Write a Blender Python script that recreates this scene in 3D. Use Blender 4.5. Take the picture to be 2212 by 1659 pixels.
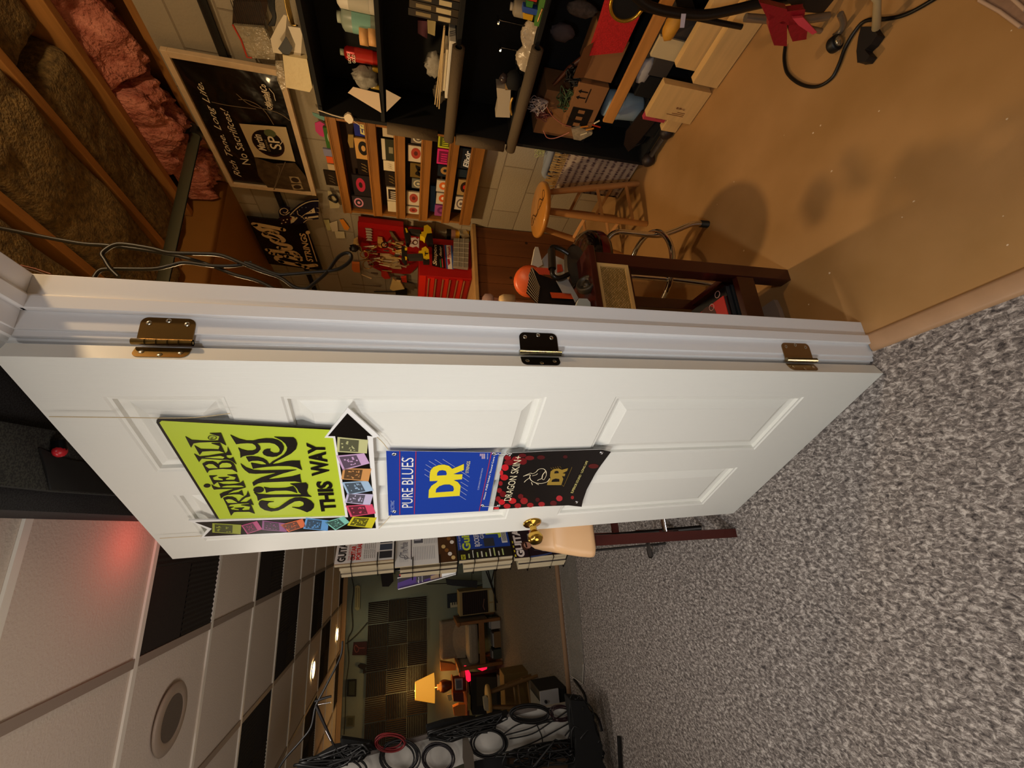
import bpy, math, random
from mathutils import Vector, Matrix, geometry
random.seed(7)
for o in list(bpy.data.objects): bpy.data.objects.remove(o)
scene = bpy.context.scene
col = scene.collection
# ------------------------------------------------------------------ camera (the photo was taken with the phone on its side)
CAMZ = 1.35
F = 890.2
YAW, PITCH, ROLL = math.radians(18.832), math.radians(14.096), math.radians(0.481)
fw = Vector((math.sin(YAW)*math.cos(PITCH), math.cos(YAW)*math.cos(PITCH), -math.sin(PITCH)))
rt0 = Vector((math.cos(YAW), -math.sin(YAW), 0)); up0 = rt0.cross(fw)
rt = rt0*math.cos(ROLL)+up0*math.sin(ROLL); up = -rt0*math.sin(ROLL)+up0*math.cos(ROLL)
cd = bpy.data.cameras.new('camera'); cam = bpy.data.objects.new('camera', cd); col.objects.link(cam)
cd.sensor_fit = 'HORIZONTAL'; cd.sensor_width = 36; cd.lens = F/2212*36; cd.clip_start = .02
R3 = Matrix((-up, rt, -fw)).transposed()
cam.matrix_world = Matrix.Translation((0, 0, CAMZ)) @ R3.to_4x4()
scene.camera = cam
# ------------------------------------------------------------------ world, exposure, lamps of the two rooms and added fill lights
w = bpy.data.worlds.new('world'); scene.world = w; w.use_nodes = True
w.node_tree.nodes['Background'].inputs[0].default_value = (.5, .52, .6, 1)
w.node_tree.nodes['Background'].inputs[1].default_value = .03
vs = scene.view_settings; vs.view_transform = 'Standard'; vs.look = 'None'; vs.exposure = 0; vs.gamma = 1; vs.use_curve_mapping = False
def light(name, kind, loc, power, color, size=.1, aim=None, **k):
    l = bpy.data.lights.new(name, kind); o = bpy.data.objects.new(name, l); col.objects.link(o)
    o.location = loc; l.energy = power; l.color = color
    if kind == 'AREA':
        l.shape = 'DISK'; l.size = size
    else: l.shadow_soft_size = size
    if kind == 'SPOT': l.spot_size = math.radians(k.get('cone', 120)); l.spot_blend = .8
    if aim is not None:
        o.rotation_euler = (Vector(aim)-Vector(loc)).to_track_quat('-Z', 'Y').to_euler()
    return o
light('studio_light', 'SPOT', (-1.25, -.35, 2.2), 80, (.95, .98, 1), .12, (.12, 1.15, .3), cone=74)
light('studio_light', 'AREA', (-1.0, .9, 2.24), 12, (1, .93, .82), .5, (-.9, 1.0, 0))  # wide fill added to spread light evenly over the carpet
light('studio_light', 'AREA', (-1.0, 2.7, 2.24), 8, (1, .9, .8), .4, (-1.0, 2.8, 0))
light('studio_light', 'AREA', (-.25, -1.25, 2.2), 11, (.96, .97, 1), .3, (.3, .8, .9))  # fill added behind the camera to brighten jamb and door edge
light('studio_ceiling_fill', 'AREA', (-1.3, .6, .75), 11, (1, .86, .78), 1.2, (-.7, 1.6, 2.28))  # upward fill added to brighten the ceiling, not a room lamp
light('workshop_bulb', 'POINT', (1.15, .45, 2.5), 27, (1, .70, .38), .05)
light('workshop_bulb', 'SPOT', (.92, 2.15, 2.24), 62, (1, .68, .34), .05, (1.15, 1.9, 0), cone=165)
light('studio_far_can', 'SPOT', (-1.314, 5.3, 2.25), 9, (1, .8, .5), .05, (-1.314, 5.3, 0), cone=120)
light('studio_far_can', 'SPOT', (-1.321, 6.85, 2.25), 7, (1, .8, .5), .05, (-1.321, 6.85, 0), cone=120)
light('red_lamp_light', 'POINT', (.02, 1.78, 2.16), .5, (1, .1, .07), .06)
# ------------------------------------------------------------------ pixel of the photo -> point on a plane of the room
def ray(x, y): return fw + rt*((1659-y-829.5)/F) - up*((x-1106)/F)
def at(x, y, ax, val):
    d = ray(x, y); t = (val-(CAMZ if ax == 2 else 0))/d[ax]
    return d*t+Vector((0, 0, CAMZ))
# ------------------------------------------------------------------ materials
def lin(h, a=1):
    h = h.lstrip('#'); c = [int(h[i:i+2], 16)/255 for i in (0, 2, 4)]
    return tuple(x/12.92 if x <= .04045 else ((x+.055)/1.055)**2.4 for x in c)+(a,)
_m = {}
def mat(hexc, rough=.6, metal=0, noise=None, bump=None, emit=0, trans=0, alpha=1, ior=1.45, coat=0, stretch=(1, 1, 1), dark=None):
    key = (hexc, rough, metal, noise, bump, emit, trans, alpha, coat, stretch, dark)
    if key in _m: return _m[key]
    m = bpy.data.materials.new('m'+hexc.strip('#')); m.use_nodes = True; nt = m.node_tree; N = nt.nodes; b = N['Principled BSDF']
    c = lin(hexc); b.inputs['Base Color'].default_value = c; b.inputs['Roughness'].default_value = rough; b.inputs['Metallic'].default_value = metal
    b.inputs['IOR'].default_value = ior
    if coat: b.inputs['Coat Weight'].default_value = coat; b.inputs['Coat Roughness'].default_value = .08
    if trans: b.inputs['Transmission Weight'].default_value = trans
    if alpha < 1: b.inputs['Alpha'].default_value = alpha
    if emit: b.inputs['Emission Color'].default_value = c; b.inputs['Emission Strength'].default_value = emit
    if noise or bump:
        tc = N.new('ShaderNodeTexCoord'); mp = N.new('ShaderNodeMapping'); mp.inputs['Scale'].default_value = stretch
        nt.links.new(tc.outputs['Object'], mp.inputs['Vector'])
    if noise:
        n = N.new('ShaderNodeTexNoise'); n.inputs['Scale'].default_value = noise[0]; n.inputs['Detail'].default_value = 4
        r = N.new('ShaderNodeValToRGB'); r.color_ramp.elements[0].position = .5-noise[2] if len(noise) > 2 else .3; r.color_ramp.elements[1].position = .5+noise[2] if len(noise) > 2 else .7
        d = lin(dark) if dark else tuple(v*(1-noise[1]) for v in c[:3])+(1,)
        r.color_ramp.elements[0].color = d; r.color_ramp.elements[1].color = c
        nt.links.new(mp.outputs[0], n.inputs['Vector']); nt.links.new(n.outputs['Fac'], r.inputs[0]); nt.links.new(r.outputs[0], b.inputs['Base Color'])
    if bump:
        n = N.new('ShaderNodeTexNoise'); n.inputs['Scale'].default_value = bump[0]; n.inputs['Detail'].default_value = 3
        bp = N.new('ShaderNodeBump'); bp.inputs['Strength'].default_value = bump[1]; bp.inputs['Distance'].default_value = bump[2] if len(bump) > 2 else .005
        nt.links.new(mp.outputs[0], n.inputs['Vector']); nt.links.new(n.outputs['Fac'], bp.inputs['Height']); nt.links.new(bp.outputs[0], b.inputs['Normal'])
    _m[key] = m; return m
# ------------------------------------------------------------------ mesh builder
def catmull(p, n=6, closed=False):
    p = [Vector(q) for q in p]; L = len(p); out = []
    for i in range(L if closed else L-1):
        a, b, c, d = (p[(i-1) % L], p[i], p[(i+1) % L], p[(i+2) % L]) if closed else (p[max(i-1, 0)], p[i], p[i+1], p[min(i+2, L-1)])
        for k in range(n):
            t = k/n
            out.append(.5*((2*b)+(c-a)*t+(2*a-5*b+4*c-d)*t*t+(3*b-a-3*c+d)*t**3))
    if not closed: out.append(p[-1])
    return out
_tx = {}
def textmesh(s, bold, shear):
    k = (s, bold, shear)
    if k in _tx: return _tx[k]
    c = bpy.data.curves.new('t', 'FONT'); c.body = s; c.offset = bold; c.shear = shear; c.resolution_u = 3; c.fill_mode = 'FRONT'
    o = bpy.data.objects.new('t', c); col.objects.link(o); bpy.context.view_layer.update()
    me = o.to_mesh(); v = [q.co.copy() for q in me.vertices]; f = [list(p.vertices) for p in me.polygons]
    o.to_mesh_clear(); bpy.data.objects.remove(o); bpy.data.curves.remove(c)
    if not v: v = [Vector((0, 0, 0))]*3; f = []
    x0 = min(q.x for q in v); x1 = max(q.x for q in v); y0 = min(q.y for q in v); y1 = max(q.y for q in v)
    v = [((q.x-x0)/(x1-x0+1e-9), (q.y-y0)/(y1-y0+1e-9)) for q in v]
    _tx[k] = (v, f, (x1-x0)/(y1-y0+1e-9)); return _tx[k]
def bil(q, u, v): return (q[0]*(1-u)+q[1]*u)*(1-v)+(q[3]*(1-u)+q[2]*u)*v
def qn(q): return (q[1]-q[0]).cross(q[3]-q[0]).normalized()
class MB:
    def __init__(s): s.v = []; s.f = []; s.mi = []; s.sm = []; s.mats = []; s.M = Matrix()
    def add(s, vs, fs, m, sm=False):
        if m not in s.mats: s.mats.append(m)
        k = s.mats.index(m); b = len(s.v); s.v += [s.M @ Vector(q) for q in vs]
        for f in fs: s.f.append([b+i for i in f]); s.mi.append(k); s.sm.append(sm)
        return s
    def box(s, x0, x1, y0, y1, z0, z1, m):
        return s.add([(x, y, z) for z in (z0, z1) for y in (y0, y1) for x in (x0, x1)], [(0, 2, 3, 1), (4, 5, 7, 6), (0, 1, 5, 4), (2, 6, 7, 3), (0, 4, 6, 2), (1, 3, 7, 5)], m)
    def poly(s, pts, m):
        pts = [Vector(p) for p in pts]; t = geometry.tessellate_polygon([pts])
        return s.add(pts, [list(x) for x in t], m)
    def prism(s, pts, vec, m, side=None):
        pts = [Vector(p) for p in pts]; n = len(pts); vec = Vector(vec); t = [list(x) for x in geometry.tessellate_polygon([pts])]
        s.add(pts, t, m); s.add([p+vec for p in pts], [x[::-1] for x in t], m)
        return s.add(pts+[p+vec for p in pts], [(i, (i+1) % n, n+(i+1) % n, n+i) for i in range(n)], side or m)
    def quad(s, q, m): return s.add(q, [(0, 1, 2, 3)], m)
    def slab(s, q, th, m, side=None):
        q = [Vector(p) for p in q]; return s.prism(q, -qn(q)*th, m, side)
    def qpoly(s, q, pts, m, lift=.0006):
        n = qn(q)*lift; return s.poly([bil(q, u, v)+n for u, v in pts], m)
    def qrect(s, q, u0, u1, v0, v1, m, lift=.0006):
        n = qn(q)*lift; return s.quad([bil(q, u, v)+n for u, v in ((u0, v0), (u1, v0), (u1, v1), (u0, v1))], m)
    def qell(s, q, u, v, ru, rv, m, lift=.0006, n=20): return s.qpoly(q, [(u+ru*math.cos(a*math.tau/n), v+rv*math.sin(a*math.tau/n)) for a in range(n)], m, lift)
    def text(s, t, q, m, bold=.0, shear=0, lift=.001):
        q = [Vector(p) for p in q]; v, f, asp = textmesh(t, bold, shear); n = qn(q)*lift
        return s.add([bil(q, a, b)+n for a, b in v], f, m)
    def qtext(s, q, t, u0, u1, v0, v1, m, bold=0, shear=0, lift=.001):
        n = qn(q)*lift; return s.text(t, [bil(q, u, v) for u, v in ((u0, v0), (u1, v0), (u1, v1), (u0, v1))], m, bold, shear, lift)
    def stroke(s, pts, wd, nrm, m, lift=0):     # flat ribbon along a line
        pts = [Vector(p) for p in pts]; nrm = Vector(nrm).normalized(); L = []; n = len(pts)
        for i, p in enumerate(pts):
            t = (pts[min(i+1, n-1)]-pts[max(i-1, 0)]).normalized(); b = nrm.cross(t).normalized()
            ww = wd[i] if isinstance(wd, (list, tuple)) else wd
            L += [p+b*ww/2+nrm*lift, p-b*ww/2+nrm*lift]
        return s.add(L, [(2*i, 2*i+1, 2*i+3, 2*i+2) for i in range(n-1)], m)
    def tube(s, pts, r, m, seg=8, closed=False, caps=True):
        pts = [Vector(p) for p in pts]; n = len(pts); rings = []; pr = None
        for i, p in enumerate(pts):
            if closed: t = pts[(i+1) % n]-pts[(i-1) % n]
            else: t = pts[min(i+1, n-1)]-pts[max(i-1, 0)]
            t = t.normalized() if t.length > 1e-9 else Vector((0, 0, 1))
            if pr is None:
                a = Vector((0, 0, 1)) if abs(t.z) < .9 else Vector((1, 0, 0)); nx = a.cross(t).normalized()
            else: nx = (pr-t*pr.dot(t)).normalized()
            pr = nx; by = t.cross(nx); rr = r[i] if isinstance(r, (list, tuple)) else r
            rings.append([p+nx*rr*math.cos(math.tau*k/seg)+by*rr*math.sin(math.tau*k/seg) for k in range(seg)])
        vs = [v for g in rings for v in g]; fs = []
        for i in range(n if closed else n-1):
            j = (i+1) % n
            for k in range(seg): fs.append((i*seg+k, i*seg+(k+1) % seg, j*seg+(k+1) % seg, j*seg+k))
        s.add(vs, fs, m, True)
        if caps and not closed: s.add(rings[0], [list(range(seg))[::-1]], m); s.add(rings[-1], [list(range(seg))], m)
        return s
    def lathe(s, prof, m, c=(0, 0, 0), axis=(0, 0, 1), seg=20, sm=True):
        c = Vector(c); z = Vector(axis).normalized(); a = Vector((1, 0, 0)) if abs(z.x) < .9 else Vector((0, 1, 0)); x = a.cross(z).normalized(); y = z.cross(x)
        vs = [c+z*h+(x*math.cos(math.tau*k/seg)+y*math.sin(math.tau*k/seg))*r for r, h in prof for k in range(seg)]; n = len(prof)
        s.add(vs, [(i*seg+k, i*seg+(k+1) % seg, (i+1)*seg+(k+1) % seg, (i+1)*seg+k) for i in range(n-1) for k in range(seg)], m, sm)
        return s
    def cyl(s, a, b, r, m, seg=16, r2=None): 
        a = Vector(a); b = Vector(b); r2 = r if r2 is None else r2; h = (b-a).length
        return s.lathe([(0, 0), (r, 0), (r, 0), (r2, h), (r2, h), (0, h)], m, a, b-a, seg)
    def ball(s, c, r, m, seg=14, jit=0):
        r = Vector(r) if hasattr(r, '__len__') else Vector((r, r, r)); c = Vector(c); vs = []; rows = seg//2
        for i in range(rows+1):
            th = math.pi*i/rows
            for k in range(seg):
                ph = math.tau*k/seg; j = 1+random.uniform(-jit, jit)
                vs.append(c+Vector((r.x*math.sin(th)*math.cos(ph), r.y*math.sin(th)*math.sin(ph), r.z*math.cos(th)))*j if not jit else c+Vector((r.x*math.sin(th)*math.cos(ph)*j, r.y*math.sin(th)*math.sin(ph)*j, r.z*math.cos(th)*j)))
        return s.add(vs, [(i*seg+k, (i+1)*seg+k, (i+1)*seg+(k+1) % seg, i*seg+(k+1) % seg) for i in range(rows) for k in range(seg)], m, True)
    def grid(s, nx, ny, fn, m, sm=True):
        vs = [fn(i/nx, j/ny) for j in range(ny+1) for i in range(nx+1)]
        return s.add(vs, [(j*(nx+1)+i, j*(nx+1)+i+1, (j+1)*(nx+1)+i+1, (j+1)*(nx+1)+i) for j in range(ny) for i in range(nx)], m, sm)
    def build(s, name, parent=None, bev=0, base=True):
        me = bpy.data.meshes.new(name); o = bpy.data.objects.new(name, me); col.objects.link(o)
        off = Vector((0, 0, 0))
        if parent is None and base and s.v:
            xs = [v.x for v in s.v]; ys = [v.y for v in s.v]; zs = [v.z for v in s.v]
            off = Vector(((min(xs)+max(xs))/2, (min(ys)+max(ys))/2, min(zs)))
        me.from_pydata([v-off for v in s.v], [], s.f); o.location = off
        for m in s.mats: me.materials.append(m)
        me.polygons.foreach_set('material_index', s.mi); me.polygons.foreach_set('use_smooth', s.sm); me.update()
        if parent: o.parent = parent
        if bev:
            b = o.modifiers.new('bevel', 'BEVEL'); b.width = bev; b.segments = 2; b.limit_method = 'ANGLE'; b.angle_limit = math.radians(50)
        return o
def tag(o, label, cat, group=None, kind=None):
    o['label'] = label; o['category'] = cat
    if group: o['group'] = group
    if kind: o['kind'] = kind
    return o
def struct(mb, name, bev=0, parent=None):
    o = mb.build(name, parent, bev)
    if parent is None: o['kind'] = 'structure'
    return o
def thing(name, label, cat, loc=(0, 0, 0), group=None):
    o = bpy.data.objects.new(name, None); o.empty_display_size = .05; col.objects.link(o); o.location = loc
    return tag(o, label, cat, group)
def settle(root):      # parts were modelled in room coordinates: move the empty to the base of the thing
    pts = []
    def rec(o):
        if o.type == 'MESH': pts.extend(o.data.vertices[i].co for i in range(len(o.data.vertices)))
        for c in o.children: rec(c)
    for c in root.children: rec(c)
    b = Vector(((min(p.x for p in pts)+max(p.x for p in pts))/2, (min(p.y for p in pts)+max(p.y for p in pts))/2, min(p.z for p in pts)))
    root.location = b
    for c in root.children: c.location = -b
    return root
def copytree(o, parent=None):
    c = o.copy(); col.objects.link(c); c.parent = parent
    for k in list(o.children): copytree(k, c)
    return c
def solo(mb, name, label, cat, group=None, bev=0): return tag(mb.build(name, None, bev), label, cat, group)
WHITE = mat('#e9e9e6', .45); BLACK = mat('#0c0b0c', .5); CHROME = mat('#d5d5d8', .12, 1); BRASS = mat('#c9a047', .18, 1)
# ================================================================== the two rooms
def carpetmat(name, c1, c2, c3, scale, disp=.5):
    m = bpy.data.materials.new(name); m.use_nodes = True; nt = m.node_tree; N = nt.nodes; b = N['Principled BSDF']; b.inputs['Roughness'].default_value = .95
    tc = N.new('ShaderNodeTexCoord'); mp = N.new('ShaderNodeMapping'); mp.inputs['Scale'].default_value = (1, .6, 1); nt.links.new(tc.outputs['Object'], mp.inputs[0])
    n = N.new('ShaderNodeTexNoise'); n.inputs['Scale'].default_value = scale; n.inputs['Detail'].default_value = 6; n.inputs['Roughness'].default_value = .75; n.inputs['Distortion'].default_value = .6; nt.links.new(mp.outputs[0], n.inputs[0])
    r = N.new('ShaderNodeValToRGB'); e = r.color_ramp.elements; e[0].position = .36; e[0].color = lin(c1); e[1].position = .64; e[1].color = lin(c3); k = e.new(.5); k.color = lin(c2)
    nt.links.new(n.outputs[0], r.inputs[0]); nt.links.new(r.outputs[0], b.inputs['Base Color'])
    bp = N.new('ShaderNodeBump'); bp.inputs['Strength'].default_value = disp; bp.inputs['Distance'].default_value = .004; nt.links.new(n.outputs[0], bp.inputs['Height']); nt.links.new(bp.outputs[0], b.inputs['Normal'])
    return m
carpet = carpetmat('berber_carpet', '#3a3433', '#7c736d', '#c9c0b8', 95, .6)
BW = 7.3      # back wall of the studio
m = MB(); m.quad([(-4.4, -2.2, 0), (.41, -2.2, 0), (.41, BW, 0), (-4.4, BW, 0)], carpet); struct(m, 'floor')
vinyl = mat('#b58a58', .38, 0, (2.2, .22), (60, .06), dark='#97703f')
m = MB(); m.quad([(.41, -2.2, 0), (2.2, -2.2, 0), (2.2, 4.6, 0), (.41, 4.6, 0)], vinyl)
for k in range(26):   # worn spots and paint specks
    x = random.uniform(.5, 1.4); y = random.uniform(.2, 1.3); r = random.uniform(.0015, .004)
    m.poly([(x+r*math.cos(a)*random.uniform(.6, 1.3), y+r*math.sin(a)*random.uniform(.6, 1.3), .0006) for a in (0, 1, 2, 3, 4, 5)], mat('#d8c0a0', .6))
struct(m, 'floor')
m = MB(); tanv = mat('#b08a66', .4, 0, (14, .15))
prof = [(.402, 0), (.404, .006), (.412, .010), (.43, .012), (.448, .011), (.456, .008), (.4585, .0)]
m.add([(x, y, z) for y in (-.3, .848) for x, z in prof], [(i, i+1, len(prof)+i+1, len(prof)+i) for i in range(len(prof)-1)], tanv, True); struct(m, 'trim_1')
# studio walls
green = mat('#7f897c', .8, 0, None, (200, .05)); cream = mat('#c6b89a', .85)
CZ = 2.28
m = MB(); m.box(-4.4, .388, BW, BW+.1, 0, CZ+.3, green); struct(m, 'wall_back')
m = MB(); m.box(-4.5, -4.4, -2.2, BW, 0, CZ+.3, green); struct(m, 'wall_left')
m = MB(); m.box(-4.4, 2.4, -2.3, -2.2, 0, 2.95, cream); struct(m, 'wall_front')
m = MB()       # wall between studio and workshop, with the doorway y .02-.873
m.box(.3885, .5015, .874, BW, 0, 2.95, cream); m.box(.3885, .5015, -2.2, .02, 0, 2.95, cream); m.box(.3885, .5015, .02, .874, 2.055, 2.95, cream); struct(m, 'wall_doorway')
# dropped ceiling with T-bars: main tees along y at x = -.385+.61k, cross tees at y = 1.97+.61j
def tilemat():
    m = bpy.data.materials.new('ceiling_tile'); m.use_nodes = True; nt = m.node_tree; N = nt.nodes; b = N['Principled BSDF']; b.inputs['Roughness'].default_value = .9
    b.inputs['Base Color'].default_value = lin('#d9cbbb')
    tc = N.new('ShaderNodeTexCoord'); n = N.new('ShaderNodeTexNoise'); n.inputs['Scale'].default_value = 110; n.inputs['Detail'].default_value = 6; nt.links.new(tc.outputs['Object'], n.inputs[0])
    bp = N.new('ShaderNodeBump'); bp.inputs['Strength'].default_value = .45; bp.inputs['Distance'].default_value = .006; nt.links.new(n.outputs[0], bp.inputs['Height']); nt.links.new(bp.outputs[0], b.inputs['Normal'])
    return m
tilem = tilemat(); teem = mat('#9c8c7e', .5); teeside = mat('#f6f0e2', .4)
X0, Y0, P = -.385, 1.97, .617
m = MB(); m.quad([(-4.4, -2.2, CZ+.006), (-4.4, BW, CZ+.006), (.39, BW, CZ+.006), (.39, -2.2, CZ+.006)], tilem)
for k in range(-1, 7):
    x = X0-P*k; m.box(x-.015, x+.015, -2.2, BW, CZ-.002, CZ+.005, teem)
for j in range(-7, 9):
    y = Y0+P*j
    if y < BW: m.box(-4.4, .39, y-.012, y+.012, CZ-.0025, CZ+.0055, teeside)
struct(m, 'ceiling')
m = MB(); crown = mat('#caa878', .6); m.box(-4.4, .388, BW-.03, BW, CZ-.06, CZ, crown); struct(m, 'trim_2')
# black soffit along the doorway wall
blk = mat('#19191b', .75, 0, (300, .5, .06), (300, .3), dark='#2c2c2e')
m = MB(); m.box(.09, .388, .875, 3.4, 2.12, CZ, blk); m.box(.09, .388, -.8, .875, 2.12, CZ, blk); struct(m, 'ceiling_soffit')
# workshop block wall
def blockmat():
    m = bpy.data.materials.new('concrete_block'); m.use_nodes = True; nt = m.node_tree; N = nt.nodes; b = N['Principled BSDF']; b.inputs['Roughness'].default_value = .9
    tc = N.new('ShaderNodeTexCoord'); mp = N.new('ShaderNodeMapping'); mp.inputs['Rotation'].default_value = (0, math.radians(90), math.radians(90)); mp.inputs['Location'].default_value = (0, .058, 0)
    nt.links.new(tc.outputs['Object'], mp.inputs[0])
    sx = N.new('ShaderNodeSeparateXYZ'); cx = N.new('ShaderNodeCombineXYZ'); nt.links.new(tc.outputs['Object'], sx.inputs[0]); nt.links.new(sx.outputs['Y'], cx.inputs['X'])
    ad = N.new('ShaderNodeMath'); ad.operation = 'ADD'; ad.inputs[1].default_value = .058; nt.links.new(sx.outputs['Z'], ad.inputs[0]); nt.links.new(ad.outputs[0], cx.inputs['Y'])
    br = N.new('ShaderNodeTexBrick'); br.inputs['Scale'].default_value = 1; br.inputs['Brick Width'].default_value = .406; br.inputs['Row Height'].default_value = .203; br.inputs['Mortar Size'].default_value = .005; br.inputs['Mortar Smooth'].default_value = .4
    br.inputs['Color1'].default_value = lin('#a89c86'); br.inputs['Color2'].default_value = lin('#9d927d'); br.inputs['Mortar'].default_value = lin('#8a7d68'); nt.links.new(cx.outputs[0], br.inputs['Vector'])
    n = N.new('ShaderNodeTexNoise'); n.inputs['Scale'].default_value = 90; n.inputs['Detail'].default_value = 5; nt.links.new(tc.outputs['Object'], n.inputs[0])
    mx = N.new('ShaderNodeMix'); mx.data_type = 'RGBA'; mx.blend_type = 'MULTIPLY'; mx.inputs[0].default_value = .35
    nt.links.new(br.outputs['Color'], mx.inputs[6]); nt.links.new(n.outputs['Color'], mx.inputs[7]); nt.links.new(br.outputs['Color'], b.inputs['Base Color'])
    a2 = N.new('ShaderNodeMath'); a2.operation = 'MULTIPLY_ADD'; a2.inputs[1].default_value = -1.2; nt.links.new(br.outputs['Fac'], a2.inputs[0]); nt.links.new(n.outputs[0], a2.inputs[2])
    bp = N.new('ShaderNodeBump'); bp.inputs['Strength'].default_value = .6; bp.inputs['Distance'].default_value = .004; nt.links.new(a2.outputs[0], bp.inputs['Height']); nt.links.new(bp.outputs[0], b.inputs['Normal'])
    return m
block = blockmat(); WX = 2.2
m = MB(); m.box(WX, WX+.2, -2.3, 4.6, 0, 2.5, block); o = m.build('wall_right', None, 0, False); o['kind'] = 'structure'
m = MB(); m.box(.5, WX+.2, 4.6, 4.7, 0, 2.95, block); struct(m, 'wall_far')
# wood sill plate on the block wall, subfloor over the joists
wood = mat('#a8733a', .6, 0, (8, .35), (40, .15), stretch=(4, .4, 4)); 
m = MB(); m.box(WX+.01, WX+.2, -2.2, 4.6, 2.5, 2.54, wood); m.box(WX+.14, WX+.2, -2.2, 4.6, 2.54, 2.95, wood); struct(m, 'trim_3')
m = MB(); m.box(.5, WX+.2, -2.2, 4.6, 2.95, 3.0, mat('#3d2b1a', .9)); struct(m, 'ceiling')
m = MB(); m.box(.502, WX, 2.46, 4.6, 2.492, 2.95, mat('#99682c', .5, 0, (3, .15))); struct(m, 'ceiling_soffit')
JX = (1.93, 1.56, 1.12, .72)
for i, x in enumerate(JX):
    m = MB(); m.box(x-.02, x+.02, -2.2, 2.455, 2.65, 2.94, wood)
    solo(m, 'ceiling_joist', ['wooden ceiling joist beside the pink insulation over the block wall', 'wooden ceiling joist second from the block wall, between brown batts', 'wooden ceiling joist third from the block wall, partly behind the hanging cables', 'wooden ceiling joist nearest the doorway wall'][i], 'joist', 'exposed ceiling joists', .003)
def batt(x0, x1, y0, y1, z0, mt, amp, sc, sag):
    from mathutils import noise
    m = MB(); nx, ny = 26, 60
    def fn(u, v):
        x = x0+(x1-x0)*u; y = y0+(y1-y0)*v; q = noise.noise(Vector((x*sc, y*sc, z0)))*amp+noise.noise(Vector((x*sc*4, y*sc*4, 3)))*amp*.35
        e = 1-(2*abs(u-.5))**8; ed = min(1, (1-v)*30)*min(1, v*30)
        return Vector((x, y, z0+.1-(.1+sag)*e**.5*ed**.5+q*min(1, e*2)))
    m.grid(nx, ny, fn, mt); return m
wool = mat('#80673c', .95, 0, (45, .45), (110, 1.0, .010), dark='#4a3a20'); pink = mat('#d48a76', .95, 0, (16, .35), (60, 1.0, .02), dark='#964c3c')
BT = 'brown mineral wool batts between the joists'
for x0, x1, y0, y1, z0, sag, lb in ((1.575, 1.915, -.6, 1.45, 2.72, .03, 'brown mineral wool batt between the two joists nearest the block wall, near end'), (1.575, 1.915, 1.452, 2.44, 2.72, .05, 'brown mineral wool batt between the two joists nearest the block wall, end by the soffit'),
    (1.14, 1.54, -.6, 1.22, 2.72, .03, 'brown mineral wool batt between second and third joists, near end'), (1.14, 1.54, 1.222, 2.44, 2.7, .07, 'brown mineral wool batt between second and third joists, sagging lower than its neighbours'),
    (.74, 1.1, -.6, 1.1, 2.72, .04, 'brown mineral wool batt over the doorway side, near end'), (.74, 1.1, 1.102, 2.44, 2.71, .06, 'brown mineral wool batt over the doorway side behind the coiled cables'), (.505, .7, -.6, 2.44, 2.76, .03, 'brown mineral wool strip against the doorway wall')):
    solo(batt(x0, x1, y0, y1, z0, wool, .022, 5, sag), 'insulation_batt', lb, 'insulation', BT)
m = batt(1.95, 2.3, .2, 1.72, 2.62, pink, .11, 8, .03); solo(m, 'insulation_roll', 'pink fibreglass insulation stuffed above the block wall, longer piece', 'insulation', 'pink insulation over the wall')
m = batt(1.95, 2.26, 1.722, 2.2, 2.6, pink, .11, 10, .04); solo(m, 'insulation_roll', 'crumpled pink fibreglass insulation tuft beside the grey pipe', 'insulation', 'pink insulation over the wall')
m = batt(2.02, 2.24, 2.202, 2.44, 2.57, pink, .09, 12, .04); solo(m, 'insulation_roll', 'drooping end of pink fibreglass insulation next to the brown soffit', 'insulation', 'pink insulation over the wall')
# ================================================================== the door, its frame and what hangs on it
DO = Vector((.3297, .8410, 0)); DD = Vector((-.4535, .8913, 0)).normalized(); DN = Vector((-DD.y, DD.x, 0))
def dw(s, z, off=0): return DO+DD*s+DN*off+Vector((0, 0, z))
def dpx(x, y, off=0):
    r = ray(x, y); C = Vector((0, 0, CAMZ)); t = ((DO-C).dot(DN)+off)/r.dot(DN); return C+r*t
def grain(hexc, rough=.42):
    m = bpy.data.materials.new('moulded_door_paint'); m.use_nodes = True; nt = m.node_tree; N = nt.nodes; b = N['Principled BSDF']; b.inputs['Base Color'].default_value = lin(hexc); b.inputs['Roughness'].default_value = rough
    tc = N.new('ShaderNodeTexCoord'); mp = N.new('ShaderNodeMapping'); mp.inputs['Scale'].default_value = (90, 90, 3); nt.links.new(tc.outputs['Object'], mp.inputs[0])
    n = N.new('ShaderNodeTexNoise'); n.inputs['Scale'].default_value = 2.4; n.inputs['Detail'].default_value = 3; n.inputs['Distortion'].default_value = 1.2; nt.links.new(mp.outputs[0], n.inputs[0])
    bp = N.new('ShaderNodeBump'); bp.inputs['Strength'].default_value = .22; bp.inputs['Distance'].default_value = .002; nt.links.new(n.outputs[0], bp.inputs['Height']); nt.links.new(bp.outputs[0], b.inputs['Normal'])
    return m
dpaint = grain('#e6e5dc'); dplain = mat('#e6e3d8', .4)
jpaint = mat('#e8e7e6', .3, 0, None, (12, .05))
door = bpy.data.objects.new('door_1', None); col.objects.link(door); door['kind'] = 'structure'; door.location = (0, 0, 0)
DW, DH, DT = .813, 2.043, .035; Zb = .006
m = MB()
cols = [(.10, .358), (.46, .715)]; rows = [(.213, .828), (1.016, 1.614), (1.719, 1.928)]
ss = [0, .10, .358, .46, .715, DW]; zs = [Zb, .213, .828, 1.016, 1.614, 1.719, 1.928, DH]
for i in range(5):
    for j in range(7):
        if i in (1, 3) and j in (1, 3, 5): continue
        m.quad([dw(ss[i], zs[j]), dw(ss[i], zs[j+1]), dw(ss[i+1], zs[j+1]), dw(ss[i+1], zs[j])], dpaint)
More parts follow.
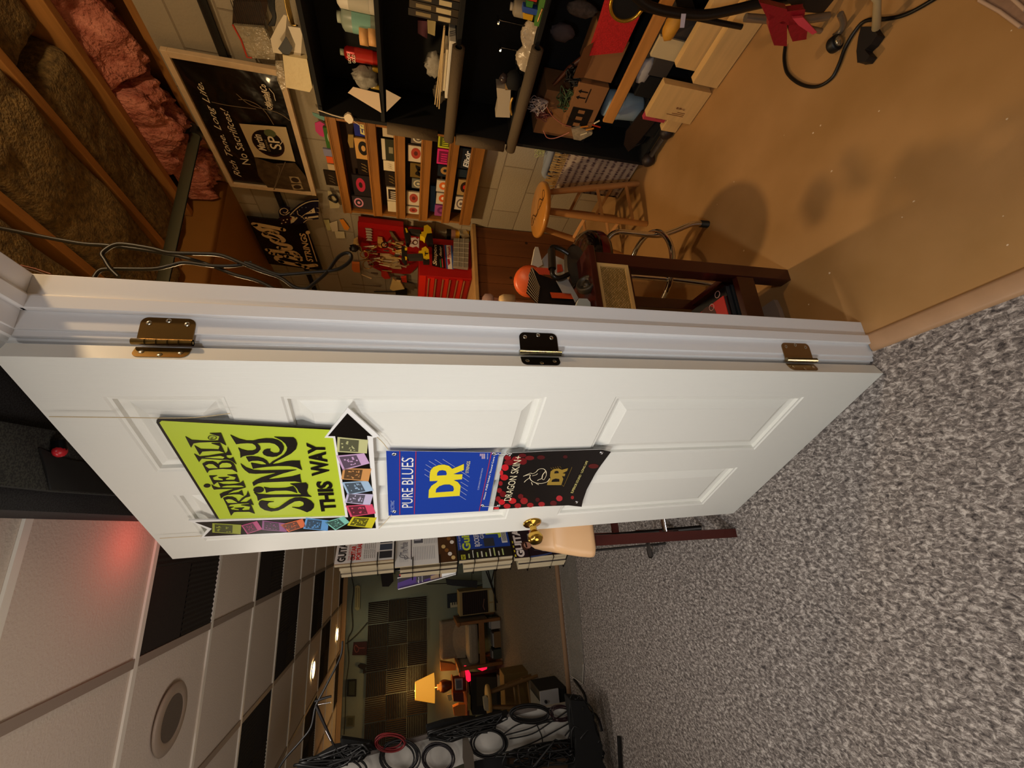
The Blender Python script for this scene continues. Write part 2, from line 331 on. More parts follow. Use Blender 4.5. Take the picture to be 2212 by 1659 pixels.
rings = [(0, 0), (.004, -.003), (.010, -.0035), (.012, -.012), (.024, -.015), (.028, -.015), (.052, -.004), (.055, -.002)]
for s0, s1 in cols:
    for z0, z1 in rows:
        vs = []
        for ins, of in rings: vs += [dw(s0+ins, z0+ins, of), dw(s1-ins, z0+ins, of), dw(s1-ins, z1-ins, of), dw(s0+ins, z1-ins, of)]
        fs = [(4*r+k, 4*r+(k+1) % 4, 4*r+4+(k+1) % 4, 4*r+4+k) for r in range(len(rings)-1) for k in range(4)]; fs.append(tuple(4*(len(rings)-1)+k for k in range(4)))
        m.add(vs, fs, dpaint)
T = -DT
m.quad([dw(0, Zb, 0), dw(0, Zb, T), dw(0, DH, T), dw(0, DH, 0)], dplain); m.quad([dw(DW, Zb, 0), dw(DW, DH, 0), dw(DW, DH, T), dw(DW, Zb, T)], dplain)
m.quad([dw(0, DH, 0), dw(0, DH, T), dw(DW, DH, T), dw(DW, DH, 0)], dplain); m.quad([dw(0, Zb, 0), dw(DW, Zb, 0), dw(DW, Zb, T), dw(0, Zb, T)], dplain)
m.quad([dw(0, Zb, T), dw(DW, Zb, T), dw(DW, DH, T), dw(0, DH, T)], dplain)
m.build('door_leaf', door)
# knob
m = MB(); kc = dw(.756, .912, 0)
m.lathe([(0, .0), (.033, 0), (.034, .003), (.030, .007), (.014, .011), (.012, .02), (.013, .026), (.011, .032), (.016, .036), (.024, .044), (.028, .055), (.027, .066), (.019, .075), (.007, .078), (0, .078)], BRASS, kc, DN, 32)
kn = m.build('door_knob', door)
# hinges
HC = [('#c79a2e', .22, '#8e7437'), ('#2e2a24', .3, '#7d7a66'), ('#8a7048', .35, '#a08a60')]
for (z0, z1), (hc, hr, bc) in zip(((1.757, 1.848), (1.004, 1.098), (.238, .335)), (('#a08048', .25, '#a88640'), ('#37322b', .28, '#8f8c76'), ('#8a7350', .38, '#8f7c5a'))):
    hm = mat(hc, hr, .9); bm_ = mat(bc, .22, 1); sc = mat('#cfc8b4', .25, 1); m = MB(); r = .013
    def rr(a, b, c, d, fn, right):
        out = []
        cr = [(b-r, d-r, 0), (b-r, c+r, -90)]
        pts = [fn(a, c)]; 
        pts += [fn(b-r+r*math.cos(math.radians(-90+t*15)), c+r+r*math.sin(math.radians(-90+t*15))) for t in range(7)]
        pts += [fn(b-r+r*math.cos(math.radians(t*15)), d-r+r*math.sin(math.radians(t*15))) for t in range(7)]
        pts += [fn(a, d)]; return pts
    m.prism(rr(0, .050, z0, z1, lambda a, b: Vector((.370+a, .8508, b)), 1), (0, .002, 0), hm)      # leaf on the jamb
    BC = Vector((.3665, .8462, 0)); e0 = dw(0, 0, -.034)
    m.prism(rr(0, .027, z0, z1, lambda a, b: dw(-.0015, b, -.032+a), 1), DD*.002, hm)
    g = m.build('hinge', door)
    m = MB(); m.cyl(BC+Vector((0, 0, z0-.004)), BC+Vector((0, 0, z1+.004)), .0062, bm_, 12)
    for k in range(1, 5):
        zz = z0+(z1-z0)*k/5; m.lathe([(.0063, -.0006), (.0056, 0), (.0063, .0006)], BLACK, BC+Vector((0, 0, zz)), (0, 0, 1), 12)
    m.build('hinge_pin', g)
    for a, b in ((.408, z0+.014), (.414, (z0+z1)/2), (.408, z1-.014)):
        mm = MB(); mm.lathe([(0, .0006), (.0042, .0006), (.0048, 0)], sc, (a, .8506, b), (0, -1, 0), 12); mm.box(a-.0022, a+.0022, .8493, .8499, b-.0006, b+.0006, BLACK); mm.build('screw', g)
    for a, b in ((-.018, z0+.014), (-.011, (z0+z1)/2), (-.018, z1-.014)):
        mm = MB(); mm.lathe([(0, .0006), (.0042, .0006), (.0048, 0)], sc, dw(-.0018, b, a), -DD, 12); mm.build('screw', g)
# frame: jamb with stop, head jamb, casings
m = MB()
m.box(.388, .502, .853, .873, 0, 2.055, jpaint); m.prism([(.4245, .853, 0), (.4245, .843, 0), (.4265, .841, 0), (.450, .841, 0), (.455, .844, 0), (.456, .853, 0)], (0, 0, 2.03), jpaint)
struct(m, 'trim_4', .0015)
m = MB(); m.box(.388, .502, .021, .853, 2.035, 2.055, jpaint); m.prism([(.4245, .03, 2.035), (.4245, .03, 2.025), (.4265, .03, 2.023), (.450, .03, 2.023), (.455, .03, 2.026), (.456, .03, 2.035)], (0, .822, 0), jpaint)
m.box(.388, .502, .0205, .04, 0, 2.055, jpaint); struct(m, 'trim_5', .0015)
def casing(a, b):   # profile: (out from wall, across)
    return [(0, 0), (.012, 0), (.014, .004), (.0125, .009), (.0165, .012), (.018, .018), (.0165, .023), (.0205, .027), (.022, .045), (.019, .057), (0, .057)]
m = MB(); pr = casing(0, 0); c = [(.3885-a, .858+b) for a, b in pr]; n = len(c)
z1 = lambda i: 2.040+pr[i][1]
m.add([(x, y, 0) for x, y in c]+[(x, y, z1(i)) for i, (x, y) in enumerate(c)], [(i, (i+1) % n, n+(i+1) % n, n+i) for i in range(n)]+[list(range(n, 2*n))], jpaint)
cc = [(.3885-a, 2.040+b) for a, b in pr]
m.add([(x, .858+pr[i][1], z) for i, (x, z) in enumerate(cc)]+[(x, -.02, z) for x, z in cc], [(i, (i+1) % n, n+(i+1) % n, n+i) for i in range(n)], jpaint)
struct(m, 'trim_6')
# ---------------------------------------------------------------- yellow-green sign with arrow
def zf(ox, oy, s, off): return lambda x, y: dpx(ox+x/s, oy+y/s, off)
def P3(f, pts, n=0, closed=True):
    q = [Vector((x, y, 0)) for x, y in pts]
    if n: q = catmull(q, n, closed)
    return [f(v.x, v.y) for v in q]
inkb = mat('#120d0a', .25, 0, coat=.3); lime = mat('#b9cc33', .38); whm = mat('#ecebe8', .3); limehi = mat('#cfe04a', .35)
sign = thing('door_sign', 'yellow-green tin sign with black psychedelic lettering hung on the white door', 'sign')
m = MB(); z3 = zf(320, 860, 4.2538, .010); z3b = zf(320, 860, 4.2538, .0105)
outer = [(95, 188), (1695, 278), (1822, 1110), (640, 1125), (75, 225), (78, 200)]
m.prism(P3(z3, outer), -DN*.004, inkb); m.poly(P3(z3b, [(125, 208), (1715, 293), (1815, 1080), (660, 1118), (103, 225)]), lime); m.build('sign_plate', sign)
m = MB(); zA = zf(480, 920, 8.295, .0125)
A = {'Y': [(145,165),(250,330),(330,318),(450,312),(540,318),(590,350),(612,395),(590,430),(540,448),(450,450),(350,425),(285,395),(318,470),(328,575),(370,548),(450,530),(560,520),(640,480),(685,425),(675,375),(640,335),(605,318),(700,305),(850,305),(940,325),(1000,370),(1030,420),(1020,470),(980,490),(920,490),(870,465),(850,435),(868,418),(800,418),(745,440),(720,475),(740,515),(800,545),(900,558),(980,548),(1060,500),(1100,430),(1105,380),(1070,310),(1000,260),(900,232),(780,228),(650,245),(550,270),(430,268),(300,235),(220,200)],
'K': [(930,200),(1275,212),(1320,250),(1345,330),(1320,420),(1230,500),(1080,580),(960,640),(885,695),(1000,680),(1150,640),(1250,628),(1390,628),(1395,690),(1430,795),(1330,745),(1200,722),(1000,720),(800,735),(640,755),(550,770),(515,668),(600,680),(700,700),(800,700),(770,670),(720,640),(640,625),(540,628),(475,645),(425,560),(520,550),(640,560),(740,590),(800,630),(840,690),(900,640),(1010,580),(1100,520),(1150,450),(1165,390),(1130,320),(1060,260),(990,225)],
'N': [(330,680),(430,750),(560,795),(700,805),(850,800),(1330,790),(1100,850),(900,920),(805,965),(1000,945),(1250,910),(1395,870),(1400,940),(1420,1015),(1300,995),(1100,1000),(850,1010),(720,1015),(640,1035),(560,1080),(540,1020),(590,980),(700,930),(850,885),(1005,838),(850,850),(600,860),(480,850),(400,790),(350,730)],
'i': [(745,1102),(850,1120),(1000,1120),(1130,1115),(1200,1100),(1270,1085),(1310,1130),(1345,1205),(1250,1175),(1150,1160),(950,1165),(850,1180),(785,1200),(775,1150)],
'L': [(565,1192),(650,1225),(850,1240),(1430,1235),(1370,1190),(1345,1130),(1290,1075),(1215,1042),(1350,1030),(1500,1022),(1535,1060),(1535,1110),(1515,1170),(1540,1230),(1600,1275),(1450,1268),(1150,1275),(900,1280),(720,1300),(640,1345),(620,1260)],
'S': [(700,1342),(800,1355),(925,1362),(840,1375),(805,1410),(815,1450),(860,1480),(930,1490),(1010,1465),(1100,1400),(1200,1330),(1300,1290),(1400,1285),(1500,1300),(1590,1345),(1645,1410),(1640,1470),(1590,1520),(1520,1550),(1400,1500),(1250,1460),(1370,1465),(1440,1440),(1465,1405),(1450,1365),(1390,1345),(1300,1355),(1200,1410),(1100,1475),(1000,1520),(880,1535),(760,1510),(680,1460),(650,1400),(665,1360)]}
def ell(cx, cy, rx, ry, n=24): return [(cx+rx*math.cos(k*math.tau/n), cy+ry*math.sin(k*math.tau/n)) for k in range(n)]
def emboss(m, f, pts, h=.0022):
    m.prism(P3(f, pts), -DN*h, inkb)
for k, pts in A.items(): emboss(m, zA, pts)
emboss(m, zA, ell(650, 1148, 95, 52))
zB = zf(380, 920, 7.9, .0125); zBh = zf(380, 920, 7.9, .0129)
B = [[(875,1385),(985,1388),(915,1415),(955,1440),(1085,1450),(1070,1425),(995,1408),(1165,1400),(1120,1425),(1140,1450),(1250,1440),(1265,1380),(1110,1355),(1275,1340),(1320,1450),(1345,1500),(1250,1468),(1050,1468),(990,1475),(940,1535)],
[(805,1235),(870,1212),(960,1215),(1020,1240),(1065,1300),(1120,1240),(1200,1185),(1225,1115),(1265,1205),(1190,1225),(1130,1270),(1085,1310),(1200,1305),(1275,1250),(1325,1355),(1240,1325),(1060,1330),(930,1345),(880,1385)],
[(605,1005),(650,1040),(720,1060),(850,1062),(1000,1062),(1190,1052),(1100,1080),(980,1110),(850,1175),(980,1150),(1060,1140),(1120,1100),(1155,1195),(1090,1170),(980,1170),(880,1180),(820,1200),(770,1240),(745,1170),(800,1140),(900,1110),(1010,1075),(850,1078),(700,1085),(650,1090),(620,1050)],
[(720,975),(800,1000),(900,1003),(1020,995),(1090,980),(1145,940),(1190,1055),(1120,1020),(1000,1015),(870,1020),(810,1030),(765,1055)],
ell(530, 1025, 58, 30),
[(565,855),(705,852),(620,885),(645,935),(800,940),(800,910),(720,885),(910,880),(840,905),(850,930),(990,930),(1025,880),(875,840),(1035,830),(1060,890),(1085,965),(1000,945),(850,948),(700,965),(645,1010)],
[(450,650),(510,615),(620,608),(690,635),(718,670),(725,640),(780,605),(870,600),(940,615),(985,650),(1010,700),(1045,795),(960,745),(800,735),(650,745),(570,760),(535,808)],
[(310,480),(400,530),(550,515),(700,490),(850,470),(880,430),(880,365),(950,500),(870,500),(855,515),(870,550),(920,565),(975,540),(1030,660),(950,600),(880,580),(750,580),(550,565),(440,560),(395,620)],
[(315,340),(420,400),(600,405),(725,410),(745,345),(605,302),(750,295),(790,380),(835,465),(740,430),(600,430),(450,440),(405,500)],
[(160,185),(265,245),(450,258),(620,262),(715,258),(740,180),(575,130),(765,125),(810,230),(855,335),(750,280),(600,278),(400,285),(300,300),(258,375)]]
for pts in B: emboss(m, zB, pts)
for pts in ([(845,1262),(900,1250),(960,1258),(1010,1285),(1050,1312),(960,1315),(890,1315)], [(500,680),(560,650),(630,655),(680,690),(715,720),(640,722),(560,725)], [(745,715),(745,670),(790,635),(870,630),(930,645),(955,680),(930,705),(850,710)], [(490,540),(640,525),(760,512),(830,535),(800,560),(650,553)]):
    m.poly(P3(zBh, pts), lime)
rg = [zB(*p) for p in ell(620, 203, 70, 37)]; m.tube(rg, .0008, inkb, 4, True)
m.text('R', [zBh(640, 225), zBh(640, 180), zBh(595, 180), zBh(595, 225)], inkb, .02)
z3t = zf(320, 860, 4.2538, .0112)
m.text('THIS', [z3t(1733, 1030), z3t(1688, 762), z3t(1540, 762), z3t(1590, 1040)], inkb, .045)
m.text('WAY', [z3t(1672, 700), z3t(1620, 412), z3t(1452, 408), z3t(1505, 715)], inkb, .045)
m.build('lettering', sign)
m = MB(); za = zf(320, 860, 4.2538, .013); zb_ = zf(320, 860, 4.2538, .0136)
m.prism(P3(za, [(1835,88),(2128,352),(2065,368),(2118,1205),(480,1288),(545,1205),(370,1125),(1812,1085),(1700,366),(1620,364)]), -DN*.004, whm)
m.poly(P3(zb_, [(1830,140),(2062,352),(2012,347),(2093,1195),(515,1272),(585,1200),(430,1142),(1838,1095),(1718,350),(1652,350)]), inkb)
m.build('arrow', sign)
PK = [([(1740,358),(2020,385),(2010,508),(1735,495)],'#c4c48c'),([(1730,530),(1985,508),(2035,600),(1790,665)],'#cba6ce'),([(1790,645),(2050,650),(2025,765),(1775,745)],'#d2975a'),([(1780,775),(2020,760),(2070,850),(1835,890)],'#a3c0dc'),([(1830,875),(2068,885),(2040,985),(1805,960)],'#c6bedc'),([(1815,990),(2060,975),(2090,1060),(1860,1092)],'#dc5070'),([(1880,1090),(2100,1100),(2055,1195),(1830,1170)],'#d2c82c'),
([(1620,1140),(1800,1090),(1850,1140),(1720,1215)],'#82c8b8'),([(1450,1102),(1660,1125),(1650,1220),(1425,1200)],'#639ed8'),([(1215,1165),(1420,1110),(1450,1180),(1290,1230)],'#dc6c3c'),([(1050,1125),(1260,1150),(1275,1230),(1045,1210)],'#8e4c84'),([(855,1170),(1000,1130),(1050,1205),(910,1250)],'#b84a7c'),([(590,1150),(855,1165),(850,1250),(590,1235)],'#9ca43c')]
zp = zf(320, 860, 4.2538, .0142)
for q, c in PK:
    m = MB(); p = [zp(*a) for a in q]; qq = [p[3], p[2], p[1], p[0]]
    qq = [p[3], p[0], p[1], p[2]] if qn([p[3], p[0], p[1], p[2]]).dot(DN) > 0 else [p[2], p[1], p[0], p[3]]
    m.slab(qq, .001, mat(c, .35))
    dk = '#'+''.join('%02x' % int(int(c[1+2*i:3+2*i], 16)*.45) for i in range(3)); dm = mat(dk, .4); lm = mat(c, .3)
    # orientation: v runs along image +x from q[3]/q[0] ... find the long axis
    m.qrect(qq, .08, .92, .30, .92, dm, .0003) if (qq[3]-qq[0]).length > (qq[1]-qq[0]).length*.8 else m.qrect(qq, .30, .92, .08, .92, dm, .0003)
    for k in range(16):
        u = random.uniform(.14, .76); v = random.uniform(.34, .82) if (qq[3]-qq[0]).length > (qq[1]-qq[0]).length*.8 else random.uniform(.14, .8)
        m.qrect(qq, u, u+random.uniform(.04, .13), v, v+random.uniform(.02, .07), lm, .0005)
    m.build('string_pack_print', sign)
settle(sign)
# ---------------------------------------------------------------- blue banner
def strokepx(m, f, pts, wd, mt, lift=0): m.stroke([f(*p) for p in pts], wd, DN, mt, lift)
ban = thing('string_banner', 'blue vinyl banner with big yellow letters hanging on the door below the green sign', 'banner', group='vinyl banners on the door')
zD = zf(830, 960, 8.508, .011); zD1 = zf(830, 960, 8.508, .0118); zD2 = zf(830, 960, 8.508, .0124); blue = mat('#1f3fa0', .3, coat=.2)
m = MB(); m.prism(P3(zD, [(35,118),(1000,132),(2155,150),(2100,210),(1905,1222),(1000,1270),(80,1310)]), -DN*.0012, blue, whm)
yel = mat('#e6d62e', .35); red = mat('#b0304c', .4)
for a, b in (((285,118),(285,1292)), ((583,125),(553,1280)), ((1970,145),(1745,1228))): strokepx(m, zD1, [a, b], .0022, red)
m.poly(P3(zD1, [(812,985),(820,840),(870,760),(960,700),(985,670),(835,675),(835,560),(850,480),(900,420),(1000,380),(1100,372),(1190,395),(1250,450),(1465,360),(1462,470),(1270,545),(1340,552),(1438,548),(1430,640),(1275,655),(1350,690),(1405,760),(1395,850),(1385,945),(1000,970)]), yel)
for pts in ([(970,575),(975,520),(1010,485),(1070,475),(1130,490),(1148,530),(1142,565)], [(945,885),(955,820),(1010,770),(1100,740),(1200,738),(1265,770),(1280,820),(1268,862)]): m.poly(P3(zD2, pts), blue)
for a, b in [((740,550),(830,605)),((742,455),(840,515)),((762,370),(870,435)),((820,303),(950,385)),((930,277),(1070,368)),((1075,272),(1300,415)),((1410,495),(1568,600)),((1440,605),(1555,685)),((1405,690),(1540,770)),((1410,775),(1530,855)),((1400,855),(1512,932)),((1385,945),(1500,1015))]: strokepx(m, zD1, [a, b], .0009, mat('#cfd6ee', .4))
def tq(m, f, s, bl, br, tr_, tl, mt, bold=0, shear=0): m.text(s, [f(*bl), f(*br), f(*tr_), f(*tl)], mt, bold, shear, .0002)
tq(m, zD1, 'PURE BLUES', (522,1158), (540,245), (318,240), (325,1162), whm, 0); tq(m, zD1, 'TM', (348,255), (348,225), (330,225), (330,255), whm)
tq(m, zD1, 'STRINGS', (1548,525), (1585,305), (1520,308), (1492,530), mat('#cfc9a0', .4), .015); tq(m, zD1, 'CORROSION PROOF PACK', (1740,835), (1820,432), (1795,432), (1712,835), mat('#b9c2e0', .4))
tq(m, zD1, 'Vintage  PURE Nickel / Round Core', (1852,1020), (2045,225), (2002,225), (1815,1020), whm, .02); tq(m, zD1, 'ELECTRIC', (185,1240), (185,1030), (120,1030), (120,1240), mat('#9fb0e0', .4))
for k in range(6): strokepx(m, zD1, [(1762+k*17, 170 if k > 1 else 170), (1762+k*17, 215 if k < 2 else 265)], .0011, mat('#e9b0b8', .4) if k % 2 == 0 else whm)
tq(m, zD1, 'MADE IN USA', (1908, 270), (1908, 165), (1890, 165), (1890, 270), whm)
m.build('banner_sheet', ban)
def grommet(f, x, y, parent, r=.0065, mt=CHROME):
    m = MB(); c = f(x, y); m.lathe([(r*.45, .0002), (r*.55, .0016), (r*.8, .0018), (r, .0002)], mt, c, DN, 20); m.lathe([(0, .0003), (r*.45, .0003)], BLACK, c, DN, 16); m.build('grommet', parent)
for p in ((185,180), (190,1235), (1808,1125), (2020,175)): grommet(zD1, *p, ban)
settle(ban)
# dragon banner
dr = thing('string_banner', 'black banner with red scales and gold dragon letters hanging below the blue banner', 'banner', group='vinyl banners on the door')
zE = zf(1060, 960, 8.193, .011); zE1 = zf(1060, 960, 8.193, .0116); zE2 = zf(1060, 960, 8.193, .0121); zE3 = zf(1060, 960, 8.193, .0125); bk = mat('#15100f', .35, coat=.2)
m = MB(); m.prism(P3(zE, [(40,1155),(60,1060),(160,560),(230,220),(290,155),(1130,115),(1960,90),(2130,130),(1950,370),(1850,520),(1700,800),(1630,1000),(1610,1105),(1380,1080),(800,1100),(400,1130)]), -DN*.0012, bk, whm)
blobs = [(255,410,62,58,'#c8222a'),(190,505,30,50,'#d02a30'),(240,585,70,52,'#c02026'),(175,690,36,42,'#8c1c20'),(155,815,45,45,'#8c1c20'),(215,880,55,55,'#6c1519'),(130,965,45,48,'#8c1c20'),(195,1020,58,50,'#c8222a'),(385,1000,68,52,'#c0282c'),(290,1092,62,44,'#b02428'),(480,1085,58,45,'#9a2024'),(590,1000,66,58,'#962024'),(530,920,48,44,'#6a1a1c'),(700,1075,58,42,'#9a2226'),(900,1058,58,42,'#a0262a'),(1215,955,56,52,'#b83036'),(1110,1040,60,46,'#5a1a1c'),(830,980,40,40,'#4a1516'),(300,235,60,45,'#8a1a20'),(330,320,90,50,'#7a161c'),(450,270,80,60,'#82181e'),(570,300,70,60,'#6c1418'),(690,240,80,40,'#6c1a1c'),(890,230,70,38,'#4c1416'),(1320,220,40,30,'#4a1618'),(1820,385,90,42,'#5c1c1a'),(1445,940,28,32,'#9a2a28'),(100,1130,50,20,'#d02a30'),(560,195,70,34,'#5a1418')]
for x, y, a, b, c in blobs:
    if x < 1900: m.poly(P3(zE1, [(x+a*math.cos(k*math.tau/14)*(1.05 if k % 2 else .97), y+b*math.sin(k*math.tau/14)) for k in range(14)]), mat(c, .35))
gold = mat('#cda94a', .3, .5); pale = mat('#e8dcb8', .4)
m.poly(P3(zE2, [(995,720),(1010,660),(1060,600),(1050,560),(1060,480),(1110,440),(1200,425),(1260,450),(1370,420),(1350,470),(1270,510),(1320,520),(1310,565),(1260,560),(1285,610),(1250,720)]), gold)
for pts in ([(1125,515),(1130,480),(1170,468),(1200,480),(1205,510)], [(1075,665),(1090,625),(1150,605),(1215,615),(1215,660)]): m.poly(P3(zE3, pts), bk)
for pts, wd in (([(1045,600),(1000,660),(900,690),(800,680),(720,640),(690,580),(700,540),(640,545),(575,565)], .0024), ([(575,565),(700,510),(740,520),(800,490),(850,440),(930,432),(975,470),(985,510)], .002), ([(975,470),(920,540),(905,600),(860,620),(825,640)], .0028), ([(905,600),(940,625),(985,540),(975,500)], .0014), ([(690,590),(620,640),(595,670)], .0026), ([(720,670),(740,720)], .0018), ([(800,690),(850,715)], .0018), ([(735,555),(800,540),(830,515)], .002), ([(1290,745),(1440,400)], .0008), ([(1265,715),(1290,745)], .0008)):
    m.stroke(catmull([zE2(*p) for p in pts], 5), wd, DN, pale if wd != .0008 else gold)
for k in range(5): strokepx(m, zE2, [(1060+40*k, 410-6*k), (1090+40*k, 440-4*k)], .0006, gold)
tq(m, zE2, 'DRAGON SKIN+', (358,990), (562,205), (428,200), (232,998), pale, 0)
tq(m, zE2, 'SUPERIOR SOUND · LONG LIFE', (1455,865), (1725,295), (1690,288), (1412,858), mat('#d8cc80', .4), .01)
m.build('banner_sheet', dr)
for p in ((1960,150), (1520,1020), (145,1085), (330,180)): grommet(zE2, *p, dr)
settle(dr)
# hanging strings
cord = mat('#cbb68c', .8)
def cordpx(pts, lb, r=.0009, off=.012, mt=cord):
    m = MB(); m.tube(catmull([dpx(x, y, off) for x, y in pts], 4), r, mt, 6); solo(m, 'hanging_string', lb, 'string', 'strings tying the signs to the door')
cordpx([(106, 900), (200, 901), (338, 903)], 'thin string over the door top holding the green sign at its upper corner')
cordpx([(338, 903), (420, 902), (497, 893)], 'thin loose string end on the top door panel')
cordpx([(345, 1163), (430, 1158), (470, 1157)], 'thin string over the door top beside the ribbon tail of the arrow')
cordpx([(812, 942), (826, 955), (838, 970)], 'tan string between arrow tip side and blue banner')
cordpx([(818, 1142), (832, 1128), (846, 1112)], 'tan string between lower arrow corner and blue banner')
cordpx([(1043, 1094), (1055, 1094), (1076, 1094)], 'white string joining both banners at the knob side', mt=whm, off=.014)
cordpx([(1068, 983), (1077, 980), (1080, 982), (1106, 980)], 'white knotted string joining both banners at the hinge side', mt=whm, off=.014)
# ================================================================== workshop: black shelf unit and what stands on it
BK = mat('#0b0a0a', .85); foam = mat('#5a4c38', .9, 0, None, (120, .3)); pine = mat('#c98a45', .5, 0, (10, .25), (60, .05), stretch=(3, .3, 3)); pale_wood = mat('#e0b878', .55, 0, (9, .18), stretch=(3, .3, 3))
SX, SY0, SY1 = 1.93, .12, 1.64
sh = thing('shelf_unit', 'tall black shelf unit against the block wall, padded with foam tubes', 'shelf unit')
m = MB(); m.box(SX, 2.185, SY1-.018, SY1, 0, 1.78, BK); m.build('side_panel', sh)
m = MB(); m.box(SX, 2.185, SY0, SY0+.018, 0, 1.78, BK); m.build('side_panel', sh)
m = MB(); m.box(2.185, 2.197, SY0, SY1, 0, 1.78, BK); m.build('back_panel', sh)
for z in (1.762, 1.475, 1.145, .815, .03):
    m = MB(); m.box(SX+.002, 2.184, SY0+.019, SY1-.019, z, z+.018, BK); m.build('shelf', sh)
def foamtube(a, b, r=.027):
    m = MB(); a = Vector(a); b = Vector(b); m.lathe([(r*.55, 0), (r, 0), (r, (b-a).length), (r*.55, (b-a).length)], foam, a, b-a, 16); m.build('foam_tube', sh)
foamtube((SX-.012, SY1+.002, 1.215), (SX-.012, SY1+.002, 1.465)); foamtube((SX-.012, SY1+.004, .86), (SX-.012, SY1+.004, 1.12))
foamtube((SX-.012, 1.655, 1.155), (SX-.012, 1.20, 1.155)); foamtube((SX-.012, 1.66, .822), (SX-.012, 1.14, .822))
settle(sh)
m = MB(); m.box(1.9, 1.915, .15, 1.4, .34, .395, pine); solo(m, 'wooden_board', 'long narrow pine board leaning across the front of the black shelf', 'board', bev=.002)
def px(X, pts, ax=0): return [at(x, y, ax, X) for x, y in pts]
def zz(ox, oy, s, pts): return [(ox+x/s, oy+y/s) for x, y in pts]
def slabthing(name, label, cat, X, pts, th, mt, group=None, ax=0, parts=None, bev=0, build=True):
    """flat thing: outline read on the plane ax = X, thickness th away from the camera"""
    q = px(X, pts, ax); n = (q[1]-q[0]).cross(q[2]-q[1]); v = Vector((0, 0, 0)); v[ax] = th
    m = MB(); m.prism(q, v, mt)
    if not build: return m, q
    return solo(m, name, label, cat, group, bev)
# --- on top of the unit (z 1.78) and in front of the wall
T0 = 1.78
m = MB(); q = px(2.165, zz(480,0,4.366,[(95,235),(395,262),(430,20),(105,10)])); q = [q[0], q[1], q[2], q[3]]
m.prism(q, (.02, 0, 0), mat('#3a2614', .8, 0, (60, .5)))
for k in range(1, 16): 
    a = q[0]*(1-k/16)+q[1]*k/16; b = q[3]*(1-k/16)+q[2]*k/16; m.box(2.1635, 2.166, min(a.y, b.y), max(a.y, b.y), (a.z+b.z)/2-.001, (a.z+b.z)/2+.001, BLACK)
solo(m, 'shim_bundle', 'dark grooved wood block leaning on the wall above the black shelf', 'wood block')
plastic = mat('#cdbfa0', .15, 0, (20, .4), (30, .8, .01), alpha=.55)
m = MB(); m.prism(px(2.15, zz(480,0,4.366,[(105,240),(395,262),(500,500),(495,565),(270,545)])), (.02, 0, 0), plastic); g = thing('zip_bag', 'clear plastic zip bag with red seal leaning on the block wall', 'bag')
m.build('bag', g); m = MB(); m.tube(px(2.148, zz(480,0,4.366,[(100,235),(180,380),(235,540),(280,545)])), .004, mat('#c8402a', .5), 6); m.build('zip_seal', g); settle(g)
slabthing('paper_tag', 'white card tag with black print hanging at the shelf top edge', 'tag', 2.0, zz(480,0,4.366,[(620,250),(735,265),(755,330),(740,540),(670,530),(690,420)]), .003, mat('#d8cdb8', .6), 'paper tags on top of the black shelf')
slabthing('paper_tag', 'white box-shaped tag with orange stripe beside the black square', 'tag', 2.02, zz(480,0,4.366,[(520,240),(580,140),(610,150),(590,380),(560,510),(480,495),(455,370)]), .004, mat('#d2c6ae', .6), 'paper tags on top of the black shelf')
slabthing('paper_tag', 'small white tag with red rectangle below the longer card tag', 'tag', 1.995, zz(480,0,4.366,[(670,535),(745,545),(765,640),(700,620)]), .002, mat('#d8cdb8', .6), 'paper tags on top of the black shelf')
slabthing('sandpaper_square', 'black square sheet lying among the white tags on top of the shelf', 'sheet', 1.99, zz(480,0,4.366,[(600,345),(665,455),(610,550),(528,460)]), .002, BLACK)
slabthing('packing_envelope', 'cream bubble envelope standing on the corner of the black shelf unit', 'envelope', 1.985, zz(480,0,4.366,[(570,520),(800,560),(850,825),(825,870),(600,825)]), .03, mat('#d9c79a', .5, 0, None, (40, .5)))
slabthing('plastic_bag', 'crumpled clear plastic behind the cream envelope', 'bag', 2.06, zz(480,0,4.366,[(500,600),(570,600),(600,820),(570,880),(520,760)]), .02, plastic)
m = MB()
for k in range(4): m.tube(catmull(px(2.02+.006*k, zz(480,0,4.366,[(585+12*k,-30),(600+12*k,60),(625+12*k,160),(655+8*k,235),(700+4*k,240)])), 5), .0035, mat('#c8a860', .35, .6), 6)
solo(m, 'cable_coil', 'gold coloured cable bundle looping over the top of the shelf', 'cable')
m = MB()
for k in range(5): m.tube(catmull(px(2.05, zz(480,0,4.366,[(430+15*k,-20),(450+10*k,80),(480+6*k,160),(440+12*k,240)])), 5), .004, BLACK, 6)
solo(m, 'cable_coil', 'black cable tangle beside the dark wood block on the shelf', 'cable')
# white motion sensor on a cord
g = thing('cord_dongle', 'small white square device on a white cord hanging by the shelf corner', 'sensor'); wh = mat('#dccdb4', .4)
m = MB(); m.prism(px(1.91, zz(660,230,5.267,[(445,105),(480,82),(515,95),(545,150),(530,190),(495,198),(450,160),(435,125)])), (.012, 0, 0), wh); m.build('body', g, .002)
m = MB(); m.tube(px(1.915, zz(660,230,5.267,[(135,38),(300,95),(405,125),(440,128)])), .0028, wh, 6); m.tube(px(1.915, zz(660,230,5.267,[(540,160),(590,195),(640,230)])), .002, wh, 6); m.build('cord', g); settle(g)
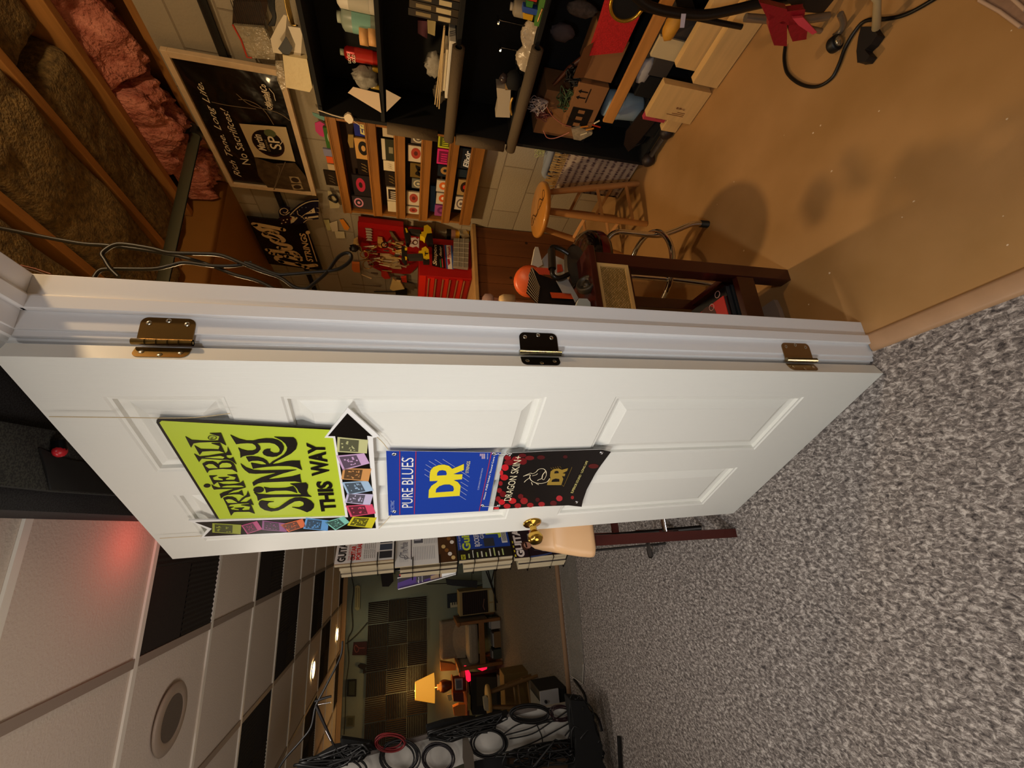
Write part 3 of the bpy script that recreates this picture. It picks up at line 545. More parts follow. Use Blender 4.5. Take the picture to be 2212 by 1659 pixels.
# --- contents of the compartments
def onshelf(px_, py_, X, Z): 
    p = at(px_, py_, 0, X); return Vector((X, p.y, Z))
def bottle(name, label, cat, X, y, Z, r, h, mt, capm=None, lab=None, group=None):
    g = thing(name, label, cat, (X, y, Z), group)
    m = MB(); m.lathe([(0, 0), (r*.95, 0), (r, .005), (r, h*.82), (r*.75, h*.88), (r*.4, h*.9), (r*.4, h*.93)], mt); m.build('body', g)
    if lab: m = MB(); m.lathe([(r+.0008, h*.15), (r+.0008, h*.62)], lab); m.build('label_band', g)
    m = MB(); m.lathe([(r*.42, h*.9), (r*.45, h*.91), (r*.45, h), (0, h)], capm or WHITE); m.build('cap', g)
    return g
ZS2 = 1.4935
teal = mat('#7fb0a4', .3)
bottle('supplement_tub', 'grey-green plastic tub with a teal label band on the upper black shelf', 'tub', 2.06, at(775,45,0,2.06).y, ZS2, .045, .16, mat('#8d9a8c', .35), mat('#a8b0a0', .5), teal)
bottle('white_jug', 'white jug with grey printed label at the frame edge on the upper black shelf', 'jug', 2.06, at(775,5,0,2.06).y-.02, ZS2, .048, .17, mat('#d6cfc0', .4), None, mat('#b8b4a4', .5))
g = bottle('glue_can', 'red and gold spray can with white lettering on the upper black shelf', 'can', 2.04, at(790,122,0,2.04).y, ZS2, .027, .165, mat('#9c1a14', .3, .3), mat('#8a9078', .4), mat('#b0261c', .3))
mm = MB(); c = Vector((-.0285, 0, 0)); mm.text('LIQUID', [Vector((-.029, .022, .118)), Vector((-.029, -.022, .118)), Vector((-.029, -.022, .132)), Vector((-.029, .022, .132))], mat('#e8dcc0', .5), .02); mm.text('GOLD', [Vector((-.029, .018, .100)), Vector((-.029, -.018, .100)), Vector((-.029, -.018, .114)), Vector((-.029, .018, .114))], mat('#e8dcc0', .5), .02)
mm.build('lettering', g)
g = thing('tape_roll', 'tan tape rolls lying beside the red can on the upper shelf', 'tape', (2.02, at(800,78,0,2.02).y, ZS2)); m = MB(); m.lathe([(.02, 0), (.034, 0), (.034, .035), (.02, .035), (.02, 0)], mat('#d8a468', .5)); m.build('roll', g); m = MB(); m.lathe([(.0, .036), (.02, .036)], BLACK); m.build('core', g)
g2 = copytree(g); g2.location.z += .037; g2.location.y += .004; g2['label'] = 'tan tape roll stacked on another roll on the upper shelf'; g['label'] = 'lower tan tape roll standing directly on the upper shelf'; g['group'] = g2['group'] = 'tape rolls beside the red can'
def crumple(c, r, mt, name, label, cat, sq=(1, 1, 1), group=None, seed=1, jit=.28):
    random.seed(seed); m = MB(); m.ball(c, (r*sq[0], r*sq[1], r*sq[2]), mt, 16, jit); return solo(m, name, label, cat, group)
gp = mat('#9a9488', .5, 0, (30, .3), (40, .6, .008))
crumple(Vector((2.03, at(785,165,0,2.03).y, ZS2+.062)), .05, gp, 'plastic_wrap', 'grey crumpled plastic glove draped in front of yellow jars on the upper shelf', 'plastic', (.6, 1, 1.1), seed=3)
crumple(Vector((2.1, at(720,25,0,2.1).y, ZS2+.11)), .05, mat('#8d9498', .6, 0, (30, .3), (40, .6, .008)), 'plastic_wrap', 'pale grey rag on the tub near the frame edge', 'rag', (.8, 1, .9), seed=4)
for k, (px_, cc) in enumerate(((150, '#b89428'), (168, '#c9a83a'), (186, '#a88a30'))):
    bottle('small_jar', 'small yellow jar under the grey plastic, %s of three' % ('first from the red can', 'middle one', 'last and farthest from the red can')[k], 'jar', 2.05, at(812,px_,0,2.05).y, ZS2, .014, .055, mat(cc, .25), WHITE, None, 'small yellow jars on the upper shelf')
slabthing('paper_card', 'white paper square hanging over the corner edge of the upper shelf', 'paper', 1.925, zz(480,0,4.366,[(1235,820),(1480,880),(1500,1065),(1185,875)]), .001, mat('#cdb8a0', .7), 'white papers on the shelf corner')
slabthing('paper_card', 'white paper triangle hanging below the upper shelf board', 'paper', 1.925, zz(800,0,4.88,[(165,945),(325,1030),(170,1180)]), .001, mat('#b8aa9a', .7), 'white papers on the shelf corner')
ZS3 = 1.1635
# books
for k, (y0, c) in enumerate(((10, '#2a2420'), (24, '#3a3022'), (38, '#1e1c1c'), (52, '#4a3a28'), (66, '#28241f'), (80, '#382e20'))):
    yy = at(930, 5, 0, 2.0).y-.09+.026*k*.0; 
for k in range(6):
    y = at(880, 28, 0, 2.0).y - .028*(k+1); c = ('#2a2420', '#3a3022', '#1e1c1c', '#4a3a28', '#28241f', '#382e20')[k]
    m = MB(); m.box(1.985, 2.12, y, y+.025, ZS3, ZS3+.20-.004*(k % 3), mat(c, .5)); m.box(1.983, 1.986, y+.004, y+.021, ZS3+.03, ZS3+.08+.01*(k % 2), mat('#c8b890', .5)); m.box(1.984, 1.986, y+.006, y+.019, ZS3+.11, ZS3+.17, mat('#8a7a58', .5))
    solo(m, 'paperback_book', 'dark spined book in the row on the middle shelf, number %s from the shelf end' % ('one', 'two', 'three', 'four', 'five', 'six')[k], 'book', 'dark books on the middle shelf')
slabthing('small_box', 'purple and red carton behind the tubes on the middle shelf', 'box', 2.15, zz(800,0,4.88,[(500,215),(600,225),(600,410),(500,350)]), .02, mat('#5a2438', .5))
slabthing('small_box', 'tan and blue carton leaning beside the purple one on the middle shelf', 'box', 2.1, zz(800,0,4.88,[(600,210),(690,225),(680,380),(605,350)]), .02, mat('#a89868', .5))
m = MB(); q0 = at(932, 75, 0, 1.96); q1 = at(946, 205, 0, 1.96); m.box(1.95, 2.03, q1.y, q0.y if q0.y > q1.y else q1.y+.2, ZS3+.0, ZS3+.018, mat('#d8d0c0', .5)); 
ya, yb = sorted((at(940, 78, 0, 1.96).y, at(940, 205, 0, 1.96).y))
m = MB(); m.box(1.95, 2.06, ya, yb, ZS3+.001, ZS3+.028, mat('#ddd6c6', .5)); m.box(1.948, 1.951, ya+.01, yb-.01, ZS3+.01, ZS3+.018, mat('#8f8c88', .5)); solo(m, 'white_case', 'long flat white plastic case at the front of the middle shelf', 'case', bev=.003)
m = MB(); m.box(1.97, 2.06, ya+.05, yb-.02, ZS3+.030, ZS3+.04, mat('#c8bca0', .6)); m.box(1.975, 2.05, ya+.07, yb-.01, ZS3+.041, ZS3+.048, mat('#bfae90', .6)); solo(m, 'paper_stack', 'cream papers stacked on the long white case', 'paper')
m = MB(); ym = (ya+yb)/2
for k in range(3): m.tube([(1.965+.012*k, ya-.03, ZS3+.052), (1.965+.012*k, yb+.07, ZS3+.05+.01*k)], .0035, mat('#c2a878', .5), 6)
solo(m, 'wooden_sticks', 'three thin tan rods lying on top of the white case', 'sticks')
crumple(Vector((2.08, at(915,135,0,2.08).y, ZS3+.075)), .04, gp, 'plastic_wrap', 'grey torn paper standing behind the thin rods on the middle shelf', 'plastic', (.4, 1.4, 1.1), seed=8)
crumple(Vector((2.05, at(925,190,0,2.05).y, ZS3+.04)), .035, mat('#4a4238', .4), 'plastic_wrap', 'dark cellophane lump behind the thin rods near the foam tube', 'plastic', (.8, 1.6, 1), seed=9)
ZS4 = .8335
# clamp shelf
def clamp(y, lb, h=.13):
    g = thing('bar_clamp', lb, 'clamp', (2.0, y, ZS4), 'clamps on the lower middle shelf'); m = MB(); m.cyl((0, 0, .02), (0, 0, h), .004, CHROME, 8); m.build('screw', g); m = MB(); m.box(-.02, .02, -.006, .006, h, h+.008, CHROME); m.cyl((-.024, 0, h+.004), (-.02, 0, h+.004), .006, CHROME, 8); m.build('handle', g)
    m = MB(); m.prism([(-.012, -.03, 0), (-.012, .05, 0), (-.012, .05, .05), (-.012, .035, .05), (-.012, .03, .02), (-.012, -.03, .02)], (.024, 0, 0), BK); m.build('frame', g); return g
clamp(at(1100, 106, 0, 2.0).y, 'black G-clamp with chrome T-bar screw standing at the shelf middle'); clamp(at(1085, 45, 0, 2.0).y, 'dark clamp with small chrome tip deeper in the same shelf', .16)
bottle('cup_jar', 'grey ridged cup jar beside the clear bags on the lower middle shelf', 'jar', 2.02, at(1140,22,0,2.02).y, ZS4+.0, .03, .12, mat('#8a7f6c', .5), mat('#9a9080', .5))
m = MB(); c = at(1150, 95, 0, 1.98); m.grid(10, 14, lambda u, v: Vector((1.955+.06*u+.01*math.sin(v*9), c.y-.09+.2*v, ZS4+.002+.06*math.sin(u*3.1)*(.7+.3*math.sin(v*14+u*7)))), mat('#b8a890', .25, 0, (18, .35), (30, .7, .01))); solo(m, 'parts_bag', 'clear bags of hardware with blue sticker on the lower middle shelf', 'bag')
m = MB(); m.ball((1.99, at(1130,165,0,2.0).y+.02, ZS4+.04), (.035, .045, .04), BK, 12, .1); m.ball((1.99, at(1130,165,0,2.0).y+.02, ZS4+.09), (.02, .025, .022), mat('#3a3030', .2), 10, .1); solo(m, 'black_tool', 'black rounded tool with a glassy dome on the lower middle shelf', 'tool')
slabthing('carton', 'white carton with printed lines near the shelf side panel', 'box', 1.99, zz(800,0,4.88,[(1330,925),(1480,950),(1470,1240),(1320,1235),(1345,1120)]), .06, mat('#b8aa94', .6), 'cartons on the lower middle shelf')
slabthing('carton', 'small tan carton between black tool and white carton', 'box', 1.99, zz(800,0,4.88,[(1430,850),(1500,850),(1490,950),(1420,950)]), .04, mat('#96764a', .6), 'cartons on the lower middle shelf')
m = MB(); c = at(1160, 12, 0, 1.97)
for k, (cc) in enumerate(('#d07818', '#c03020', '#3a7a30', '#3050a0', '#d0a020')): m.box(1.955, 1.985, c.y-.06+.022*k, c.y-.04+.022*k, ZS4+.02+.012*(k % 3), ZS4+.07+.01*(k % 2), mat(cc, .5))
m.box(1.95, 2.0, c.y-.07, c.y+.06, ZS4, ZS4+.02, mat('#5a8a3a', .5)); solo(m, 'toy_box', 'green box with orange, red and blue pieces at the frame edge', 'box')
m = MB(); m.tube(px(1.905, zz(800,0,4.88,[(1815,90),(1790,150),(1765,225)])), .004, mat('#d8b070', .3, .8), 6); m.tube(px(1.905, zz(800,0,4.88,[(1500,1030),(1480,1080),(1475,1150),(1490,1210)])), .005, mat('#c8a050', .3, .6), 6); solo(m, 'brass_hook', 'brass coloured hooks on the edge of the lower middle shelf', 'hook')
# --- big lower compartment (floor of unit z .048)
ZS5 = .049
def cbox(name, label, x0, x1, y0, y1, z0, z1, mt, extra=None, group=None):
    m = MB(); m.box(x0, x1, y0, y1, z0, z1, mt)
    if extra: extra(m)
    return solo(m, name, label, 'box', group, .002)
kraft = mat('#8a5f38', .75)
p = at(1210, 235, 0, 1.96); cbox('cardboard_box', 'upright kraft box in the big shelf bay behind the black and green cables', 2.0, 2.16, 1.36, 1.6, .42, .70, kraft, None, 'cardboard boxes in the bottom bay')
m = MB(); m.box(2.0, 2.18, .2, 1.61, .40, .418, BK); solo(m, 'shelf_board', 'loose black board carrying the cardboard boxes in the bottom bay', 'board')
def arrows(m):
    X = 1.944
    for y in (1.30, 1.33): m.box(X-.001, X, y-.003, y+.003, .515, .55, BLACK); m.prism([(X-.001, y-.010, .55), (X-.001, y+.010, .55), (X-.001, y, .565)], (.001, 0, 0), BLACK)
    m.box(X-.001, X, 1.28, 1.35, .505, .51, BLACK); m.box(X-.001, X, 1.38, 1.49, .45, .56, BLACK)
    for y in (1.40, 1.435, 1.47): m.box(X-.002, X-.001, y-.01, y+.008, .49, .525, kraft)
cbox('cardboard_box', 'kraft box with this-way-up arrows and black handling symbols', 1.945, 1.99, 1.26, 1.5, .42, .575, kraft, arrows, 'cardboard boxes in the bottom bay')
cbox('cardboard_box', 'open kraft box holding the red tool in the bottom bay', 1.95, 2.12, 1.06, 1.24, .42, .56, kraft, lambda m: m.quad([(1.95, 1.24, .56), (1.95, 1.07, .56), (1.90, 1.09, .63), (1.90, 1.22, .63)], kraft), 'cardboard boxes in the bottom bay')
g = thing('red_tool', 'red metal hand tool with brass plates standing in the open box', 'tool'); m = MB(); m.prism(px(1.97, zz(1080,0,4.148,[(790,480),(960,490),(960,560),(900,690),(830,670)])), (.03, 0, 0), mat('#9c1e1e', .35, .2)); m.build('body', g, .003); m = MB(); m.prism(px(1.965, zz(1080,0,4.148,[(820,590),(895,600),(890,670),(820,655)])), (.004, 0, 0), mat('#c89048', .4, .4)); m.build('plate', g); settle(g)
redf = mat('#c81e20', .8, 0, (160, .35), (200, .5))
m = MB(); m.prism(px(1.93, zz(1080,0,4.148,[(965,-20),(1060,20),(1250,150),(1100,470),(800,500),(880,260)])), (.03, 0, 0), redf); solo(m, 'red_bin', 'bright red fabric bin flap at the front of the black shelf unit', 'bin', bev=.004)
random.seed(5)
def tangle(name, label, cx, X, sprd, n, r, mt, z0=None, group='cable tangles'):
    m = MB(); c = at(cx[0], cx[1], 0, X)
    for k in range(n):
        p = [c+Vector((random.uniform(-.02, .03), random.uniform(-1, 1)*sprd[0], random.uniform(-1, 1)*sprd[1])) for _ in range(6)]
        m.tube(catmull(p, 6), r, mt, 5)
    return solo(m, name, label, 'cable', group)
tangle('cable_tangle', 'green and black speaker wires spilling between the two kraft boxes', (1225, 215), 1.975, (.05, .05), 12, .0025, mat('#3e5230', .5))
tangle('cable_tangle', 'black cable clump above the green wires', (1240, 165), 1.97, (.045, .045), 10, .004, BLACK)
tangle('cable_tangle', 'white and purple thin wires hanging at the shelf side', (1160, 230), 1.945, (.04, .05), 9, .002, mat('#a89a98', .4))
tangle('cable_tangle', 'maroon earbud cords beside the white wires', (1175, 250), 1.94, (.03, .05), 8, .002, mat('#5c2a2a', .4))
m = MB(); m.tube(catmull(px(1.92, zz(1080,0,4.148,[(390,1170),(420,1230),(480,1240),(560,1215),(620,1185)])), 6), .0022, mat('#c07a68', .4), 6); m.tube(catmull(px(1.92, zz(1080,0,4.148,[(420,960),(470,1040),(560,1110),(640,1135)])), 6), .0022, mat('#b06a58', .4), 6); solo(m, 'pink_cable', 'thin pink cord looping down over the lower shelf side', 'cable')
m = MB(); m.prism(px(1.93, zz(1080,0,4.148,[(640,1160),(720,1140),(830,1190),(820,1210),(720,1260),(660,1250)])), (.03, 0, 0), plastic); solo(m, 'parts_bag', 'small clear bag with white tip hanging low in the shelf bay', 'bag')
m = MB(); [m.tube(px(1.925, zz(1080,0,4.148,a)), .004, mat(c, .4), 6) for a, c in (([(720,1140),(790,1130)], '#c87a20'), ([(830,1120),(900,1140)], '#c03a1c'), ([(770,1165),(840,1150)], '#d8902a'), ([(840,1110),(893,1080)], '#d8c8a0'), ([(720,1210),(780,1190)], '#d8c8a0'))]; solo(m, 'screwdriver_set', 'small orange and red handled picks above the hanging clear bag', 'tool')
m = MB(); m.tube(px(2.0, zz(1080,0,4.148,[(480,760),(620,610),(770,500)])), [.008, .011, .013], mat('#4a2416', .4), 10); m.tube(px(2.0, zz(1080,0,4.148,[(770,470),(825,420)])), .005, mat('#b0a080', .3, .7), 8); solo(m, 'hammer', 'brown wooden tool handle leaning in the dark bottom bay', 'tool')
crumple(at(1215, 70, 0, 2.05), .045, mat('#4c4244', .8, 0, None, (40, .5)), 'grey_sock', 'dark grey cloth bundle hanging in the bottom bay', 'cloth', (.5, .8, 1.2), seed=12, jit=.12)
crumple(at(1258, 20, 0, 2.05), .045, mat('#5c5048', .8, 0, (80, .5)), 'grey_sock', 'dark striped sock-like cloth at the frame edge in the bottom bay', 'cloth', (.5, .7, 1.5), seed=13, jit=.1)
# tub, blue jug, dumbbell, black bag
jug = mat('#8fa4b4', .35, 0, (20, .15)); g = thing('plastic_tub', 'translucent blue-white plastic tub low in the black shelf unit', 'tub', (2.01, 1.375, .182))
m = MB(); m.lathe([(0, 0), (.056, 0), (.058, .01), (.064, .11), (.064, .115)], jug, seg=24); m.build('body', g); m = MB(); m.lathe([(.066, .115), (.066, .135), (.060, .185), (.056, .195), (0, .195)], jug, seg=24); m.build('lid', g)
m = MB(); m.box(1.945, 2.12, 1.29, 1.47, .05, .181, BK); solo(m, 'storage_box', 'low black box under the blue-white tub', 'box', bev=.003)
m = MB(); c = at(1395, 285, 0, 1.97); m.prism(px(1.936, zz(1080,0,4.148,[(1130,1180),(1270,1000),(1340,980),(1390,1090),(1200,1320),(1150,1360),(1110,1300)])), (.008, 0, 0), mat('#1c1618', .45, coat=.2)); solo(m, 'black_case', 'black pointed instrument case on the bottom of the shelf', 'case', bev=.004)
m = MB(); c = Vector((2.0, 1.52, ZS5+.062)); m.tube([c+Vector((0, .06*math.cos(a), .05*math.sin(a))) for a in [k*math.tau/16 for k in range(16)]], .012, BLACK, 8, True); m.ball(c, (.04, .05, .045), mat('#1d1a1c', .4), 12, .05); solo(m, 'headphones', 'black headphones with shiny rim low beside the black side panel', 'headphones')
g = thing('dumbbell', 'cast iron dumbbell lying on the floor at the shelf corner', 'dumbbell'); a = Vector((1.888, 1.565, .036)); b = Vector((1.888, 1.385, .036)); iron = mat('#3a3230', .5, .5, (30, .3), (60, .3)); d = (b-a).normalized()
m = MB(); m.cyl(a, b, .014, iron, 12); m.build('bar', g)
for c in (a, b): m = MB(); m.ball(c, .036, iron, 14, .02); m.build('head', g)
settle(g)
# lumber and misc on the floor in front
def board(q, th, lb, mt=pale_wood, name='lumber_offcut', extra=None):
    m = MB(); q = [Vector(p) for p in q]; m.prism(q, -qn(q)*th, mt)
    if extra: extra(m, q)
    return solo(m, name, lb, 'wood', 'lumber offcuts on the workshop floor', .002)
def zz5(pts, X, ax=0): return px(X, zz(1080,0,4.148,pts), ax)
def stamp(m, q):
    for k in range(3): m.qrect(q, .18+.05*k, .20+.05*k, .25, .62-.1*k, mat('#7a4a28', .7), .0008)
    m.qtext(q, 'SPF', .38, .44, .3, .5, mat('#7a4a28', .7), .02)
board([(1.80, 1.26, .005), (1.80, 1.10, .005), (1.80, 1.10, .25), (1.80, 1.26, .25)], .038, 'wide pale pine offcut standing upright with brown stamp, nearest the tub', pale_wood, extra=stamp)
board([(1.79, 1.07, .005), (1.79, .66, .005), (1.79, .66, .13), (1.79, 1.07, .13)], .038, 'long pine board on edge lying in front of the pine stack', pale_wood)
board([(1.84, 1.05, .005), (1.84, .72, .005), (1.84, .72, .22), (1.84, 1.05, .22)], .035, 'taller pine board standing right behind the long board on edge', pale_wood)
board([(1.89, 1.06, .15), (1.89, .98, .15), (1.89, .98, .33), (1.89, 1.06, .33)], .018, 'small thin cream panel standing behind the pine boards', mat('#cdbb90', .6))
m = MB(); m.box(1.86, 1.9, 1.265, 1.36, .005, .09, pale_wood); solo(m, 'lumber_offcut', 'small pine block on the floor between pink box and dumbbell', 'wood', 'lumber offcuts on the workshop floor', .002)
m = MB(); m.box(1.86, 1.885, 1.27, 1.32, .1, .22, mat('#b03a4a', .5)); m.box(1.858, 1.861, 1.285, 1.305, .12, .16, mat('#7a1e2c', .5)); solo(m, 'pink_box', 'pinkish red slim case standing beside the stamped pine board', 'case', bev=.002)
crumple(Vector((1.93, 1.14, .30)), .045, mat('#a8a4a4', .6, 0, (30, .2)), 'plastic_wrap', 'white plastic lump between long board and cream panel', 'plastic', (.6, 1.3, .8), seed=21, jit=.15)
crumple(Vector((1.88, .93, .31)), .05, mat('#d89a30', .6, 0, (20, .3)), 'sponge', 'orange-yellow sponge lying on the pine boards', 'sponge', (.7, 1.1, .6), seed=22, jit=.1)
m = MB(); m.box(1.90, 2.1, .9, 1.14, .2, .29, mat('#3a3430', .7)); solo(m, 'grey_bundle', 'dark bundle of grey rags under the narrow pine board', 'rags')
m = MB(); m.box(1.91, 2.1, 1.15, 1.25, .05, .3, BK); solo(m, 'speaker_block', 'black box behind the stamped pine board', 'box', bev=.004)
# ------------------------------------------------------------------ basket with folded striped rug between shelf and stool
rugm = bpy.data.materials.new('striped_rug'); rugm.use_nodes = True; nt = rugm.node_tree; N = nt.nodes; b = N['Principled BSDF']; b.inputs['Roughness'].default_value = .95
tc = N.new('ShaderNodeTexCoord'); sx = N.new('ShaderNodeSeparateXYZ'); nt.links.new(tc.outputs['Object'], sx.inputs[0])
nz = N.new('ShaderNodeTexNoise'); nz.inputs['Scale'].default_value = 1; mp = N.new('ShaderNodeMapping'); mp.inputs['Scale'].default_value = (1, 260, 16); nt.links.new(tc.outputs['Object'], mp.inputs[0]); nt.links.new(mp.outputs[0], nz.inputs[0])
mul = N.new('ShaderNodeMath'); mul.operation = 'MULTIPLY'; mul.inputs[1].default_value = 24; nt.links.new(sx.outputs['Z'], mul.inputs[0]); sn = N.new('ShaderNodeMath'); sn.operation = 'SINE'; m3 = N.new('ShaderNodeMath'); m3.operation = 'MULTIPLY'; m3.inputs[1].default_value = 6.2; nt.links.new(mul.outputs[0], m3.inputs[0]); nt.links.new(m3.outputs[0], sn.inputs[0])
ad = N.new('ShaderNodeMath'); ad.operation = 'MULTIPLY_ADD'; ad.inputs[1].default_value = .13; nt.links.new(sn.outputs[0], ad.inputs[0]); nt.links.new(nz.outputs[0], ad.inputs[2])
cr = N.new('ShaderNodeValToRGB'); e = cr.color_ramp.elements; e[0].position = .34; e[0].color = lin('#4c3838'); e[1].position = .47; e[1].color = lin('#b8a48c'); k = e.new(.40); k.color = lin('#7a5c58'); nt.links.new(ad.outputs[0], cr.inputs[0]); nt.links.new(cr.outputs[0], b.inputs['Base Color'])
g = thing('folded_rug', 'woven striped rag rug with fringe stood folded beside the black shelf', 'rug')
m = MB(); 
for k, x in enumerate((1.985, 2.03, 2.08)):
    m.grid(10, 24, lambda u, v, x=x: Vector((x+.004*math.sin(v*20+k)-.02*(1-v)*0, 1.668+.29*u-.02*math.sin(v*3), .01+.45*v)), rugm); m.grid(10, 24, lambda u, v, x=x: Vector((x+.03+.004*math.sin(v*20+k), 1.668+.29*u, .01+.45*v)), rugm)
    m.grid(6, 12, lambda u, v, x=x: Vector((x+.03*u, 1.958+.012*math.sin(u*3.14), .01+.45*v)), rugm)
m.build('rug_body', g)
m = MB(); random.seed(3)
for k in range(46):
    y = 1.67+.285*k/46; m.tube([(1.99, y, .455), (1.985, y+random.uniform(-.006, .006), .49), (1.99+random.uniform(-.01, .01), y+random.uniform(-.01, .01), .535)], .0022, mat('#c9a05c', .8), 4)
m.build('fringe', g); settle(g)
g = thing('folded_towel', 'light blue-grey folded towel on top of the fringed rug', 'towel')
m = MB(); m.tube(catmull([(2.03, 1.70, .55), (2.03, 1.80, .545), (2.03, 1.88, .54), (2.03, 1.90, .51), (2.06, 1.88, .53), (2.07, 1.70, .56)], 6), .022, mat('#8a9098', .9, 0, None, (60, .4)), 12); m.build('towel', g); settle(g)
m = MB(); random.seed(9)
for k in range(14):
    c = Vector((2.04, 1.74, .61))+Vector((random.uniform(-.02, .02), random.uniform(-.04, .05), random.uniform(-.02, .03))); m.tube([c+Vector((random.uniform(.2, 1)*.004*math.sin(a), .012*math.cos(a), .012*math.sin(a))) for a in [j*math.tau/10 for j in range(10)]], .002, mat('#b8bc80', .6), 5, True)
solo(m, 'rope_chain', 'pale yellow-green knotted cord chain lying above the towel', 'rope')
# ------------------------------------------------------------------ wooden bar stool
ow = mat('#c98a3e', .28, 0, (9, .15), coat=.5, stretch=(1, 6, 1)); lw = mat('#c08a55', .35, 0, (9, .12), coat=.3)
def wood_stool(name, label, cx, cy, H, rs, leg_r, spread, rot, seatm, legm, dets=True):
    g = thing(name, label, 'stool', (cx, cy, 0), None)
    m = MB(); m.lathe([(0, H-.032), (rs*.93, H-.032), (rs*.985, H-.026), (rs, H-.014), (rs*.985, H-.004), (rs*.93, H), (0, H)], seatm, seg=40); s = m.build('seat', g)
    if dets:
        m = MB(); ink = mat('#4a2c10', .5); rng = random.Random(4)
        q = [Vector((-.03, .13, H+.0006)), Vector((-.03, -.13, H+.0006)), Vector((.05, -.13, H+.0006)), Vector((.05, .13, H+.0006))]
        m.stroke(catmull([bil(q, u, .5+.35*math.sin(u*12)) for u in [k/10 for k in range(11)]], 3), .006, (0, 0, 1), ink); m.text('STRINGS', [bil(q, .1, .1), bil(q, .9, .1), bil(q, .9, .34), bil(q, .1, .34)], ink, .02, 0, .0004)
        for u in (.06, .94): m.stroke([bil(q, u+.07*math.cos(a), .5+.32*math.sin(a)) for a in [j*math.tau/14 for j in range(15)]], .005, (0, 0, 1), ink)
        m.build('seat_print', s)
    legs = []
    for k in range(4):
        a = rot+k*math.pi/2; t = Vector((math.cos(a)*rs*.62, math.sin(a)*rs*.62, H-.03)); f = Vector((math.cos(a)*spread, math.sin(a)*spread, 0)); legs.append((t, f))
        m = MB(); m.tube([f, f+(t-f)*.05, f+(t-f)*.5, t], [leg_r*.85, leg_r*.95, leg_r*1.1, leg_r*.9], legm, 14); m.build('leg', g)
    for i, hs in enumerate(((.28, .62), (.14, .45), (.28, .62), (.14, .45))):
        (t0, f0), (t1, f1) = legs[i], legs[(i+1) % 4]
        for hh in hs: m = MB(); m.cyl(f0+(t0-f0)*hh, f1+(t1-f1)*hh, leg_r*.55, legm, 10); m.build('rung', g)
    return g
wood_stool('bar_stool', 'natural wood bar stool with round printed seat beside the striped rug', 1.74, 1.885, .612, .158, .0175, .212, math.radians(-45), ow, lw)
# ================================================================== posters and rack on the block wall
def wq(X, bl, br, tr_, tl, z=None):
    f = (lambda p: at(p[0], p[1], 0, X)) if z is None else (lambda p: at(z[0]+p[0]/z[2], z[1]+p[1]/z[2], 0, X))
    return [f(bl), f(br), f(tr_), f(tl)]
Z4 = (300, 0, 3.95); cream_w = mat('#dcc09a', .6, 0, (20, .15)); prn = mat('#e8d8b8', .5)
g = thing('framed_poster', 'large black fabric poster in a pale wood frame reading Rich Tone Long Life', 'poster')
Yl, Yr, Zb0, Zt0 = 2.412, 1.598, 1.952, 2.457
for a in ((Yr, Yl, Zt0-.028, Zt0), (Yr, Yl, Zb0, Zb0+.028), (Yr, Yr+.03, Zb0+.028, Zt0-.028), (Yl-.03, Yl, Zb0+.028, Zt0-.028)):
    m = MB(); m.box(2.128, 2.155, *a, cream_w); m.build('frame_bar', g, .002)
sheetm = mat('#0e0b0a', .32, 0, None, (7, .5, .03), coat=.6)
m = MB(); from mathutils import noise as _n
m.grid(44, 28, lambda u, v: Vector((2.142-.022*abs(_n.noise(Vector((u*2.5+v*1.5, v*6-u*7, 1))))*min(1,.3+u+(1-v)*.6)*min(1, 6*min(u, 1-u, v, 1-v)), Yl-.028-(Yl-Yr-.056)*u, Zb0+.027+(Zt0-Zb0-.054)*v)), sheetm); sheet = m.build('fabric_sheet', g)
PX = 2.127; silver = mat('#8a7a62', .35, .2)
m = MB()
m.text('Rich Tone. Long Life.', wq(PX, (893,1512), (552,705), (478,690), (822,1498), Z4), prn, .0, .35); m.text('No Sacrifices!', wq(PX, (955,1405), (752,932), (690,918), (890,1418), Z4), prn, 0, .35); m.build('lettering', g)
m = MB(); q = wq(PX, (1335,1380), (1255,1085), (855,1055), (985,1340), Z4); m.quad(q, mat('#c8b48c', .5))
m.qell(q, .48, .52, .40, .36, mat('#2c120c', .4), .001, 28); m.qell(q, .50, .52, .36, .33, mat('#14100e', .35), .0015, 28); m.qell(q, .80, .40, .11, .13, mat('#5c6440', .4), .002)
m.qtext(q, 'Martin', .26, .74, .62, .80, prn, .02, .2, .0024); m.qtext(q, 'LIFESPAN', .26, .60, .53, .59, mat('#9a8460', .5), 0, 0, .0024); m.qtext(q, 'SP', .34, .72, .24, .50, prn, .01, 0, .0024); m.stroke([bil(q, .5, .25), bil(q, .58, .18), bil(q, .72, .2)], .004, (-1, 0, 0), prn, .003)
m.build('string_packet_print', g)
m = MB(); q = wq(PX, (1140,935), (1080,720), (1025,715), (1080,900), Z4); m.text('Martin&Co', q, prn, .02, .3); m.text('STRINGS', wq(PX, (1145,900), (1110,780), (1085,780), (1115,900), Z4), prn, .01, .2)
m.stroke([at(300+a/3.95, b/3.95, 0, PX) for a, b in ((1110,755),(1150,800),(1165,860))], .003, (-1, 0, 0), prn); m.tube([at(300+(1118+22*math.cos(t))/3.95, (918+18*math.sin(t))/3.95, 0, PX) for t in [k*math.tau/12 for k in range(12)]], .0014, prn, 4, True)
for a in (((1280,1505),(1360,1510),(1390,1565),(1300,1560)), ((1300,1575),(1385,1570),(1405,1615),(1320,1620))):
    q = wq(PX, a[0], a[1], a[2], a[3], Z4); m.poly(q, mat('#a89470', .5)); m.qell(q, .5, .5, .38, .38, mat('#3a2c20', .5), .0006 if qn(q).x < 0 else -.0006)
m.build('logo_print', g)
m = MB()
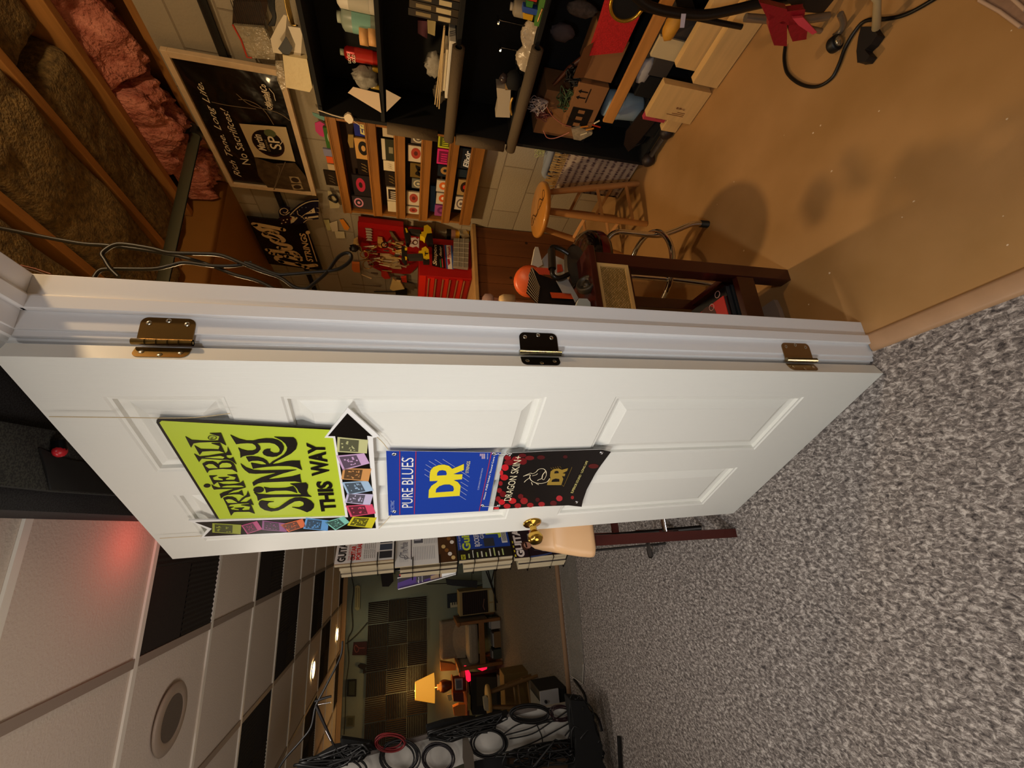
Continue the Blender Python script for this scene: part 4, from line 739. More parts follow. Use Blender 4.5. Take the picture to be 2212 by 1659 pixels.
for pts in ([(1170,1410),(1200,1450),(1150,1620)], [(1250,1380),(1200,1500),(1155,1620)], [(1175,1400),(1230,1400)], [(850,850),(920,855),(1020,900),(1090,970),(1150,1065)], [(830,800),(960,900),(1180,960),(1290,1030)], [(620,870),(760,900),(1000,930)]):
    m.stroke(catmull([at(300+a/3.95, b/3.95, 0, PX) for a, b in pts], 4) if len(pts) > 2 else [at(300+a/3.95, b/3.95, 0, PX) for a, b in pts], .0035, (-1, 0, 0), silver)
m.build('guitar_strings_print', g); m = MB(); m.poly([at(300+a/3.95, b/3.95, 0, 2.1285) for a, b in [(985,1340),(1150,1395),(1330,1388),(1420,1500),(1480,1630),(1250,1640),(1100,1600),(1020,1500)]], mat('#62503a', .35, .1, (30, .5))); m.build('guitar_print', g)
settle(g)
# Gibson sign
Z6 = (440, 380, 6.38); GX = 2.135
def gp_(x, y, X=GX): return at(440+x/6.38, 380+y/6.38, 0, X)
g = thing('wall_sign', 'black tin sign with cream script lettering over the word STRINGS', 'sign')
m = MB(); q = [gp_(*p) for p in ((930,1215),(1600,1290),(1400,590),(590,560))]
m.prism([gp_(900,1212), gp_(1590,1300), gp_(1640,1290), gp_(1420,690), gp_(1390,650), gp_(590,565)], (.012, 0, 0), mat('#0d0a08', .15, coat=.5)); m.build('plate', g)
m = MB(); cr_ = mat('#e2c28c', .4); bw_ = .034
def fat(pts, w_=bw_): 
    w_ *= 1.2
    P_ = catmull([gp_(x, y, GX-.0015) for x, y in pts], 5); m.stroke(P_, w_, (-1, 0, 0), cr_)
    for e in (P_[0], P_[-1]): m.poly([e+Vector((0, w_/2*math.cos(t), w_/2*math.sin(t))) for t in [k*math.tau/12 for k in range(12)]], cr_)
fat([(1080,1185),(1010,1150),(1010,1120),(1060,1110)], .03); fat([(1060,1180),(1200,1210),(1400,1240),(1540,1230)], .036); fat([(1290,1210),(1420,1265)], .034)   # G
fat([(1140,1110),(1250,1140),(1330,1155)]); fat([(925,1065),(1010,1085)], .03)                          # i and dot
fat([(880,1020),(1020,1040),(1180,1060),(1290,1100),(1330,1130),(1280,1120)], .032); fat([(1150,1060),(1240,1050),(1300,1090)], .03)   # b
fat([(1035,990),(1120,1010),(1190,1000),(1170,960),(1050,940),(960,900),(950,880),(1040,900)], .030)                          # s
fat([(850,790),(840,820),(950,860),(1070,900),(1090,870),(1000,810),(900,780),(855,795)], .030)                         # o
fat([(700,670),(790,740),(900,750),(1000,780)], .036); fat([(700,665),(850,690),(1000,720),(1095,740)], .032)                    # n
m.text('STRINGS', [gp_(1515,1185,GX-.0015), gp_(1400,790,GX-.0015), gp_(1315,790,GX-.0015), gp_(1420,1175,GX-.0015)], cr_, .03, .1)
m.stroke([gp_(1435,800,GX-.0015), gp_(1560,1180,GX-.0015)], .007, (-1, 0, 0), cr_); m.poly([gp_(1435+32*math.cos(t), 780+26*math.sin(t), GX-.0014) for t in [k*math.tau/12 for k in range(12)]], cr_)
m.build('lettering', g); settle(g)
# cat shaped wall hanging
g = thing('cat_wall_hanging', 'flat navy cat with white curled tail hanging between poster and script sign', 'wall hanging')
navy = mat('#1a1830', .35); cw = mat('#e6d4ac', .5); CXp = 2.125
def cp(x, y, X=CXp): return gp_(x, y, X)
m = MB(); m.prism([cp(x, y) for x, y in [(1580,330),(1500,335),(1400,360),(1300,410),(1220,480),(1190,500),(1190,450),(1130,425),(1070,435),(1030,490),(1040,560),(1060,600),(1070,670),(1150,680),(1230,660),(1300,670),(1380,650),(1440,610),(1585,595)]], (.010, 0, 0), navy); m.build('body', g)
m = MB(); S = lambda pts, w_=.006, n=5: m.stroke(catmull([cp(x, y, CXp-.001) for x, y in pts], n), w_, (-1, 0, 0), cw)
S([(1585,345),(1480,350),(1380,385),(1280,450),(1190,540)]); S([(1185,500),(1120,540),(1060,520),(1055,470),(1110,445),(1160,475),(1130,510),(1095,500)]); S([(1290,480),(1300,530),(1350,560),(1390,600)], .005); S([(1440,500),(1380,540),(1340,575)], .004); S([(1375,645),(1430,605),(1500,600)], .005)
m.poly([cp(*p, CXp-.0015) for p in [(1190,550),(1300,575),(1240,640),(1200,655)]], cw); m.poly([cp(*p, CXp-.0015) for p in [(1400,530),(1520,440),(1540,510)]], cw); m.poly([cp(*p, CXp-.0015) for p in [(1390,570),(1580,545),(1580,570),(1400,595)]], cw)
for p in ((1260,575),(1480,490),(1430,572)): m.poly([cp(p[0]+9*math.cos(t), p[1]+9*math.sin(t), CXp-.002) for t in [k*math.tau/8 for k in range(8)]], navy)
for k in range(3): S([(1555,440+60*k),(1590,450+60*k)], .003, 1)
for p in ((1355,435),(1410,435),(1290,510),(1320,470),(1240,520)): m.poly([cp(p[0]+7*math.cos(t), p[1]+7*math.sin(t), CXp-.0015) for t in [k*math.tau/8 for k in range(8)]], mat('#8088a0', .5))
m.build('markings', g)
m = MB(); m.prism([cp(x, y, CXp-.006) for x, y in [(1030,590),(1070,575),(1120,545),(1160,560),(1210,570),(1190,620),(1160,660),(1120,670),(1060,668),(1075,630)]], (.006, 0, 0), mat('#2a1420', .4))
for p, c in (((1100,610),cw),((1150,600),cw),((1130,640),cw),((1200,590),mat('#b03020',.5)),((1075,655),cw)): m.poly([cp(p[0]+11*math.cos(t), p[1]+8*math.sin(t), CXp-.0075) for t in [k*math.tau/8 for k in range(8)]], c)
m.build('face', g); settle(g)
# black pipe along the wall, grey pipe across the ceiling
m = MB(); pm = mat('#2c2a26', .5, .2); m.cyl((2.178, .0, 2.212), (2.178, 4.58, 2.212), .019, pm, 16); solo(m, 'wall_pipe', 'dark pipe running along the block wall behind poster and signs', 'pipe')
g = thing('ceiling_pipe', 'grey green pipe crossing below the joists toward the pink insulation', 'pipe'); pg = mat('#5c5a46', .45, .2)
m = MB(); m.cyl((.51, 2.03, 2.487), (2.13, 2.03, 2.487), .025, pg, 20); m.build('run', g); m = MB(); m.tube([(2.10, 2.03, 2.487), (2.14, 2.03, 2.487), (2.155, 2.03, 2.51), (2.155, 2.03, 2.56)], .030, mat('#1e1c1a', .4), 16); m.build('elbow', g); settle(g)
# ------------------------------------------------------------------ string display rack
cedar = mat('#a0692e', .45, 0, (7, .35), (50, .08), stretch=(2, .3, 2)); Z5z = (660, 230, 5.267); RX = 2.105
g = thing('display_rack', 'wooden wall rack with six rails full of guitar string packets', 'rack')
m = MB(); m.box(2.11, 2.197, 2.495, 2.512, .912, 1.785, cedar); m.build('side_panel', g); m = MB(); m.box(2.11, 2.197, 1.790, 1.807, .912, 1.785, cedar); m.build('side_panel', g)
m = MB(); m.box(2.190, 2.198, 1.808, 2.494, .912, 1.785, mat('#2c1a0e', .8)); m.build('back_panel', g)
rails = []
for (rt_, rb, lt, lb_) in (((215,92),(345,105),(430,1220),(522,1225)), ((650,155),(790,165),(775,1225),(875,1232)), ((995,240),(1130,255),(1035,1250),(1138,1258)), ((1315,300),(1440,310),(1292,1275),(1393,1282)), ((1640,320),(1762,335),(1550,1310),(1640,1318)), ((1885,370),(2050,385),(1765,1338),(1885,1340))):
    f = lambda p: at(Z5z[0]+p[0]/Z5z[2], Z5z[1]+p[1]/Z5z[2], 0, RX)
    zt = (f(rt_).z+f(lt).z)/2; zb = (f(rb).z+f(lb_).z)/2; rails.append((zt, zb))
    m = MB(); y0, y1 = 1.784, 2.518; m.box(RX, RX+.014, y0, y1, zb, zt, cedar); m.box(RX-.005, RX, y0, y1, zt-.012, zt-.004, cedar); m.box(RX-.003, RX, y0, y1, zt-.020, zt-.015, cedar); m.build('rail', g, .001)
    m = MB(); m.box(RX+.014, 2.189, 1.808, 2.494, zb, zb+.008, cedar); m.build('ledge', g)
settle(g)
SPN = 'string packets in the wooden wall rack'
def packs(row, rail, items):
    for y0, y1, x0, c, deco, lb in items:
        f = lambda p: at(Z5z[0]+p[0]/Z5z[2], Z5z[1]+p[1]/Z5z[2], 0, 2.135)
        xm = x0; a = f((xm, y0)); b = f((xm+10, y1)); zt = (a.z+b.z)/2; ya, yb = sorted((a.y, b.y))
        zb = (rails[rail][1]+.009) if rail is not None else zt-.09
        ya = max(ya, 1.81)+.002; yb = min(yb, 2.492)-.002
        m = MB(); m.box(2.133, 2.145, ya, yb, zb, zt, mat(c, .35)); q = [Vector((2.1325, yb, zb)), Vector((2.1325, ya, zb)), Vector((2.1325, ya, zt)), Vector((2.1325, yb, zt))]
        hh = zt-zb; v0 = max(0, min(.7, 1-.08/hh))
        if deco:
            kind, dc = deco[0], mat(deco[1], .4)
            if kind == 'ring': m.qell(q, .5, (1+v0)/2, .38, .34*(1-v0)*1.1, dc, .0004); m.qell(q, .5, (1+v0)/2, .27, .24*(1-v0)*1.1, mat(c, .35), .0007); m.qell(q, .5, (1+v0)/2, .12, .1*(1-v0)*1.2, mat(deco[2] if len(deco) > 2 else deco[1], .4), .001)
            elif kind == 'disc': m.qell(q, .55, (1+v0)/2-.05, .34, .32*(1-v0)*1.1, dc, .0004); m.qell(q, .55, (1+v0)/2-.05, .14, .13*(1-v0)*1.1, mat(deco[2] if len(deco) > 2 else c, .4), .0007)
            elif kind == 'band': m.qrect(q, 0, 1, 1-.25*(1-v0), 1, dc, .0004); m.qrect(q, .35, .65, v0+.2*(1-v0), v0+.5*(1-v0), mat(deco[2] if len(deco) > 2 else deco[1], .4), .0005)
            elif kind == 'text': m.qtext(q, deco[2], .08, .92, v0+.15*(1-v0), v0+.6*(1-v0), dc, .03, .2, .0005)
            elif kind == 'box': m.qrect(q, .12, .88, v0+.1*(1-v0), 1-.12*(1-v0), dc, .0004); [m.qrect(q, .2+.15*k, .27+.15*k, v0+.25*(1-v0), 1-.3*(1-v0), mat(c, .4), .0006) for k in range(4)]
            elif kind == 'scr': [m.stroke([bil(q, .2+.2*k, v0+.3*(1-v0)), bil(q, .35+.2*k, v0+.7*(1-v0)), bil(q, .3+.2*k, v0+.4*(1-v0))], .002, (-1, 0, 0), dc, .0006) for k in range(3)]
        solo(m, 'string_pack', lb, 'string packet', SPN)
packs(1, 1, [(140,330,545,'#1e2a86',('text','#e0d890','EB'),'dark blue packet beside the white dongle, under the top rail'),(350,590,560,'#c89a58',('disc','#1a1614','#c89a58'),'tan packet with black circle and blue band under the top rail'),(590,770,585,'#1a1210',('scr','#b89a60'),'black packet with small gold symbol under the top rail'),(770,1005,535,'#2a2426',('disc','#b8304a','#3a2420'),'black packet with red oval under the top rail'),(1012,1200,535,'#3a3436',('ring','#d890a8'),'dark packet with big pink ring at the left end under the top rail')])
packs(2, 2, [(200,340,870,'#c8b89c',('scr','#9a8a70'),'white packet with scrawl at the right end of second row'),(355,600,862,'#343628',('band','#cfc4ac','#8a8468'),'dark green box with pale top band in second row'),(605,725,882,'#d8caac',('scr','#b8a88c'),'cream packet next to the green box in second row'),(728,900,900,'#241c18',('scr','#a88c50'),'black glossy box in second row'),(912,1065,920,'#d8ccb4',('box','#2a2018'),'white packet with black squares in second row'),(1070,1195,930,'#d6c8a8',None,'plain cream packet at the left end of second row')])
packs(3, 3, [(285,415,1195,'#6a5f58',('ring','#d8d0b8','#d8d0b8'),'grey packet with white swirl at the right end of third row'),(430,620,1160,'#cfc0aa',('disc','#a84030','#5c2a24'),'white packet with red circle, third row, nearest the swirl one'),(635,800,1185,'#6c5628',('text','#14100c','M'),'gold packet with black letter in third row'),(810,925,1205,'#6a6a60',('ring','#c8c0a0'),'clear packet with round coil in third row'),(960,1115,1145,'#cfc2ac',('disc','#a84838','#6a2c24'),'white packet with red circle, third row, second from left'),(1128,1250,1143,'#d0c4ae',('disc','#a84838','#6a2c24'),'white packet with red circle at the left end of third row')])
packs(4, 4, [(290,465,1505,'#c4c830',('box','#4a5218'),'bright yellow-green packet in fourth row'),(470,650,1492,'#d8307c',('box','#7c1848'),'hot pink packet in fourth row'),(655,790,1500,'#1e2630',('disc','#a8824c'),'navy packet with tan disc in fourth row'),(830,965,1485,'#c8c0b0',('disc','#d86a28','#e8dcc8'),'orange circle packet beside the navy one in fourth row'),(975,1105,1482,'#c8c0b0',('disc','#d05a24','#e8dcc8'),'orange circle packet beside the purple one in fourth row'),(1115,1240,1465,'#9a4a88',('disc','#6c2c60'),'purple packet at the left end of fourth row')])
packs(5, 5, [(372,450,1770,'#b83020',('disc','#e07050'),'red packet at the right end of bottom row'),(460,700,1740,'#14202c',('text','#e8ecf0','Elixir'),'navy box with white slanted brand lettering in bottom row'),(705,800,1728,'#1c2c3a',None,'plain navy box in bottom row'),(822,1005,1725,'#a88c5c',('disc','#2c1814','#c02c24'),'tan packet with black and red disc in bottom row'),(1018,1170,1695,'#d0c8bc',('ring','#6a5c58'),'white packet with small arc at the left end of bottom row')])
packs(0, 0, [(235,470,215,'#3a6a2a',('disc','#b8c0a0'),'green packet standing on the top rail'),(475,560,200,'#8a8aa8',None,'lavender packet standing on the top rail'),(562,640,235,'#e0602c',None,'orange packet standing on the top rail'),(650,720,250,'#c8b08c',None,'cream carton standing on the top rail'),(725,890,215,'#2a2018',('scr','#8a7a60'),'black packet standing on the top rail')])
slabthing('string_pack', 'clear gold wrapped packet above the tan one in the top row', 'string packet', 2.13, zz(*Z5z, [(485,320),(545,325),(545,470),(505,470),(480,400)]), .006, mat('#b89a58', .2, .4), SPN)
slabthing('string_pack', 'blue card standing tall behind the purple packet in fourth row', 'string packet', 2.16, zz(*Z5z, [(1425,905),(1480,910),(1470,1200),(1415,1190)]), .006, mat('#20508c', .4), SPN)
slabthing('pick_card', 'pink skull shaped card hanging over the rack top', 'card', 2.15, zz(*Z5z, [(105,190),(160,170),(215,200),(225,300),(205,350),(160,330),(115,280)]), .004, mat('#c83c7c', .4), 'cards above the rack'); slabthing('pick_card', 'teal card with black print above the rack top', 'card', 2.15, zz(*Z5z, [(75,70),(130,85),(215,120),(215,165),(130,130),(85,100)]), .004, mat('#6a9a90', .4), 'cards above the rack')
m = MB(); m.prism(px(2.16, zz(*Z5z, [(250,960),(290,970),(390,1120),(380,1155),(280,1160)])), (.006, 0, 0), mat('#c0b490', .3)); random.seed(2)
c = at(660+330/5.267, 230+1050/5.267, 0, 2.15)
for k in range(4): m.tube([c+Vector((0, .04*math.cos(a)*(1-.1*k), .022*math.sin(a)*(1+.1*k)+.004*k)) for a in [j*math.tau/14 for j in range(14)]], .0022, BLACK, 5, True)
solo(m, 'cable_packet', 'clear packet of black looped cord hanging left above the rack', 'cable')
for k, (pts, c, lb) in enumerate((([(205,1290),(265,1290),(290,1410),(250,1410)], '#c8c48c', 'narrow yellow-green sticky note by the rack side'), ([(270,1330),(360,1300),(370,1420),(300,1422)], '#d8ccb0', 'white sticky note under the orange one'), ([(385,1290),(430,1285),(500,1380),(480,1410),(440,1400)], '#e8922c', 'orange sticky note curling from the wall'), ([(330,1422),(440,1425),(450,1500),(350,1500)], '#d8cfae', 'cream note paper below the sticky notes'))):
    slabthing('sticky_note', lb, 'note', 2.185, zz(*Z5z, pts), .002, mat(c, .6), 'notes taped to the block wall')
# ------------------------------------------------------------------ workbench with red tool chest
g = thing('workbench', 'workbench with knotty vertical board front at the end of the workshop', 'workbench')
m = MB(); m.box(.95, 2.195, 2.60, 3.3, .855, .885, mat('#b8905a', .5, 0, (12, .2))); m.build('bench_top', g, .003); m = MB(); kn_ = mat('#7c4a26', .55, 0, (3, .45), (20, .1), stretch=(3, 1, .4))
x = 2.19
for w_ in (.10, .15, .10, .15, .12, .14, .10, .15, .2): m.box(x-w_+.004, x, 2.625, 2.64, .0, .854, kn_); x -= w_
m.box(.95, 2.19, 2.641, 2.65, 0, .85, BLACK); m.build('board_front', g)
m = MB(); kd = mat('#2e180c', .6)
for (x_, z_, r_) in ((1.20, .74, .03), (1.75, .6, .012), (1.42, .3, .014), (2.08, .45, .012)): m.lathe([(0, .0005), (r_*.6, .0008), (r_, 0)], kd, (x_, 2.6245, z_), (0, -1, 0), 14)
m.build('wood_knots', g); settle(g)
def yq(Y, pts, z=(760, 460, 7.9)): return [at(z[0]+a/z[2], z[1]+b/z[2], 1, Y) for a, b in pts]
redp = mat('#a01414', .35, .1); redb = mat('#c82414', .35, .1)
# tool chest: side toward us at y 2.70, drawers toward the doorway
xc = at(760+1100/7.9, 460+1060/7.9, 1, 2.70).x; zt = 1.16
g = thing('tool_chest', 'red steel tool chest with stickers on its side and slim drawers', 'tool chest')
m = MB(); m.box(xc, xc+.34, 2.70, 3.25, .886, at(760+1150/7.9, 460+1060/7.9, 1, 2.70).z, redp); m.build('body', g, .003)
ztop = at(760+1150/7.9, 460+1060/7.9, 1, 2.70).z
m = MB(); m.box(xc-.004, xc, 2.70, 3.25, ztop-.05, ztop, redb); m.build('lid_panel', g)
n_ = 6; dh = (ztop-.06-.90)/n_
for k in range(n_):
    z0 = .90+dh*k; m = MB(); m.box(xc-.008, xc, 2.72, 3.24, z0, z0+dh-.004, redb if k % 2 else redp); d_ = m.build('drawer', g); m = MB(); m.box(xc-.016, xc-.0085, 2.72, 3.24, z0+dh-.014, z0+dh-.005, mat('#d8a878', .3, .7)); m.build('drawer_pull', d_)
m = MB(); q = yq(2.698, [(1375,920),(1360,540),(1240,540),(1250,920)]); 
def stick(pts, mt, Y=2.697): m.poly(yq(Y, pts), mt)
stick([(1370,535),(1560,545),(1590,950),(1500,930),(1370,900)], mat('#100c0c', .4)); 
m.text('Snapon', yq(2.6955, [(1470,905),(1465,545),(1390,545),(1380,880)]), prn, .03, .2); m.text('Racing', yq(2.6955, [(1545,760),(1545,590),(1490,560),(1495,720)]), prn, .02, .2)
stick([(1500,790),(1515,930),(1530,930),(1515,790)], mat('#3a8a50', .4), 2.696); stick([(1530,780),(1545,930),(1562,930),(1547,780)], mat('#c84040', .4), 2.696)
stick([(1578,545),(1715,555),(1745,960),(1615,955)], mat('#3c5aa8', .4)); stick([(1610,550),(1685,552),(1715,958),(1640,956)], mat('#e0d8d0', .4), 2.6965); m.text('Thrush', yq(2.6955, [(1690,770),(1680,570),(1630,570),(1640,770)]), mat('#c02c20', .4), .03, .2); stick([(1630,790),(1665,780),(1680,860),(1645,900)], mat('#a8202c', .4), 2.696)
m.build('sticker', g); settle(g)
# flat organizer, cans
m = MB(); Y = 2.66; q = yq(Y, [(1740,430),(2000,440),(1985,935),(1730,905)]); m.prism(q, (0, .03, 0), mat('#8a8478', .25, 0, (10, .2)))
for k in range(1, 6):
    for j in range(1, 3):
        a = q[0]*(1-j/3)+q[1]*j/3; b = q[3]*(1-j/3)+q[2]*j/3; m.tube([a*(1-(k-1)/5)+b*(k-1)/5-Vector((0, .001, 0)), a*(1-k/5)+b*k/5-Vector((0, .001, 0))], .002, mat('#b8b0a0', .3), 4)
    a = q[0]*(1-k/6)+q[3]*k/6; b = q[1]*(1-k/6)+q[2]*k/6; m.tube([a-Vector((0, .001, 0)), b-Vector((0, .001, 0))], .002, mat('#b8b0a0', .3), 4)
solo(m, 'parts_organizer', 'clear grey plastic parts organizer standing against the red tool chest', 'organizer')
def can(name, lb, x, y, z, r, h, bands):
    g = thing(name, lb, 'can', (x, y, z), 'cans on the workbench')
    m = MB(); m.lathe([(0, 0), (r, 0), (r, h), (r*.9, h), (r*.88, h-.003), (0, h-.003)], mat('#8c8a80', .25, .8)); m.build('body', g)
    for a, b, c in bands: m = MB(); m.lathe([(r+.0008, h*a), (r+.0008, h*b)], mat(c, .35)); m.build('label_band', g)
    return g
ca = at(760+1700/7.9, 460+330/7.9, 1, 2.72)
can('paint_can', 'tin with yellow lower label and black upper label beside the drill', ca.x, 2.74, .886, .045, .185, [(.05, .30, '#d8a818'), (.30, .42, '#141210'), (.45, .62, '#d8a020'), (.62, .80, '#c89a90'), (.80, .98, '#12100e')])
m = MB(); m.prism(yq(2.68, [(1760,190),(1900,200),(2010,400),(1900,440),(1830,300)]), (0, .02, 0), plastic); solo(m, 'plastic_wrap', 'torn clear wrapping on the bench beside the yellow tin', 'plastic')
# drills
def drill(name, lb, Y, z, bat, grip, body, chuck):
    g = thing(name, lb, 'drill', group='cordless drills hanging by the tool chest'); ym = mat('#d8b818', .4); bmm = mat('#141312', .5)
    for nm, pts, mm, th in (('battery', bat, bmm, .06), ('grip', grip, mat('#2c2a26', .6), .035), ('motor_housing', body, ym, .055), ('chuck', chuck, bmm, .04)):
        m = MB(); m.prism(yq(Y, pts, z), (0, th, 0), mm); m.build(nm, g, .003)
    return g
d = drill('cordless_drill', 'yellow and black drill hanging higher and nearer the string rack', 2.60, (760, 460, 7.9), [(880,235),(955,250),(1010,400),(975,500),(925,480),(900,330)], [(975,265),(1175,290),(1190,360),(1010,340)], [(1165,330),(1225,315),(1230,220),(1290,200),(1350,250),(1370,350),(1290,340),(1250,440),(1215,400),(1165,385)], [(1275,360),(1370,340),(1390,520),(1300,520),(1265,440)])
m = MB(); m.poly(yq(2.598, [(905,255),(935,260),(960,330),(930,340)], (760, 460, 7.9)), mat('#d8b818', .4)); m.build('battery_badge', d); settle(d)
d = drill('cordless_drill', 'yellow and black drill hanging lower beside the SNAPON style sticker'.replace('SNAPON style', 'white lettered'), 2.60, (760, 460, 7.9), [(850,560),(910,570),(945,590),(945,800),(905,810),(850,740)], [(945,700),(1200,690),(1215,770),(955,775)], [(1140,650),(1190,640),(1195,600),(1260,570),(1310,620),(1325,780),(1280,800),(1225,780),(1210,690),(1140,685)], [(1215,770),(1320,790),(1330,830),(1225,830)])
m = MB(); m.poly(yq(2.598, [(905,590),(945,590),(945,640),(905,640)], (760, 460, 7.9)), mat('#d8b818', .4)); m.poly(yq(2.598, [(905,740),(940,750),(935,805),(915,805)], (760, 460, 7.9)), mat('#d8b818', .4)); m.text('T', yq(2.598, [(1300,735),(1300,655),(1245,655),(1245,735)], (760, 460, 7.9)), BLACK, .03); m.build('battery_badge', d); settle(d)
# red peg panel with hanging tools
def wp(pts, X): return [at(760+a/7.9, 460+b/7.9, 0, X) for a, b in pts]
g = thing('peg_panel', 'red steel tool panel on the block wall crowded with hanging tools', 'tool panel')
m = MB(); m.prism(wp([(100,170),(870,250),(1380,300),(1380,640),(1000,1040),(860,1040),(520,1010),(300,900),(110,500)], 2.17), (.018, 0, 0), redp); m.build('panel', g)
m = MB(); m.prism(wp([(110,150),(880,240),(880,330),(110,235)], 2.12), (.05, 0, 0), redp); m.build('frame_rail', g)
m = MB()
for k in range(5): m.prism(wp([(225+12*k,262+45*k),(330,270+45*k),(352,300+45*k),(240,290+45*k)], 2.15), (.004, 0, 0), mat('#a8a090', .4))
m.build('white_lettering', g)
m = MB(); m.prism(wp([(960,560),(1020,490),(1000,430),(1090,420),(1120,450),(1160,420),(1185,520),(1140,600),(1100,570),(1040,590)], 2.165), (.003, 0, 0), mat('#d0c4c0', .4)); m.poly([p-Vector((.001, 0, 0)) for p in wp([(1040+50+48*math.cos(t)-10, 500+45*math.sin(t)) for t in [k*math.tau/16 for k in range(16)]], 2.165)], mat('#5a2420', .4)); m.poly([p-Vector((.002, 0, 0)) for p in wp([(1085+30*math.cos(t), 500+28*math.sin(t)) for t in [k*math.tau/12 for k in range(12)]], 2.165)], mat('#d8cfc8', .4)); m.build('round_sticker', g)
settle(g)
random.seed(11)
tools = [('pliers', [(440,440),(520,450),(560,560),(500,600),(440,560)], '#c89a50', 'brass coloured pliers head hanging on the red panel'), ('chisel', [(640,320),(690,330),(830,520),(790,560),(700,450)], '#6a5c40', 'long tan blade hanging diagonally on the red panel'), ('tool_tag', [(735,540),(830,520),(840,600),(740,600)], '#c8a870', 'small cream tag beside the long blade on the red panel'), ('cutter', [(650,620),(720,590),(770,640),(720,720),(650,690)], '#b83018', 'orange-red handled cutter at the middle of the red panel'),
 ('wrench_head', [(700,690),(820,640),(840,720),(760,760)], '#5a5048', 'grey metal wrench end under the orange cutter'), ('bag_of_parts', [(480,720),(640,730),(800,800),(850,960),(700,950),(540,880)], '#c8b080', 'large cream plastic parts bag hanging low on the red panel'), ('red_pouch', [(500,1000),(600,1010),(660,1120),(560,1130),(505,1080)], '#c03020', 'red pouch hanging below the cream bag'), ('red_pouch', [(840,1110),(930,1100),(940,1190),(860,1180)], '#c83820', 'small orange-red pouch near the tool chest corner'),
 ('card', [(0,860),(130,870),(140,1020),(40,1010),(0,960)], '#d87838', 'cream and orange card hung at the far left of the tool wall'), ('bracket', [(850,1190),(1070,1250),(1060,1330),(860,1260)], '#6c5c48', 'brown metal bracket in front of the lamp base'), ('note', [(30,480),(100,440),(110,500),(120,580),(60,640),(20,560)], '#c8a468', 'cream folded paper left of the red panel')]
for nm, pts, c, lb in tools: m = MB(); m.prism(wp(pts, 2.14+random.uniform(-.01, .01)), (.02, 0, 0), mat(c, .4, .1)); solo(m, nm, lb, nm.replace('_', ' '), 'small tools on the red panel')
for k, (cx_, cy_, r_, lb) in enumerate(((215, 710, 70, 'gold wire ring coil on the tool wall, the upper of two'), (275, 880, 85, 'gold wire ring coil on the tool wall, the lower of two'), (560, 545, 55, 'dark cable ring hanging in the middle of the red panel'))):
    m = MB()
    for j in range(6): m.tube(wp([(cx_+(r_+random.uniform(-8, 8))*math.cos(t), cy_+(r_*.85+random.uniform(-8, 8))*math.sin(t)) for t in [i*math.tau/18 for i in range(18)]], 2.08-.004*j), .0028, mat(('#b88c4c', '#a07840', '#2a2420')[k], .3, .5), 5, True)
    solo(m, 'wire_coil', lb, 'wire coil', 'coils on the tool wall')
for k in range(48):
    x = random.uniform(120, 900); y = random.uniform(560, 1090) if x < 520 else random.uniform(450, 1080); L = random.uniform(60, 190); a = random.uniform(-.5, .5)
    m = MB(); c = random.choice(['#b8986a', '#8a6a40', '#d8c8a0', '#7a2018', '#4a3828', '#c8a860', '#a89880'])
    m.tube(wp([(x, y), (x+L*math.cos(a), y+L*math.sin(a))], random.uniform(2.09, 2.14)), [.004, .009], mat(c, .3, .4), 6)
    solo(m, 'hand_tool', 'small hand tool in the dense cluster hanging over the red panel', 'tool', 'hand tools in the dense cluster on the red panel')
m = MB(); m.prism(wp([(740,1300),(945,1310),(945,1400),(750,1400)], 2.15), (.05, 0, 0), BLACK); m.tube(wp([(380,1345),(750,1345)], 2.17), .006, BLACK, 8); solo(m, 'black_caulk_gun', 'black tool with long rod just beside the door jamb', 'tool')
m = MB(); m.tube(wp([(0,1215),(350,1245),(490,1250)], 2.15), [.002, .003, .006], mat('#4a3018', .5), 6); solo(m, 'thin_rod', 'thin dark rod hanging on the block wall left of the tools', 'rod')
g = thing('desk_lamp', 'small cream lamp glowing beside the tool chest', 'lamp'); m = MB(); m.prism(wp([(700,1120),(760,1170),(830,1180),(900,1300),(700,1330),(650,1300)], 2.12), (.02, 0, 0), mat('#e8c880', .6, emit=0)); m.build('lamp_shade', g); settle(g)
m = MB()
for k in range(7): m.tube(wp([(20+12*k, 560), (60+15*k, 610-5*k), (110+10*k, 600+10*k)], 2.05), .006, BLACK if k % 2 else mat('#8a7448', .3, .5), 6)
m.ball(wp([(40, 600)], 2.03)[0], .03, BLACK, 10, .3); solo(m, 'guitar_tuners', 'black and chrome machine parts hanging left of the red panel', 'tool')
# ------------------------------------------------------------------ table by the doorway with its things
mah = mat('#3c120c', .3, 0, (5, .25), coat=.3, stretch=(3, 3, .5)); TZ = .80
g = thing('side_table', 'dark mahogany side table with wicker drawer just inside the doorway', 'table')
m = MB(); m.box(.515, .815, 1.005, 1.33, TZ-.022, TZ, mah); m.build('table_top', g, .004)
for x, y in ((.757, 1.02), (.757, 1.265), (.52, 1.02), (.52, 1.265)): m = MB(); m.box(x, x+.045, y, y+.045, 0, TZ-.023, mah); m.build('leg', g, .002)
m = MB(); m.box(.566, .756, 1.026, 1.044, .65, .776, mah); d_ = m.build('drawer', g)
wick = bpy.data.materials.new('wicker'); wick.use_nodes = True; nt = wick.node_tree; N = nt.nodes; b = N['Principled BSDF']; tc = N.new('ShaderNodeTexCoord'); mp = N.new('ShaderNodeMapping'); mp.inputs['Rotation'].default_value = (math.radians(90), 0, 0); nt.links.new(tc.outputs['Object'], mp.inputs[0])
